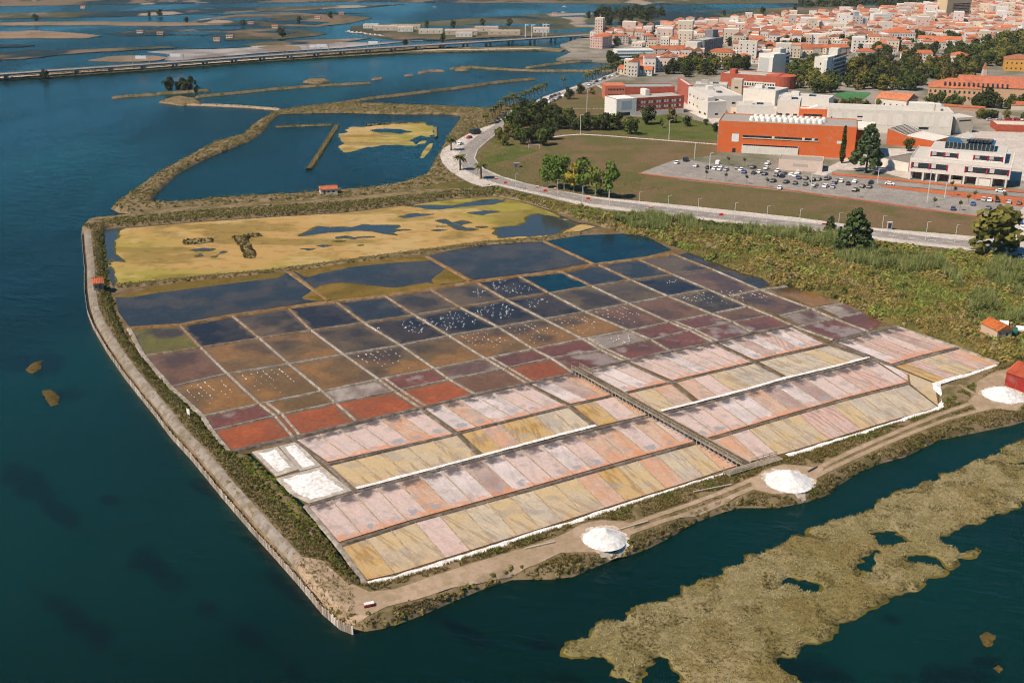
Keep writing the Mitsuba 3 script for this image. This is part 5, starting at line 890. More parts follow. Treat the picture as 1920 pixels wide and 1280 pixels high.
building('tiled_shed', 'long low shed with orange tiled roof at the right edge of the campus yard', *[(321.9,696.2),(342.2,691.9)], 9, 3, CREAM, roof='gable', rh=2, rows=0)
building('tiled_wall_house', 'long low wall building with orange roof below the tiled works', *[(279.7,698.4),(301.1,687.6)], 5, 2.2, (.40, .25, .18), roof='gable', rh=.9, rows=0)
t, F = building('great_white_house', 'large white four-storey house with orange hipped roof in the upper town', *[(378.9,1116.9),(407.6,1116.9)], 22, 11.5, (.68, .66, .63), roof='hip', rh=4, rows=3, cols=11, win=(1., 1.6), sidec=5)
building('long_white_house', 'long white house with orange tiled roof right of the great white one', *[(404.6,1100.8),(441.7,1085.3)], 14, 7.2, (.66, .63, .60), roof='gable', rh=3, rows=2, cols=16, win=(1., 1.4))
t, F = building('round_tower_block', 'slender white tower block with rooftop tank, left of the two town towers', *[(393.4,1284.1),(405.8,1284.1)], 12, 15.5, (.62, .57, .54), rows=5, cols=3, win=(1.3, 1.2), rc=GREYW); obj('roof_tank', F.box(3, 8, 3, 8, 15.6, 20), 'wall', t, c=(.3, .36, .42)); obj('side_core', F.box(F.w, F.w + 5, 2, 12, -.3, 13), 'wall', t, c=(.36, .40, .44))
t, F = building('banded_white_block', 'white office block with horizontal bands, right of the two town towers', *[(434.4,1335.7),(454.3,1335.7)], 14, 14, (.70, .69, .66), rows=0, rc=WHITE)
for k in range(6): obj('window_band', F.box(.8, F.w - .8, -.06, .04, 2.2 + 2 * k, 2.75 + 2 * k), 'matte', t, c=(.40, .42, .42))
obj('roof_room', F.box(F.w * .55, F.w * .9, 4, 10, 14.2, 17.5), 'wall', t, c=WHITE)
t, F = building('striped_tower', 'tall beige tower with dark striped window bands at the top of the picture', *[(559.1,1434),(597.2,1451.8)], 17, 26, (.56, .43, .27), rows=0, rc=BEIGE)
for k in range(9): obj('window_band', F.box(F.w * .25, F.w * .95, -.12, .04, 3 + 1.95 * k, 4.3 + 1.95 * k), 'matte', t, c=(.05, .05, .08))
building('plain_white_block', 'plain white block with blank walls in the upper town', *[(348.8,1223.2),(365.3,1223.2)], 15, 11.5, (.72, .71, .68), rc=WHITE, rows=0)
t, F = building('glass_apartments', 'white and pale blue apartment block with long balconies at the edge of the bay', *[(92.9,974.4),(126.1,978.6)], 15, 8.4, (.66, .68, .68), rc=(.62, .62, .6), rows=0)
for k in range(3): obj('balcony_band', F.box(.5, F.w - .5, -1.1, .02, .3 + 2.7 * k, 1.2 + 2.7 * k), 'wall', t, c=(.70, .72, .72)); obj('glazing', F.box(.8, F.w - .8, -.06, .04, 1.25 + 2.7 * k, 2.7 + 2.7 * k), 'wall', t, c=(.16, .26, .30))
for p, c, h, lab in (([(76.8,1085.3),(88.1,1075.1)], (.58, .40, .36), 11, 'pink apartment block, leftmost of the town'), ([(90.7,1095.6),(99.8,1095.6)], (.56, .38, .33), 11, 'pink apartment block, second from the left of the town'), ([(102.7,1116.9),(117.8,1116.9)], (.62, .56, .52), 8.5, 'cream apartment block right of the two pink ones'), ([(134.2,1127.8),(145.1,1127.8)], (.60, .58, .55), 8, 'plain cream apartment block among the tiled houses')):
    building('apartment_block', lab, *p, 15, h, c, roof='hip', rh=2, rows=4, cols=5, win=(1.2, 1.2), sidec=3)
t, F = building('balcony_flats', 'beige flats with balconies and orange roof behind the wooded strip', *[(170.9,962.1),(191.4,954)], 14, 9, (.52, .40, .28), roof='hip', rh=2.6, rows=3, cols=9, win=(1.2, 1.2))
for p, d, h, c, lab in (([(260.3,1027),(294.4,1031.6)], 12, 5.5, CREAM, 'long terrace with orange roof, left of the row behind the right dormitory'), ([(293.7,1027),(317.9,1036.3)], 12, 5.5, CREAM, 'long terrace with orange roof, right of the row behind the right dormitory'), ([(307.8,982.8),(323.7,978.6)], 13, 7, GREYW, 'terrace with front greyed for shade and orange roof beside the park'), ([(332.4,1004.4),(351.4,1004.4)], 13, 7.5, (.66, .60, .56), 'white terrace with orange roof beside the park'), ([(350.8,978.6),(375.1,978.6)], 14, 5.5, (.68, .64, .6), 'white club house with red roof above the park'),  # park terrace: shade on its front is put into the grey wall colour
                       ([(221.3,1036.3),(262.8,1045.7)], 12, 6, CREAM, 'long tiled terrace right of the dark office block'), ([(129.5,1017.8),(163.8,1022.4)], 12, 5.5, (.62, .52, .46), 'long tiled terrace above the apartment block'), ([(145.6,991.4),(164.2,987.1)], 12, 6, (.66, .64, .62), 'white house with wide orange roof right of the glass apartments'), ([(375.6,946.1),(388.6,938.3)], 14, 8, CREAM, 'cream villa with orange hipped roof above the park'), ([(356.1,934.4),(368,934.4)], 10, 5, WHITE, 'small white house in the upper park'), ([(84.7,880),(98.2,873.2)], 14, 4, CREAM, 'low house with orange roof at the promenade, first of the quarter'), ([(99.5,869.8),(111,866.5)], 10, 4.5, WHITE, 'white house with orange roof near the promenade, second of the quarter'), ([(199.1,946.1),(213.7,954)], 12, 7, WHITE, 'white house with orange roof left of the dormitories')):
    building('terrace', lab, *p, d, h, c, roof='gable' if h < 7 else 'hip', rh=2.6, rows=2, cols=max(3, int(d / 2.5)), win=(1., 1.2), sidec=2)

# the town: houses on a bent street grid, the nearest ones one by one, the rest as one mass
town = Polygon([(85.9,1186.2),(144.7,1250.2),(236.6,1328.7),(305.9,1383.8),(372,1434.7),(445.7,1498.9),(555.8,1590.1),(684.6,1705),(837.7,1809.3),(581.6,1236.9),(496,1139.5),(437.9,1075.6),(378.9,1055.8),(317,1036.8),(248.7,983.3),(220.4,942.6),(169.9,942.6),(136.4,966.6),(123.6,946.5),(106.5,853.8),(120.9,883.9),(154.9,934.9),(152.8,950.5),(133.7,946.5),(116.2,897.9),(98.5,857),(85.1,870.2),(99.1,923.5),(125.1,958.5),(135,1046.2),(124.4,1117.4),(81.1,1117.4)])
busy = unary_union([Polygon(F_) for F_ in [[(89,962.5),(126.5,962.5),(138.9,1060.7),(97.7,1060.7)], [(172.6,1009.3),(197.8,1018.3),(217.4,1117.4),(189.3,1117.4)], [(166.6,950.5),(191.3,946.5),(203.5,1009.3),(176.5,1009.3)], [(372.4,1106.6),(407.2,1106.6),(440.9,1198.5),(402.2,1198.5)], [(396.9,1080.7),(441,1075.6),(470.7,1150.8),(421.7,1150.8)], [(385.8,1270.7),(407.2,1270.7),(432.4,1351.8),(409.6,1351.8)], [(426,1321.1),(452.7,1321.1),(484.7,1417.3),(456.1,1417.3)], [(550,1417.3),(597.9,1434.7),(643.9,1548.3),(599.4,1548.3)], [(341.9,1211),(364.7,1211),(388.2,1291.8),(364,1291.8)], [(74.4,1065.6),(115.7,1075.6),(123.5,1150.8),(80.1,1150.8)], [(257.2,1018.3),(315.9,1022.9),(333,1080.7),(272.3,1080.7)], [(215.6,1018.3),(259.4,1027.5),(273.5,1085.8),(229.4,1085.8)], [(127,1004.9),(164.5,983.3),(177.7,1065.6),(134.3,1065.6)], [(131.4,1117.4),(146,1117.4),(153.2,1174.2),(137.9,1174.2)]]])
hx = []
ga = math.radians(-14)
for i in range(-90, 120):
    for j in range(-10, 120):
        px, py = i * 10.5, j * 11.5 + (j // 2) * 5
        x, y = 400 + px * math.cos(ga) - py * math.sin(ga), 700 + px * math.sin(ga) + py * math.cos(ga)
        hx.append((x + rng.uniform(-1.2, 1.2), y + rng.uniform(-1.2, 1.2)))
hx = np.array(hx); hx = hx[inside(town, hx) & ~inside(busy.buffer(5), hx)]
hx = hx[rng.uniform(size=len(hx)) < .93]; hx = hx[np.argsort(hx[:, 1])]
WC = [WHITE, (.70, .68, .65), CREAM, PINKW, (.68, .58, .45), (.55, .50, .46), (.66, .60, .58)]; RC = [ROOF, ROOF2, (.46, .18, .11), (.40, .14, .08), (.42, .21, .15), (.50, .24, .16), (.33, .17, .13)]
acc = []
rank = np.argsort(np.argsort(hx[:292, 0] / hx[:292, 1]))
for i, (x, y) in enumerate(hx):
    kind = rng.choice(['gable', 'gable', 'hip', 'flat'], p=[.32, .18, .26, .24])
    th = ga + rng.choice([0, 0, math.pi / 2]) + rng.normal(0, .05); w, d, h = rng.uniform(7.5, 11), rng.uniform(7.5, 11), rng.choice([3.6, 6.2, 6.6, 7.5, 9.4, 10.5]) * rng.uniform(.9, 1.15)
    if i % 14 == 5: h *= 1.8; w += 5; kind = 'flat'
    F = Frame((x - math.cos(th) * w / 2, y - math.sin(th) * w / 2), (x + math.cos(th) * w / 2, y + math.sin(th) * w / 2)); wc = np.array(WC[rng.integers(7)]) * rng.uniform(.85, 1.1); rc = np.array(RC[rng.integers(7)]) * rng.uniform(.8, 1.2)
    al = rng.choice(['x', 'y'])
    rm = F.put(gable(0, F.w, 0, d, h, rng.uniform(1.8, 2.6), al)) if kind == 'gable' else F.put(hip(0, F.w, 0, d, h, rng.uniform(1.7, 2.5))) if kind == 'hip' else F.box(-.1, F.w + .1, -.1, d + .1, h, h + .4)
    if kind == 'flat': rc = np.array(WC[rng.integers(3)])
    wm = F.box(0, F.w, 0, d, -.3, h)
    ws = [F.box(F.w * (c + .5) / 3 - .5, F.w * (c + .5) / 3 + .5, -.06, .03, 1 + 2.8 * r, 2.3 + 2.8 * r) for r in range(max(1, int(h / 3))) for c in range(3)]
    ws += [F.box(-.06, .03, d * (c + .5) / 3 - .5, d * (c + .5) / 3 + .5, 1 + 2.8 * r, 2.3 + 2.8 * r) for r in range(max(1, int(h / 3))) for c in range(3)]
    if i < 292:
        tone = 'white' if wc.min() > .52 else 'cream' if wc[0] > .5 else 'greyish'
        side = 'lagoon end' if x < 330 else 'middle' if x < 560 else 'right side'
        lab = f'{"tall " if h > 8 else "low " if h < 4.5 else ""}{tone} house with {"flat pale" if kind == "flat" else "orange " + ("gabled" if kind == "gable" else "hipped")} roof in the old town, {NTH(int(rank[i]) + 1)} from the left'
        t = thing('town_house', lab, 'house', 'houses of the old town')
        obj('wall', wm, 'wall', t, c=wc); obj('roof', rm, 'tile' if kind != 'flat' else 'wall', t, c=rc); obj('window_row', merge(ws), 'glass', t, kind='stuff')
    else:
        acc.append((wm, wc)); acc.append((rm, rc)); acc.append((merge(ws[::2]), np.array([.06, .07, .08])))
m = merge([a for a, _ in acc]); obj('far_houses', m, 'matte', c=np.vstack([np.tile(c, (len(a[0]), 1)) for a, c in acc]), label='mass of far white houses with orange tiled roofs at the back of the town', cat='houses', kind='stuff')
print('houses', len(hx))


# ------------------------------------------------------------------ far lagoon: viaduct, causeway, bars, quays
obj('causeway', slab(Polygon([(-417,834),(-400.9,852.7),(-356.7,878.9),(-296.7,921.3),(-228,975.9),(-158.4,1018.9),(-102,1051.2),(-31,1065.6),(26.1,1075.4),(47.6,1065.6),(52.6,1085.5),(21.5,1111.3),(-32,1100.8),(-86.1,1111.3),(-166.1,1070.5),(-237.6,1018.9),(-308.5,959.7),(-368.9,910.3),(-412.6,878.9),(-430.5,862.4)]).buffer(0), -.5, .9), 'bank_soil', label='long low causeway of earth under the motorway', kind='structure')
obj('causeway_road', flat(LineString([(-424.4,849.6),(-406.6,865.8),(-362.1,892.9),(-301.4,936.7),(-231.9,993.3),(-161.3,1037.9),(-103.9,1071.5),(-31.5,1081.5),(26.4,1091.7)]).buffer(3.2), .95), 'pavement', label='pale road on the causeway', kind='structure')
VL = LineString([(-426.1,838),(-402.2,857.8),(-359.9,889.3),(-299,930.8),(-229.6,985),(-160.6,1035.8),(-84.1,1086.5),(-32.5,1119.3),(22.3,1154.1),(74.7,1191),(129,1217),(207,1265)])
via = thing('viaduct', 'long motorway viaduct on short piers crossing the lagoon', 'viaduct')
obj('deck', slab(VL.buffer(6.5, cap_style='flat'), 3.9, 4.6), 'asphalt', via); obj('parapet', merge([slab(VL.parallel_offset(6.4, sd).buffer(.2, cap_style='flat'), 4.6, 5.1) for sd in ('left', 'right')]), 'concrete', via)
for t_ in np.arange(8, VL.length, 27.):
    p, q = A(VL.interpolate(t_).coords)[0], A(VL.interpolate(t_ + 1).coords)[0]; th = math.atan2(q[1] - p[1], q[0] - p[0])
    [obj('pier', box(*(p + k * np.array([-math.sin(th), math.cos(th)])), -.5, 1.6, 1.8, 4.4, th), 'concrete', via) for k in (-4, 4)]
for i, (x, y) in enumerate([(-312.3,923),(-182.4,1016.7),(-176.3,1021.4),(-287.7,938.8),(-132.3,1050.5)]):
    t = thing('road_gantry', f'white sign gantry over the motorway, number {i + 1} in a line'.replace(f'number {i+1} in a line', ['far left', 'left of a close pair', 'right of a close pair', 'between the far left one and the pair', 'rightmost'][i]), 'gantry'); obj('post', box(x - 5, y - 6, 5, .5, .5, 6), 'metal', t); obj('post', box(x + 5, y + 6, 5, .5, .5, 6), 'metal', t); obj('board', box(x, y, 9.2, 9, .5, 2.4), 'wall', t, c=(.75, .77, .8))
def far(name, pts, mat, lab, z=.35, amp=5.):
    g = fray(Polygon(pts).segmentize(8.), amp, 30., len(taken)); obj(name, slab(g, -.4, z), mat, label=lab, kind='structure')
far('salt_flat', [(-383,990.2),(-374.5,1020.7),(-357.7,1029.8),(-335.1,1029.8),(-315.8,1011.8),(-318,990.2),(-333.1,977.7),(-359.3,977.7)], 'far_mud', 'rounded sandy flat beyond the motorway', .6)
far('salt_flat', [(-315.7,998.8),(-325.3,1043.6),(-353.2,1062.7),(-343.3,1072.5),(-288.5,1102.9),(-241.7,1135),(-195.9,1157.4),(-145.5,1157.4),(-91.3,1180.7),(-171,1102.9),(-244.3,1048.3),(-303.5,990.2)], 'grey_flat', 'grey drained salt flats beyond the motorway', .45)
far('salt_flat', [(-256.5,1102.9),(-240.6,1129.5),(-215.7,1113.4),(-207.3,1082.4),(-227.8,1067.5)], 'far_mud', 'yellowish corner of the drained salt flats', .6, 3.)
far('mud_island', [(-599.7,1243.1),(-593.9,1283.7),(-562.7,1297.8),(-508.2,1269.9),(-457.1,1230.1),(-462.6,1204.9),(-521.2,1198.8),(-581.9,1204.9)], 'far_mud', 'red-brown mud island at the left', .6)
far('mud_island', [(-675.6,1405.6),(-615.1,1422.4),(-549.9,1431),(-498.9,1422.4),(-451.1,1422.4),(-391.8,1405.6),(-373.1,1373),(-431,1357.3),(-501.9,1373),(-594.4,1373),(-656.7,1365.1)], 'far_mud', 'long red-brown island further out at the left', .6)
far('mud_island', [(-544.2,1124.1),(-510.8,1135),(-485.4,1124.1),(-493.8,1108.1),(-534.3,1102.9)], 'far_marsh', 'dark strip islet at the left edge', .8, 3.)
far('mud_island', [(-506.7,1043.6),(-484.6,1062.7),(-470.2,1077.4),(-421.7,1087.5),(-355.9,1113.4),(-336.6,1102.9),(-393.6,1067.5),(-427,1034.3),(-448.7,1003.1),(-479.8,986)], 'far_marsh', 'marsh bank before the motorway at the left', .6)
far('mud_island', [(-463.5,1256.3),(-437.7,1297.8),(-387.6,1319.5),(-341.3,1312.2),(-293.9,1326.9),(-252.8,1312.2),(-209,1256.3),(-219.7,1230.1),(-253.5,1192.7),(-308.1,1180.7),(-314.7,1230.1),(-377.8,1243.1),(-427.5,1230.1)], 'far_marsh', 'broad patchy marsh island with small huts', .5)
far('mud_island', [(-285.8,1113.4),(-268.7,1157.4),(-228.3,1180.7),(-184.4,1192.7),(-151.3,1204.9),(-179.1,1157.4),(-239.5,1124.1)], 'far_marsh', 'marsh bank behind the drained flats', .5)
far('harbour_spit', [(-193.3,1294.2),(-194.1,1353.6),(-173.2,1385.3),(-121.3,1401.7),(-89.6,1435.7),(-42.9,1489.8),(28.2,1471.3),(171.6,1489.8),(322.4,1528.1),(405.8,1568.3),(358.6,1435.7),(245.1,1377.3),(149.7,1294.2),(83.7,1239.7),(29.6,1226.7),(-11.7,1214),(-46.2,1195.5),(-91.1,1177.5),(-126.4,1189.4),(-153.9,1226.7)], 'far_marsh', 'harbour spit with sheds, quays and rough ground', .9)
far('marsh_plain', [(-418.9,1405.6),(-396.7,1532.3),(-335.9,1593.6),(-238.1,1552.2),(-186.4,1493.9),(-202.7,1405.6),(-235.1,1357.3),(-300.4,1357.3),(-356.6,1373)], 'far_marsh', 'distant marsh at the upper middle', .5, 8.)
far('marsh_plain', [(-56.7,1475.4),(29.8,1552.2),(145,1593.6),(262.9,1615.1),(440.8,1707.2),(529.8,1731.9),(681.4,1783.3),(1312.6,2057.1),(1175.5,1837.8),(572.3,1615.1),(391.8,1512.8),(229.7,1405.6),(166,1439.7),(27.7,1439.7)], 'far_marsh', 'distant marsh before the wooded rise', .7, 8.)
far('marsh_plain', [(-925.7,1532.3),(-656.4,1593.6),(-517.2,1637.2),(-434.8,1683.2),(-298,1731.9),(-170.4,1783.3),(-212.2,1707.2),(-313.5,1637.2),(-422,1572.6),(-551.5,1512.8),(-679.8,1475.4),(-871.2,1439.7)], 'far_marsh', 'distant marsh strip at the left', .5, 8.)
far('marsh_plain', [(-1497.5,1683.2),(-794.7,1731.9),(-562.2,1783.3),(-280.7,1837.8),(34.6,1810.1),(201.5,1757.2),(466.7,1810.1),(1927.8,2477),(2471.5,3187.5),(705.3,2756.9),(-450.2,2637.8),(-2186.4,2477)], 'far_marsh', 'farthest marsh along the top of the picture', .4, 12.)
bs('grey_flat', diffuse(ground_mix((.26, .24, .24), (.16, .15, .155), (.33, .31, .30), .012, .05)))
for i, (x, y) in enumerate(sorted([(-123.2,1277.8),(-96.5,1250.6),(-65.7,1237.4),(-135.3,1306.2),(-52.7,1211.8),(-17.9,1237.4),(-152.5,1291.9),(-33.9,1277.8),(33.5,1264.1),(-168.5,1320.9)], key=lambda e: e[0] / e[1])):
    building('quay_shed', f'low pale shed on the harbour spit, {ORD[i]} from the left', (x - 9, y), (x + 9 + 9 * (i % 3), y), 10, 4.5, [WHITE, CREAM, BEIGE][i % 3], roof='gable' if i % 2 else 'flat', rc=(.55, .5, .47) if i % 2 == 0 else (.42, .36, .32), rh=1.6, rows=1, cols=4, z=.8)
for i, (x, y) in enumerate(sorted([(-424.7,1261.9),(-314.3,1173.7),(-308.1,1203.8),(-285.6,1333.2),(-395.5,1241.9),(-258.2,1474),(-327,1387.9),(116.7,1501.9),(-237.9,1550.8),(59.1,1540.8),(-647.5,1681.7),(-791.2,1850.2)], key=lambda e: e[0] / e[1])):
    building('lagoon_hut', f'tiny far hut on the marsh, {ORD[i]} from the left of a scattered dozen', (x - 3.5, y), (x + 3.5, y), 5, 2.2, [BEIGE, PINKW, WHITE][i % 3], roof='gable', rc=(.34, .17, .12), rh=1.4, rows=1, cols=2, cat='hut', group='huts on the far marsh', z=.3)
for i, (x, y) in enumerate([(-188.5,1282.5),(-182.3,1268.7),(-177.4,1268.7),(-171.6,1261.9),(-165,1248.5),(-158.8,1241.9),(-152.6,1235.4),(-146.5,1229),(-118.3,1705.7),(-358.6,1879.1),(79.9,1705.7),(73.2,1592.2)]):
    t = thing('boat', f'small white boat moored at the spit, {ORD[i]} from its tip' if i < 8 else ['white boat on the river beyond the spit', 'white boat far out at the top of the picture', 'white boat in the far channel, upper of two', 'white boat in the far channel, lower of two'][i - 8], 'boat', 'boats on the far lagoon'); L_ = rng.uniform(6, 9)
    pr = np.array([(-.5, -.17, .55), (.25, -.17, .6), (.5, 0, .8), (.25, .17, .6), (-.5, .17, .55), (-.48, -.12, 0), (.2, -.1, 0), (.36, 0, 0), (.2, .1, 0), (-.48, .12, 0)]) * [L_, L_, 1.5] + [x, y, 0]
    obj('hull', (pr, np.array([[i_, (i_ + 1) % 5, (i_ + 1) % 5 + 5] for i_ in range(5)] + [[i_, (i_ + 1) % 5 + 5, i_ + 5] for i_ in range(5)] + [[0, 2, 1], [0, 3, 2], [0, 4, 3]])), 'wall', t, c=(.75, .75, .75)); obj('cabin', box(x - .6, y, .8, L_ * .3, L_ * .2, 1.3), 'wall', t, c=(.7, .72, .74))
for i, (x, y) in enumerate([(14.6,1211.8),(21.6,1211.8),(34.1,1218.1),(37.6,1218.1)]):
    t = thing('crane_mast', ['thin white mast before the bridge, leftmost', 'thin white mast before the bridge, second', 'thin white mast before the bridge, third', 'thin white mast before the bridge, rightmost'][i], 'mast'); obj('pole', box(x, y, .5, .9, .9, 14), 'wall', t, c=(.7, .72, .75)); obj('arm', box(x + 1.6, y, 13.2, 4, .7, .7), 'wall', t, c=(.7, .72, .75))
wood('far_tree', [(100.2,1491.1),(133.7,1549.4),(203.1,1569.8),(214.6,1491.1),(163.7,1419.8),(121.4,1403)], 40, GB[:2], 1.1, 1.7, ('far tree', 'on the marsh behind the viaduct'), .6, 21)
LONE = [(-493,1511.5),(-414.1,1412.7),(-252.5,1216.3),(-260.6,1241.9),(-242,1483.2),(-270,1404.3),(-616.2,1438.3),(-328.8,1356.1),(-481.4,1521.1),(292.1,1530.9),(409.5,1613.7),(353.8,1571.2),(-71,1340.7),(-104.4,1356.1),(-36.3,1371.8),(-3.3,1356.1),(556.7,1592.2),(-371,866.4),(-108.2,1117.7),(-72.7,1156.3),(87.8,1133.9),(89.7,1123)]
for i, (x, y) in enumerate(sorted(LONE, key=lambda e: e[0] / e[1])):
    plant('lone_tree', GB[i % 2], x, y, .4, rng.uniform(.9, 1.4), f'lone dark bush on the far marsh or causeway, {NTH(i + 1)} from the left', 'tree', 'lone bushes of the far marsh')
for i, pts in enumerate(([(-152.5,1319.6),(-129.9,1349.9),(-71.8,1357.7),(-38.5,1334.6),(-88.5,1312.3)], [(-65.7,1365.5),(-40.3,1397.9),(26.7,1389.7),(65.7,1365.5),(13,1349.9)], [(24.6,1276.6),(76.2,1319.6),(155.9,1349.9),(192.7,1334.6),(111.9,1290.7),(60.6,1256.1)], [(66.4,1381.5),(135.9,1414.6),(231.1,1414.6),(292.3,1449.3),(225.8,1381.5),(143.7,1357.7)], [(260.6,1467.3),(332,1504.6),(379.9,1523.9),(338,1467.3),(290.5,1440.5)], [(-231.1,1414.6),(-275.1,1431.8),(-334,1449.3),(-295.6,1397.9),(-244.4,1373.5)], [(-357.6,1431.8),(-394.4,1467.3),(-356.4,1485.7),(-313.7,1485.7),(-320.1,1449.3)], [(-399.8,1256.1),(-377.3,1283.6),(-332.3,1276.6),(-313.4,1249.5),(-345.9,1236.3)], [(-301.5,1276.6),(-273.6,1290.7),(-246.1,1276.6),(-254.4,1256.1)], [(28.7,1495.1),(88.2,1533.7),(148,1543.7),(101,1504.6)], [(217.3,1564),(300,1606.3),(358.5,1628.3),(316.8,1574.4)], [(-197.4,1584.9),(-254.8,1564),(-303.7,1584.9),(-246.1,1606.3)], [(-399.6,1543.7),(-434.7,1564),(-379.6,1584.9),(-331.9,1574.4)], [(-333.3,1091.7),(-312.5,1112.6),(-273.1,1128.8),(-262.8,1107.3),(-294.9,1086.6)])):
    g = fray(Polygon(pts).segmentize(6.), 4., 25., i + 3); obj('marsh_pool', flat(g, .93), 'lagoon_water', label='streak of blue water in the far marsh', kind='structure')
q = np.vstack([scatter_in(LineString([(-418.4,837.1),(-402.3,856),(-358.1,882.5),(-297.9,925.3),(-229,980.6),(-159.2,1024.1),(-102.5,1056.9),(-31,1066.6),(26.1,1076.5)]).buffer(5), 700), scatter_in(LineString([(-425.9,852.8),(-408.1,869.1),(-364.8,899.9),(-303.8,944.4),(-233.8,1001.9),(-163.4,1052.1),(-105.3,1086.6),(-31.7,1091.7)]).buffer(4), 500)])
cover('causeway_scrub', q, np.full(len(q), .8), rng.uniform(.7, 1.8, len(q)), [(.12, .11, .035), (.08, .085, .03), (.16, .13, .06)], 'scrub along the causeway', 'scrub', BUSHS, (1, .7))
# wooded rise on the skyline of the town
r = np.random.default_rng(31); rise = Polygon([(435.9,1720.8),(519.1,1696.3),(600.2,1696.3),(690.9,1720.8),(1203.9,1883.5),(1798.7,2461.2),(1739,2739.3),(946.5,2115.9),(715.9,1976.7),(530.9,1854.3),(463.8,1798.6)])
q = scatter_in(rise, 900, r)
cover('far_wood', q, np.full(len(q), .3), rng.uniform(9, 15, len(q)), [(.03, .045, .02), (.045, .055, .02)], 'far wood along the top right of the picture', 'wood', BUSH, (1, .95), .02)


# ------------------------------------------------------------------ wooden footbridge over the pans
fb = thing('footbridge', 'long weathered timber footbridge on posts crossing the salt pans', 'footbridge')
P0, P1 = np.array([*(17.7,260.1), 2.]), np.array([*(51.1,206.7), 2.]); dv = P1 - P0; LB = np.linalg.norm(dv); dv /= LB; sv = np.array([-dv[1], dv[0], 0.]) * -1
at_ = lambda s, o, z: np.array([*(P0 + dv * s + sv * o)[:2], z])
for i, o in enumerate((-1.0, -.55, .35, .80, 1.3, -.10)): obj('deck_plank', beam(at_(-1.5, o, 1.98 + .02 * (i % 2)), at_(LB, o, 1.98 + .02 * (i % 2)), .13 if i != 5 else .09), 'wood' if i in (0, 4) else 'gap_shade_wood', fb)
for k, s in enumerate(np.arange(-1.2, LB, 1.45)):
    obj('cross_beam', beam(at_(s, -1.35, 1.78), at_(s, 1.5, 1.78), .07), 'wood', fb)
    for o in (-1.2, 1.35):
        obj('post', beam(at_(s + rng.normal(0, .05), o + rng.normal(0, .05), .2), at_(s, o, 1.76), .085), 'pale_wood', fb)
    if k % 3 == 0: obj('brace', beam(at_(s, -1.2, .5), at_(s + 1.0, -1.2, 1.7), .05), 'wood', fb)
    if k > 10: obj('rail_post', beam(at_(s, 1.45, 1.8), at_(s, 1.45, 3.05), .045), 'wood', fb)
for z in (2.5, 3.0): obj('hand_rail', beam(at_(14., 1.45, z), at_(LB - .6, 1.45, z), .045), 'wood', fb)
for o in (-1.2, 1.45):
    for z in (2.5, 3.0): obj('hand_rail', beam(at_(-1.6, o, z), at_(4. if o < 0 else 6., o, z), .05), 'wood', fb)
    for s in (-1.6, .4, 2.4, 4.): obj('rail_post', beam(at_(s, o, 1.7), at_(s, o, 3.1), .05), 'wood', fb)
landing = thing('landing_stage', 'timber landing with railings across the lower end of the footbridge', 'landing stage')
La, Lb = np.array([*(45.7,202.2), 0]), np.array([*(58.9,209.6), 0]); lv = (Lb - La) / np.linalg.norm(Lb - La); ln = np.array([-lv[1], lv[0], 0]); LL = np.linalg.norm(Lb - La)
lat = lambda s, o, z: La + lv * s + ln * o + np.array([0, 0, z])
for o in (-.9, -.45, 0, .45, .9): obj('deck_plank', beam(lat(0, o, 1.93), lat(LL, o, 1.95), .17), 'wood', landing)
for s in np.linspace(.2, LL - .2, 9):
    for o in (-1.1, 1.1): obj('post', beam(lat(s, o, .4), lat(s, o, 3.1 if (o > 0) == (s > LL * .55) or s < 1 else 1.95), .07), 'wood', landing)
for z in (2.45, 3.0): obj('hand_rail', beam(lat(LL * .5, 1.1, z), lat(LL, 1.1, z), .05), 'wood', landing); obj('hand_rail', beam(lat(0, -1.1, z), lat(LL * .45, -1.1, z), .05), 'wood', landing)

# ------------------------------------------------------------------ salt heaps
for (x, y), rr, h, lab in zip([(17.6,176.3),(58.3,199.1),(122.5,243.6)], (4.25, 5.0, 4.9), (2.1, 2.5, 2.4), ('round white salt heap nearest the camera on the sandy track', 'large white salt heap below the footbridge landing', 'white salt heap beside the red barn')):
    g = Point(x, y).buffer(rr, 24); m = patch(g, .35, lambda p, d: 1.72 + h * np.clip(d / rr, 0, .9) / .9 * (1 - .1 * np.clip(d / rr - .6, 0, .4)) + np.where(d > .2, .45 * (nz(p, 1.6, 3) - .5) + .2 * (nz(p, .6, 5) - .5), 0))
    hk = obj('salt_heap', m, 'salt', smooth=True, label=lab, cat='salt heap')
    sp = fray(Point(x, y).buffer(rr + .5, 24), 1.6, 1.1, int(x)); obj('spilled_salt', patch(sp.difference(g.buffer(-.4)), .5, lambda p, d: bank_z(p, shapely.distance(shore.boundary, shapely.points(p))) + .15), 'dusty_salt', hk, smooth=True)

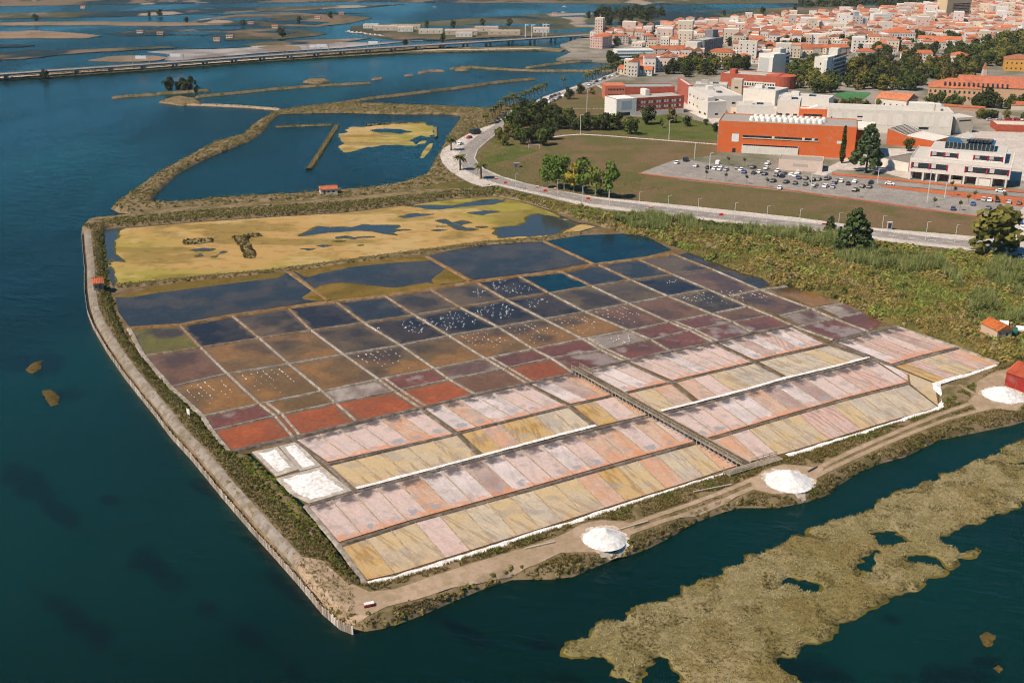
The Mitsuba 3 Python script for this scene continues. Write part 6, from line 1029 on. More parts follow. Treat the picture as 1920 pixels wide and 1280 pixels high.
# ------------------------------------------------------------------ huts, barn, small things of the salt works
def hut(name, lab, a, b, d, h, wc, rc, rh, along='x', cat='hut', z=1.75, door=(.3, .9), win=()):
    F = Frame(a, b, z); t = thing(name, lab, cat)
    obj('wall', F.box(0, F.w, 0, d, -.4, h), 'wall', t, c=wc)
    if along == 'x': gm = np.array([(0, 0, h), (0, d, h), (0, d / 2, h + rh * .9), (F.w, 0, h), (F.w, d, h), (F.w, d / 2, h + rh * .9)])
    else: gm = np.array([(0, 0, h), (F.w, 0, h), (F.w / 2, 0, h + rh * .9), (0, d, h), (F.w, d, h), (F.w / 2, d, h + rh * .9)])
    obj('gable', F.put((gm, np.array([[0, 1, 2], [3, 5, 4], [0, 3, 4], [0, 4, 1]]))), 'wall', t, c=wc)
    obj('roof', F.put(gable(0, F.w, 0, d, h + .12, rh, along, .3)), 'tile', t, c=rc)
    n = int((F.w if along == 'x' else d) / .45)
    for k in range(n):
        if along == 'x': p, q1, q2 = (F.w * (k + .5) / n, d / 2, h + rh + .2), (F.w * (k + .5) / n, -.25, h + .22), (F.w * (k + .5) / n, d + .25, h + .22)
        else: p, q1, q2 = (F.w / 2, d * (k + .5) / n, h + rh + .2), (-.25, d * (k + .5) / n, h + .22), (F.w + .25, d * (k + .5) / n, h + .22)
        for q_ in (q1, q2): obj('roof__tile_row', F.put(beam(p, q_, .09)), 'tile', t, c=np.array(rc) * rng.uniform(.8, 1.2))
    obj('ridge', F.put(beam((-.3, d / 2, h + rh + .2), (F.w + .3, d / 2, h + rh + .2), .12) if along == 'x' else beam((F.w / 2, -.3, h + rh + .2), (F.w / 2, d + .3, h + rh + .2), .12)), 'tile', t, c=np.array(rc) * .8)
    if door: obj('door', F.box(door[0], door[0] + door[1], -.06, .03, -.1, min(2., h - .2)), 'matte', t, c=(.16, .10, .07))
    for w in win: obj('window', F.box(*w[:2], -.05, .03, *w[2:]), 'glass', t)
    return t, F
t, F = hut('brick_hut', 'pale brick hut with orange tiled gable roof at the edge of the reeds', *[(135.4,288.9),(137.3,282.4)], 5.0, 2.6, (.56, .40, .30), (.56, .18, .06), 1.5, 'x', door=None)
obj('door', F.box(F.w - .03, F.w + .06, .6, 1.5, -.1, 2.), 'matte', t, c=(.30, .20, .15)); obj('window', F.box(F.w - .03, F.w + .06, 3., 3.8, 1., 1.7), 'glass', t)
hut('quay_hut', 'small hut with orange roof on the lagoon quay', *[(-134.7,326.6),(-131.9,327.7)], 4.4, 2.2, (.36, .28, .25), (.50, .15, .07), 1.2, 'x', door=(1.6, .9), win=((.4, 1.1, .9, 1.6),))
t, F = hut('red_barn', 'dark red wooden barn with orange roof at the right edge', *[(125.7,250.1),(130.6,242.4)], 9, 3.6, (.30, .035, .03), (.48, .11, .06), 1.9, 'x', door=(5.5, 2.), cat='barn')
for k in range(16): obj('wall__board', F.box(F.w * k / 16 + .02, F.w * (k + 1) / 16 - .03, -.045, .01, -.3, 3.55), 'wall', t, c=np.array((.30, .035, .03)) * rng.uniform(.8, 1.15))
for k in range(20): obj('wall__board', F.box(-.045, .01, 9 * k / 20 + .02, 9 * (k + 1) / 20 - .03, -.3, 3.55), 'wall', t, c=np.array((.30, .035, .03)) * rng.uniform(.8, 1.15))
t, F = hut('levee_house', 'long white house with orange roof on the levee beside the upper pond', *[(-84.2,461.2),(-77,463.2)], 5, 2.1, (.62, .58, .52), (.50, .16, .08), 1.1, 'x', z=1.5, door=(1.2, 1.0), win=((3., 4., .8, 1.6), (5.2, 6.2, .8, 1.6)))
for i, (x, y) in enumerate([(143.4,286.3),(143.6,292.5),(146.5,288)]):
    t = thing('storage_tent', ['dark green tank with white end cap beside the brick hut', 'low white tank behind the brick hut', 'white tank, rightmost beside the brick hut'][i], 'tank'); c = trimesh.creation.cylinder(1.25 if i == 0 else 1.0, 2.4, sections=20); c.apply_transform(trimesh.transformations.rotation_matrix(math.pi / 2, [.3, 1, 0])); c.apply_translation([x, y, 2.9])
    obj('body', c, 'paint', t, c=(.015, .10, .075) if i == 0 else (.70, .72, .72)); obj('foot', box(x, y, 1.5, 1.8, 1.4, .5), 'concrete', t)
t = thing('bench_board', 'small red and white covered board lying by the path at the lagoon corner', 'board'); x, y = (-24.6,154.9); obj('panel', box(x, y, 2.2, 1.7, .75, .10, .35), 'wall', t, c=(.70, .68, .66)); obj('face', box(x + .08, y - .38, 1.85, 1.7, .3, .34, .35), 'wall', t, c=(.24, .02, .03)); obj('leg', box(x - .6, y - .2, 1.5, .1, .1, .7), 'wood', t); obj('leg', box(x + .6, y + .15, 1.5, .1, .1, .7), 'wood', t)
t = thing('notice_board', 'white notice board standing in the grass beside the left pans', 'sign'); x, y = (-77.4,231.9); obj('panel', box(x, y, 2.0, 1.2, .08, 1.5, -.7), 'wall', t, c=(.78, .78, .78)); obj('leg', box(x - .4, y + .3, 1.4, .09, .09, .9), 'wood', t); obj('leg', box(x + .4, y - .35, 1.4, .09, .09, .9), 'wood', t)
for i, (a, b) in enumerate((((2.5,172.8), (8.1,175.1)), ((20.6,179.5), (26.7,182.7)), ((37.5,194.4), (46,197.6)), ((63.4,203.3), (66,205.5)))):
    t = thing('plank', ['pale plank lying at the edge of the track, nearest the lagoon corner', 'pale plank on the grass beside the nearest salt heap', 'pale plank across the ditch below the yellow pans', 'dark plank lying right of the large salt heap'][i], 'plank'); obj('board', beam((*a, 1.92), (*b, 1.96), .11), 'matte', t, c=(.5, .43, .34) if i < 3 else (.09, .08, .08)); obj('batten', beam((a[0], a[1] - .2, 1.85), (a[0] + .3, a[1] + .5, 1.85), .06), 'wood', t)

# ------------------------------------------------------------------ white birds standing in the dark pans
def bird_mesh(seed):
    r = np.random.default_rng(seed); pts = [(-.34, .60, .05), (-.2, .64, .12), (0, .66, .15), (.16, .68, .11), (.24, .78, .045), (.26, .92, .035), (.33, .97, .05), (.42, .95, .02)]
    v, f, s = [], [], 6
    for k, (x, z, w) in enumerate(pts):
        for j in range(s): a = 6.283 * j / s; v.append((x, w * math.cos(a), z + w * math.sin(a)))
    for k in range(len(pts) - 1):
        for j in range(s): a, b = k * s + j, k * s + (j + 1) % s; f += [[a, a + s, b], [b, a + s, b + s]]
    return np.array(v), np.array(f)
bm = bird_mesh(0)
scene['g_bird'] = {'type': 'shapegroup', 'body': mikit.ply(bm, 'm_matte', color=np.tile((.80, .80, .80), (len(bm[0]), 1))), 'leg': mikit.ply(beam((.02, .05, 0), (.02, .05, .56), .012), 'm_matte', color=np.tile((.3, .2, .15), (8, 1))), 'leg_001': mikit.ply(beam((.02, -.05, 0), (.02, -.05, .56), .012), 'm_matte', color=np.tile((.3, .2, .15), (8, 1)))}
FL = [([(-33.3,300.4),(-29.9,303.7),(-24.4,302.3),(-21.3,296.7),(-23.1,292.2),(-27.9,289.6),(-31.2,292.2)], 46, 'left dark pan of the flock'), ([(-23.3,302.3),(-18.1,310.5),(-13.9,307.1),(-9.6,301.4),(-12.6,295.4),(-17.4,296.7),(-20.6,292.2)], 62, 'middle dark pan of the flock'), ([(-12.3,308.1),(-9.2,314.5),(-2.5,316),(1.6,308.1),(-0.8,302.3),(-7.3,304.2)], 58, 'right dark pan of the flock'), ([(-7.9,334.3),(-3.6,341.8),(0.9,337.1),(7.8,330.4),(3.4,326.6),(-1.7,324.4),(-5.2,328.7)], 44, 'teal pan behind the flock'), ([(-13.9,330.4),(-10.5,333.2),(-6,324.4),(-9.3,320.2),(-11.9,322.3)], 18, 'slate pan left of the teal one'), ([(0.8,316),(4.2,321.2),(11.1,322.3),(11.7,317.1),(6.6,312)], 22, 'dark pan right of the flock'), ([(-40.7,293.1),(-40.2,296.7),(-38.9,294),(-39.5,291.3)], 5, 'brown pan left of the flock'), ([(49.6,340),(54.7,342.3),(56,338.8),(51.1,335.4)], 8, 'dark pan far to the right'), ([(26.7,284.4),(30.9,288.7),(34,288.7),(35,284.4),(30.1,280.2)], 22, 'grey mud pan')]
for pl, n, w in FL:
    for x, y in scatter_in(Polygon(pl).convex_hull, int(n * .8)): plant('wading_bird', 'g_bird', x, y, .46, rng.uniform(.6, .8), f'white wading bird standing in the {w}', 'bird', f'birds of the {w}')
# flecks of foam in the brown pans
for j in (0, 1, 3, 5, 6, 7, 8, 10, 11):
    a, b, c, d = R[2][j], R[2][j + 1], R[3][j + 1], R[3][j]; ms = []
    for k in range(6):
        u0 = .18 + .12 * k + rng.uniform(-.02, .02)
        for v0 in np.linspace(.1, rng.uniform(.35, .8), 6):
            if rng.uniform() < .25: continue
            p = lerp(lerp(a, b, u0 + rng.normal(0, .008)), lerp(d, c, u0), v0 + rng.uniform(-.02, .02)); L_ = rng.uniform(.2, 1.1) * (1.1 - v0); th = math.atan2(d[1] - a[1], d[0] - a[0]) + rng.normal(0, .15)
            ms.append(box(p[0], p[1], .5, L_, rng.uniform(.12, .3), .03, th))
    obj('foam_fleck', merge(ms), 'salt', works, kind='stuff')

# ------------------------------------------------------------------ cars, lamps, barriers
def prismy(profile, w, inset=0.0):
    p = np.array(profile, float); n = len(p); L = np.c_[p[:, 0], np.full(n, -w / 2 + inset), p[:, 1]]; Rr = np.c_[p[:, 0], np.full(n, w / 2 - inset), p[:, 1]]
    tri = trimesh.creation.triangulate_polygon(Polygon(p), engine='earcut'); tv = tri[0]; tf = tri[1]
    from scipy.spatial import cKDTree
    mp = cKDTree(p).query(tv)[1]; tf = mp[tf]; i = np.arange(n); j = (i + 1) % n
    return np.vstack([L, Rr]), np.vstack([tf, tf[:, ::-1] + n, np.c_[i, j, j + n], np.c_[i, j + n, i + n]])
WHEEL = trimesh.creation.cylinder(.32, .2, sections=12); WHEEL.apply_transform(trimesh.transformations.rotation_matrix(math.pi / 2, [1, 0, 0]))
def car_group(key, c, van=False):
    if van: body = prismy([(-2.3, .3), (2.3, .3), (2.35, .9), (1.7, 1.15), (1.1, 1.95), (-2.3, 1.98)], 1.85); gl = prismy([(.75, 1.2), (1.62, 1.18), (1.05, 1.88), (.75, 1.88)], 1.88)
    else: body = merge([prismy([(-2.05, .28), (2.1, .28), (2.15, .68), (1.2, .9), (-1.9, .95), (-2.1, .7)], 1.74), prismy([(-1.35, .9), (.95, .88), (.35, 1.42), (-1.1, 1.44)], 1.5)]); gl = prismy([(-1.45, .94), (1.02, .92), (.45, 1.34), (-1.2, 1.35)], 1.54)
    g = {'type': 'shapegroup', 'body': mikit.ply(body, 'm_paint', color=np.tile(c, (len(body[0]), 1))), 'window_band': mikit.ply(gl, 'm_glass')}
    for k, (x, y) in enumerate(((1.3, .78), (1.3, -.78), (-1.25, .78), (-1.25, -.78))):
        m = WHEEL.copy(); m.apply_translation([x, y, .32]); g['wheel' + ('' if k == 0 else f'_{k:03d}')] = mikit.ply(m, 'm_rubber')
    scene[key] = g
CC = {'white': (.75, .75, .75), 'black': (.012, .012, .015), 'dark grey': (.06, .06, .07), 'silver': (.42, .43, .45), 'navy': (.02, .03, .10), 'blue': (.03, .08, .30), 'red': (.40, .02, .03)}
for k, c in CC.items(): car_group('g_car_' + k.replace(' ', '_'), c)
car_group('g_van_white', (.76, .76, .76), True); car_group('g_van_black', (.02, .02, .025), True)
pdir = A((150.5,450.1)) - A((79.7,492.5)); PA = math.degrees(math.atan2(pdir[1], pdir[0])) + 90
def cars(listing, row, ang, jit=4):
    cnt = {}
    for (x, y), c in sorted(listing, key=lambda e: e[0][0]):
        van = c.endswith('van'); nm = 'van' if van else 'car'; cnt[c] = cnt.get(c, 0) + 1
        tot = sum(1 for e in listing if e[1] == c)
        lab = ('' if tot == 1 else ORD[min(15, cnt[c] - 1)] + ' ') + f'{c}{"" if van else " car"}' + ('' if tot == 1 else ' from the left') + f' in the {row}'
        plant('parked_' + nm, 'g_van_' + c.split()[0] if van else 'g_car_' + c.replace(' ', '_'), x, y, 2.14, rng.uniform(.97, 1.05), lab, nm, f'vehicles in the {row}', rot=ang + rng.normal(0, jit) + (180 if rng.uniform() < .4 else 0))
CL = lambda s, cs: list(zip(s, cs.split(',')))
cars(CL([(95.4,513.8),(98.3,511.3),(101.8,523.9),(101.8,515),(100.4,510.1),(103,508.9),(109.4,512.6),(110.2,508.9),(110.7,504),(117.4,515),(114.8,501.6),(118.1,504),(119.6,499.2),(123.3,512.6),(126.6,523.9),(127.3,506.4)], 'black,white,white van,white,white,silver,dark grey,white,blue,dark grey,dark grey,white,navy,white,white,white'), 'left back row of the car park', PA)
cars(CL([(124.4,496.9),(126.6,494.6),(129,500.4),(131.9,498.1),(136.1,502.8),(132.9,495.7),(133.7,491.1),(136.6,490),(139.2,486.6),(142,487.7),(145.8,488.8),(147.1,490),(149.2,484.3),(151.4,484.3),(147,479.9),(153,478.8),(157.4,483.2)], 'dark grey,black,dark grey,white,white,white,navy,black,black,dark grey,black,navy,dark grey,white,navy,black,white'), 'right back row of the car park', PA)
cars(CL([(120.2,484.3),(125.6,482.1),(129.2,479.9),(133.3,477.7),(137,475.5),(141.3,473.4),(144.1,472.3),(157.9,473.4),(160.6,472.3),(152.3,466),(164.1,481)], 'black,black,black,black,silver,white,silver,black,dark grey,black,black'), 'middle row of the car park', PA)
cars(CL([(119.9,470.2),(182.7,432),(197.7,432.9),(194.3,440.3)], 'white,navy,dark grey,blue'), 'near edge of the car park', PA)
cars(CL([(201.9,447.9),(204.2,447),(207,446),(210.8,443.2),(214.2,441.3)], 'silver,white,black,silver,dark grey'), 'short row at the orange verge', PA)
cars(CL([(81.7,525.2),(87.2,531.8),(90,517.6)], 'white,black van,silver'), 'far left corner of the car park', PA)
cars(CL([(171.8,478.6),(215.9,463.7)], 'white,white'), 'campus road', math.degrees(math.atan2(pdir[1], pdir[0])), 2)
cars(CL([(200.7,410.2),(197.6,400.6),(179.5,363)], 'blue,white,navy'), 'road beside the broad right-hand tree', 70)
pd2 = A((51,798.4)) - A((5.1,683)); pa2 = math.degrees(math.atan2(pd2[1], pd2[0]))
cars(CL([(6.9,697.8),(9,702.2),(11.2,706.7),(13.4,713.6),(15.6,718.2),(17.9,725.3),(20.2,730),(22.5,737.3),(24.9,742.3),(27.3,749.8),(29.8,757.4),(32.8,765.2)], 'black,navy,white,black,dark grey,silver,black,navy,white,black,dark grey,black'), 'lagoon-side parking lane of the promenade', pa2, 2)
cars(CL([(19.3,711.3),(22,718.2),(25,725.3),(28.2,732.5),(30.6,739.8),(33.1,747.2),(35.7,754.9),(37.9,762.6)], 'white,black,white,black,silver,black,white,black'), 'field-side parking lane of the promenade', pa2, 2)
cars(CL([(-8.1,650.3),(-6.6,662.1),(-4.6,670.2),(-9.6,644.6)], 'black,dark grey,navy,black'), 'row of parked cars under the promenade palms', 60, 3)
cars(CL([(57.8,812.5),(61.2,821.4),(64.7,830.6),(68.3,839.9),(71.7,846.2),(75.8,855.8),(80,865.7),(84.3,875.8),(88.7,886.1)], 'white,silver,black,white,black,silver,white,black,white'), 'far promenade lane towards the town', pa2, 2)
cars(CL([(-27.9,575.8),(-23.8,594.9)], 'white,red'), 'bend of the promenade road', 60)
plant('lorry', 'g_van_black', *(-20.6,608.5), 2.14, 1.5, 'dark lorry parked at the bend of the promenade road', 'lorry', rot=50)
cars(CL([(129,734.9),(129.9,727.6),(129.6,709),(130.1,700),(137.5,704.5)], 'white,black,dark grey,silver,white'), 'footway lane beside the white faculty blocks', 120)
cars(CL([(290.9,654.2),(297.2,656.1),(301.9,654.2),(308,656.1),(312,654.2)], 'silver,silver,red,red,white'), 'far edge of the campus yard', 0, 6)

def lamp(x, y, h, lab, arm=1.2, grp=None, r=.075):
    t = thing('street_lamp', lab, 'lamp post', grp); obj('pole', beam((x, y, 2.), (x, y, 2 + h), r), 'wall', t, c=(.62, .62, .60)); obj('arm', beam((x, y, 2 + h), (x + arm, y, 2.15 + h), r * .7), 'wall', t, c=(.62, .62, .60)); obj('lamp_head', box(x + arm, y, 2.05 + h, .7, .3, .16), 'metal', t)
for i, (x, y) in enumerate([(1.7,470.4),(19.8,458),(30,446.2),(40.9,439.6),(52.9,435),(64.1,428.6),(75.5,423.3),(89.1,416.5),(100.6,410.6),(112.3,405.7),(125.9,400.1),(141.3,395.5),(154.8,386.4),(164,382)]):
    lamp(x, y, 6.8, f'slim pale street lamp of the curved road, {ORD[i]} from the left', grp='street lamps of the curved road')
for (x, y), h, lab in zip([(47.2,680.9),(38.7,607.1),(86.5,589),(92.4,537.4),(95.5,511.6),(133.5,469.4),(176.4,444.3),(186.8,452.1),(166.7,480.1)], (15, 11, 11, 8, 8, 9, 14, 7, 7), ('tall floodlight mast with two arms behind the grove', 'lamp post on the path right of the grove', 'lamp post on the lawn before the red and white hall', 'lamp post at the far corner of the car park', 'lamp post in the back row of the car park', 'lamp post in the middle of the car park', 'tallest lamp post, before the white pavilion', 'thin lamp post right of the tallest one', 'lamp post at the ramp end of the car park')):
    lamp(x, y, h, lab, 1.6, r=.14)
for i, (x, y) in enumerate(sorted([(-2.9,481.1),(14.7,465.1),(19.3,468.2),(32.8,450),(57.8,434.9),(84.9,422.4),(122.7,408.1),(137.2,399.3),(11.5,472.5),(-7.4,490.1)], key=lambda e: e[0] / e[1])):
    t = thing('road_barrier', f'red plastic barrier on the curved road, {ORD[i]} from the left', 'barrier', 'plastic barriers on the road'); obj('block', box(x, y, 2.12, 1.6, .5, .55), 'wall', t, c=(.55, .03, .03)); obj('cap', box(x, y, 2.67, 1.3, .32, .35), 'wall', t, c=(.62, .05, .05) if i % 2 else (.75, .72, .7))
t = thing('kiosk', 'grey standing advertising cabinet on the footway beside the road', 'cabinet'); x, y = (146,400.9); obj('body', box(x, y, 2.1, 1.7, .9, 2.9), 'wall', t, c=(.36, .38, .40)); obj('screen', box(x - .1, y - .46, 2.6, 1.3, .05, 2.0), 'glass', t); obj('cap', box(x, y, 5.0, 1.9, 1.1, .15), 'wall', t, c=(.5, .5, .5))
t = thing('field_hut', 'tiny dark shed standing alone in the field left of the young trees', 'shed'); x, y = (2.3,517.8); obj('wall', box(x, y, 2., 2.6, 2.2, 1.9), 'wall', t, c=(.18, .15, .16)); obj('roof', box(x, y, 3.9, 3., 2.6, .18), 'wall', t, c=(.24, .22, .23)); obj('door', box(x - .4, y - 1.1, 2.05, .8, .08, 1.5), 'matte', t, c=(.08, .07, .07))
t = thing('goal_frame', 'small white goal frame at the edge of the dark grove', 'goal'); x, y = (11.6,564.3); obj('frame', merge([beam((x - 3, y, 2), (x - 3, y, 4.4), .08), beam((x + 3, y, 2), (x + 3, y, 4.4), .08), beam((x - 3, y, 4.4), (x + 3, y, 4.4), .08)]), 'wall', t, c=(.7, .7, .7))

# ------------------------------------------------------------------ grass, reeds and shrubs
def zb(q): return bank_z(q, shapely.distance(shore.boundary, shapely.points(q)))
OL, BRN, GRN, DGR, PAL = (.23, .20, .055), (.25, .19, .07), (.185, .225, .055), (.065, .074, .024), (.30, .25, .12)
scrub = Polygon([(-12,474.3),(2.4,463.8),(20.5,446),(39.7,431.1),(72.7,416.3),(88.1,408),(120.1,395.4),(148.2,378.4),(165.2,371.4),(183.7,362),(156.7,281.3),(142.3,271.1),(133.6,266.1),(125.3,278),(119.6,286.8),(114.8,295.3),(110.8,299.9),(107.9,308.6),(100.6,317.7),(91.9,333.4),(86.4,336.3),(77.7,350),(69.9,363.4),(64,374.2),(52.9,394.6),(44.3,400.1),(35.7,408.9),(28,420.6),(15.7,438.4),(3.5,454.7)]).buffer(0).intersection(land_poly.buffer(-.4))
lush = [Polygon(W(1.7, p)) for p in []]
REEDP = [Polygon([(41.6,427.6),(60.4,420.6),(64,412.1),(59.5,397.7),(45.8,404),(40.7,417.2)]), Polygon([(64.7,417.2),(92.2,407.2),(122.2,394.6),(126.7,382.7),(123.8,372.8),(116.8,375.6),(104,387.1),(85.5,394.6),(68.1,400.8)]), Polygon([(116,372.8),(132,374.2),(141.7,368.7),(153.6,364.7),(147.1,350),(133.8,345.7),(121.6,353.1),(114,362)]), Polygon([(163.1,355.6),(182.5,359.4),(171.6,318.7),(164,318.7),(159.4,329.5),(158,340.9)]), Polygon([(149.2,353.1),(150,340.9),(146.9,329.5),(144.8,332.3),(145.5,345.7)]), Polygon([(148.7,326.8),(154,325.1),(149.6,308.6),(156.3,303.7),(152.9,296.2),(140.7,297.1),(138.6,303.7),(143.8,318.7)])]
reeds = unary_union([p.buffer(0) for p in REEDP]).intersection(scrub)
def clump(poly, n, s, lo, seed):
    q = scatter_in(poly, n); return q[vnoise(q[:, 0], q[:, 1], s, seed) > lo]
q = clump(scrub.difference(reeds.buffer(-1)), 6600, 7, .26, 3); k = vnoise(q[:, 0], q[:, 1], 14, 9)
cc = np.where(k[:, None] < .38, BRN, np.where(k[:, None] < .46, PAL, np.where(k[:, None] < .64, OL, GRN))) * rng.uniform(.7, 1.3, (len(q), 1))
v, f, c = strew(BUSH, q, zb(q) - .15, rng.uniform(.6, 1.5, len(q)), cc, .08, (1, .85)); obj('scrub_bushes', (v, f), 'leaf', c=c, label='brown and olive scrub bushes between the pans and the road', cat='scrub', kind='stuff')
q = clump(reeds, 11000, 6, .34, 5); cover('reed_bed', q, zb(q) - .1, rng.uniform(1.9, 3.2, len(q)) * (.6 + .9 * vnoise(q[:, 0], q[:, 1], 8, 3)), [(.29, .32, .115), (.22, .285, .09), (.35, .33, .15), (.16, .21, .065)], 'tall pale green reed beds along the curved road', 'reeds', REED, (.5, 1), .08)
q = scatter_in(scrub.difference(reeds), 9000); q2 = scatter_in(reeds, 2200); cover('reed_undergrowth', q2, zb(q2) - .1, rng.uniform(.8, 2.2, len(q2)), [(.10, .12, .035), (.14, .15, .05), (.075, .09, .028)], 'green undergrowth among the reeds', 'undergrowth', BUSH, (1, .95))
cover('scrub_grass', q, zb(q) - .05, rng.uniform(.5, 1.0, len(q)), [OL, BRN, PAL, GRN], 'rough grass among the scrub', 'grass', TUFT, (1, 1))
q = clump(scrub.difference(reeds.buffer(-1)), 900, 11, .42, 13)
cover('scrub_clumps', q, zb(q) - .25, rng.uniform(1.5, 2.9, len(q)), [OL, BRN, GRN, (.095, .105, .03), (.24, .19, .085)], 'larger rounded bushes standing out of the scrub', 'bushes', BUSH, (1, .8))
q = np.vstack([scatter_in(g.buffer(-.5), int(g.area * .35) + 4) for g in BARS if g.buffer(-.5).area > 2]); cover('bar_scrub', q, np.full(len(q), 1.), rng.uniform(.5, 1.2, len(q)), [(.165, .135, .045), (.13, .115, .034), (.20, .16, .07)], 'dry scrub on the bars of the bay', 'scrub', BUSHS, (1, .7))
q = np.vstack([scatter_in(Polygon([(-123.8,386.6),(-122.7,390.3),(-114,392.5),(-112.6,388.8),(-117.6,385.1),(-122.4,384.4)]).buffer(0), 90), scatter_in(Polygon([(-106.7,393.3),(-105.2,395.6),(-98.7,398.6),(-95.3,397.1),(-101,393.3),(-97.4,383.7),(-92.5,371.1),(-92,367.1),(-95.8,367.1),(-98.3,375.2),(-102.8,385.9)]).buffer(0), 230)]); cover('islet_reeds', q, np.full(len(q), .7), rng.uniform(.6, 1.3, len(q)), [(.10, .07, .03), (.13, .09, .04), (.075, .06, .025)], 'brown reeds on the islets of the yellow marsh', 'reeds', BUSH, (.8, 1))
q = np.vstack([scatter_in(LineString(l).buffer(1.1 * k), n) for l, n, k in (([(-141.2,641.2),(-128.2,644.9),(-109.6,648.7)], 160, .8), ([(-105.4,646.8),(-103.6,611),(-101.9,571.2),(-100.5,539.9),(-100,520.4)], 420, 1.2), ([(-87.7,648.7),(-71.3,652.5),(-52.7,654.4)], 130, .7))])
cover('dike_reeds', q, np.full(len(q), .75), rng.uniform(.5, 1.1, len(q)), [(.11, .085, .04), (.15, .115, .055), (.085, .075, .03)], 'dark ragged reeds on the dikes of the upper pond', 'reeds', BUSHS, (1, .9))
q = scatter_in(land_poly.intersection(Polygon([(-169.1,417.1),(-124.7,435.6),(-73.2,448.7),(-28.6,468.8),(-9.8,482.8),(0,464.7),(-8.2,460.6),(-27.3,454.6),(-70.9,432.8),(-120.1,417.9),(-151.1,408)])).buffer(-.4), 2600); cover('levee_shrubs', q, zb(q) - .1, rng.uniform(.4, 1.3, len(q)), [(.15, .135, .045), (.11, .115, .035), (.20, .17, .07), (.075, .08, .028)], 'low shrubs on the levee behind the yellow marsh', 'shrubs', BUSHS, (1, .75))
# dark shrubs along the inner foot of the embankment
INN = LineString([(-159.1,399.2),(-149.1,374.2),(-140.1,351.3),(-131.8,330.2),(-123.2,309.7),(-115.2,293.7),(-108.8,281.9),(-101,269),(-94.1,258.2),(-87.1,247.4),(-81.6,240.5),(-74.4,229.5),(-69.9,222),(-63.5,212.4),(-60.1,209.8),(-56.2,204.1),(-50.8,194.8),(-45.3,186.7),(-41.8,182),(-37.5,175.2),(-33,169.3),(-28.8,163.6)])
q = np.vstack([A(INN.interpolate(t_).coords) for t_ in rng.uniform(0, INN.length, 1500)]); q = q + rng.normal(0, .62, q.shape); q = q[inside(shore.buffer(-1), q)]
cover('dike_shrubs', q, np.maximum(zb(q), .45) - .1, rng.uniform(.35, 1.0, len(q)), [DGR, DGR, (.09, .095, .03), (.14, .11, .04), (.15, .17, .03)], 'dark shrubs along the inner foot of the embankment', 'shrubs', BUSH, (1, .9))
GRZ = Polygon([(-59.6,207.9),(-58.1,212.5),(-50.1,202),(-43.5,191.1),(-37.5,181.7),(-36.7,176.8),(-41.9,182.7),(-50.9,195.5)]).buffer(0)
q = scatter_in(GRZ, 220); cover('glasswort', q, zb(q) - .05, rng.uniform(.3, .7, len(q)), [(.16, .20, .025), (.20, .21, .03), (.08, .09, .02)], 'bright green glasswort beside the dry salt pans', 'glasswort', BUSH, (1, .7))
# grass along the embankments, verge and bank of the canal
bank = land_poly.intersection(Polygon([(-42.7,186.8),(-23,163.3),(5.7,181.7),(37.2,200.1),(62,213.8),(87.8,229.1),(105.6,239.8),(132.1,265.8),(164.6,281.8),(142.4,238.2),(125,226.1),(86,207.4),(65.2,191.1),(35.3,180.7),(11.3,160.8),(-22.7,145.6),(-37.8,160.8)])).difference(sandy.buffer(.3)).difference(BASIN2.buffer(.4)).buffer(-.3)
q = scatter_in(bank, 15000); k = vnoise(q[:, 0], q[:, 1], 5, 12); g = vnoise(q[:, 0], q[:, 1], 2.2, 2)
q = q[g > .25]; k = k[g > .25]
cc = np.where(k[:, None] < .5, (.23, .185, .085), np.where(k[:, None] < .75, (.175, .145, .05), (.13, .15, .038))) * rng.uniform(.7, 1.3, (len(q), 1))
v, f, c = strew(TUFT, q, zb(q) - .03, rng.uniform(.35, .8, len(q)), cc, .15, (1.1, .8)); obj('bank_grass', (v, f), 'leaf', c=c, label='dry and green grass along the canal bank and track', cat='grass', kind='stuff')
edge = A(LineString(OUTER[16:43]).segmentize(.35).coords); edge = edge + rng.normal(0, .8, edge.shape); edge = edge[inside(shore.buffer(-.15), edge)]
cover('bank_sedge', edge, zb(edge) - .1, rng.uniform(.45, 1.0, len(edge)), [(.19, .155, .055), (.24, .20, .09), (.14, .13, .038)], 'sedge fringe along the waterline of the canal', 'sedge', BUSH, (1, .75))
top = land_poly.intersection(Polygon([(-171.2,411.3),(42.1,488.4),(36.3,403.2),(-155,395.4),(-107.2,281.8),(-84.2,244.6),(-54.2,200.1),(-36.1,173),(-39.7,171.2),(-51.2,186.8),(-78.8,226.1),(-111.7,281.8),(-130.6,319.3),(-160.1,395.4)])).difference(BASIN2.buffer(.3)).difference(gravel.buffer(.3))
q = scatter_in(top.buffer(-.4), 9000); cover('levee_grass', q, zb(q) - .03, rng.uniform(.4, 1.0, len(q)), [(.22, .18, .075), (.18, .155, .055), (.27, .225, .115), (.13, .135, .042)], 'dry grass on the upper embankment and path edge', 'grass', TUFT, (1.1, .8))
q = scatter_in(LEV.difference(POND).buffer(-.5), 8000); cover('levee_scrub', q, lev_z(q, shapely.distance(LEV.boundary, shapely.points(q))) - .1, rng.uniform(.5, 1.4, len(q)), [(.165, .135, .045), (.13, .115, .034), (.22, .18, .08), (.09, .095, .03)], 'dry scrub on the levee of the upper pond', 'scrub', BUSHS, (1, .7))
L2 = LineString([(-130.9,334.5),(-117,339.1),(-100.6,345),(-77.9,352.9),(-56.8,363.7),(-38.7,372.5),(-10,386.6),(10.1,391.8),(25.8,401)]); q = np.vstack([A(L2.interpolate(t_).coords) for t_ in rng.uniform(0, L2.length, 2600)]); q = q + rng.normal(0, .9, q.shape)
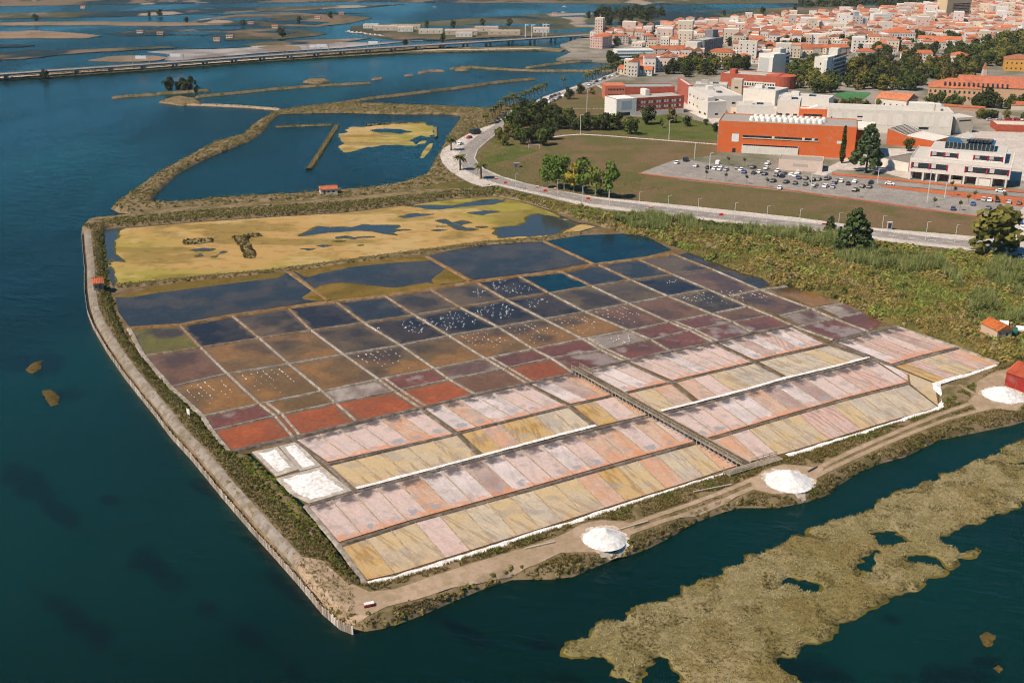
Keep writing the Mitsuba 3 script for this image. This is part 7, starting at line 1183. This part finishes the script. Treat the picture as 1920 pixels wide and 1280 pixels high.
obj('middle_dike', sweep(list(L2.coords), [(-2.2, 0), (-1.2, .8), (1.2, .8), (2.2, 0)], 2., .25, .3), 'bank_soil', smooth=True, label='grassy dike between the yellow marsh and the large ponds', kind='structure')
cover('middle_dike_grass', q, np.full(len(q), .95), rng.uniform(.35, .9, len(q)), [(.20, .15, .065), (.15, .12, .045), (.11, .11, .034)], 'brown grass on the dike between yellow marsh and ponds', 'grass', BUSHS, (1, .6))
q = scatter_in(MIF.buffer(-.2), 26000); g = vnoise(q[:, 0], q[:, 1], 3.4, 8); k = vnoise(q[:, 0], q[:, 1], 9, 4)
cc = np.where(g[:, None] > .66, (.12, .10, .038), np.where(k[:, None] > .6, (.27, .205, .085), (.33, .285, .155))) * rng.uniform(.75, 1.25, (len(q), 1))
v, f, c = strew(TUFT, q, marsh_z(q, shapely.distance(MIF.boundary, shapely.points(q))) - .04, rng.uniform(.18, .42, len(q)), cc, .25, (1.6, .8)); obj('cordgrass', (v, f), 'leaf', c=c, label='pale cordgrass covering the salt marsh island', cat='grass', kind='stuff')
q = scatter_in(Polygon([(-17.4,549.8),(-14.4,519.1),(-5,496),(16.7,468.3),(46.9,449.1),(80,435),(96.7,429.5),(77.8,449.1),(60.3,497.1),(37.6,534.7),(11.6,577.9),(-8.8,590.6)]), 3500); q = q[vnoise(q[:, 0], q[:, 1], 12, 2) > .5]
cover('field_tufts', q, np.full(len(q), 2.04), rng.uniform(.25, .6, len(q)), [(.15, .155, .05), (.20, .165, .075), (.12, .15, .04)], 'green and dry tufts in the mown field', 'grass', TUFT, (1.2, .7))
mikit_total = sum(len(mikit.meshkit.WRITTEN[d['filename']][1]) for d in scene.values() if isinstance(d, dict) and d.get('type') == 'ply'); print('entries', len(scene), 'triangles', mikit_total)
strip = Polygon(list(INN.coords) + list(A(QUAY.coords))[::-1]).buffer(0).difference(gravel.buffer(.2)).intersection(land_poly.buffer(-.3))
q = scatter_in(strip, 5200); cover('quay_grass', q, zb(q) - .03, rng.uniform(.3, .7, len(q)), [(.21, .17, .075), (.17, .14, .055), (.25, .205, .10), (.13, .13, .042)], 'dry grass between the gravel path and the dark shrubs', 'grass', TUFT, (1.2, .7))
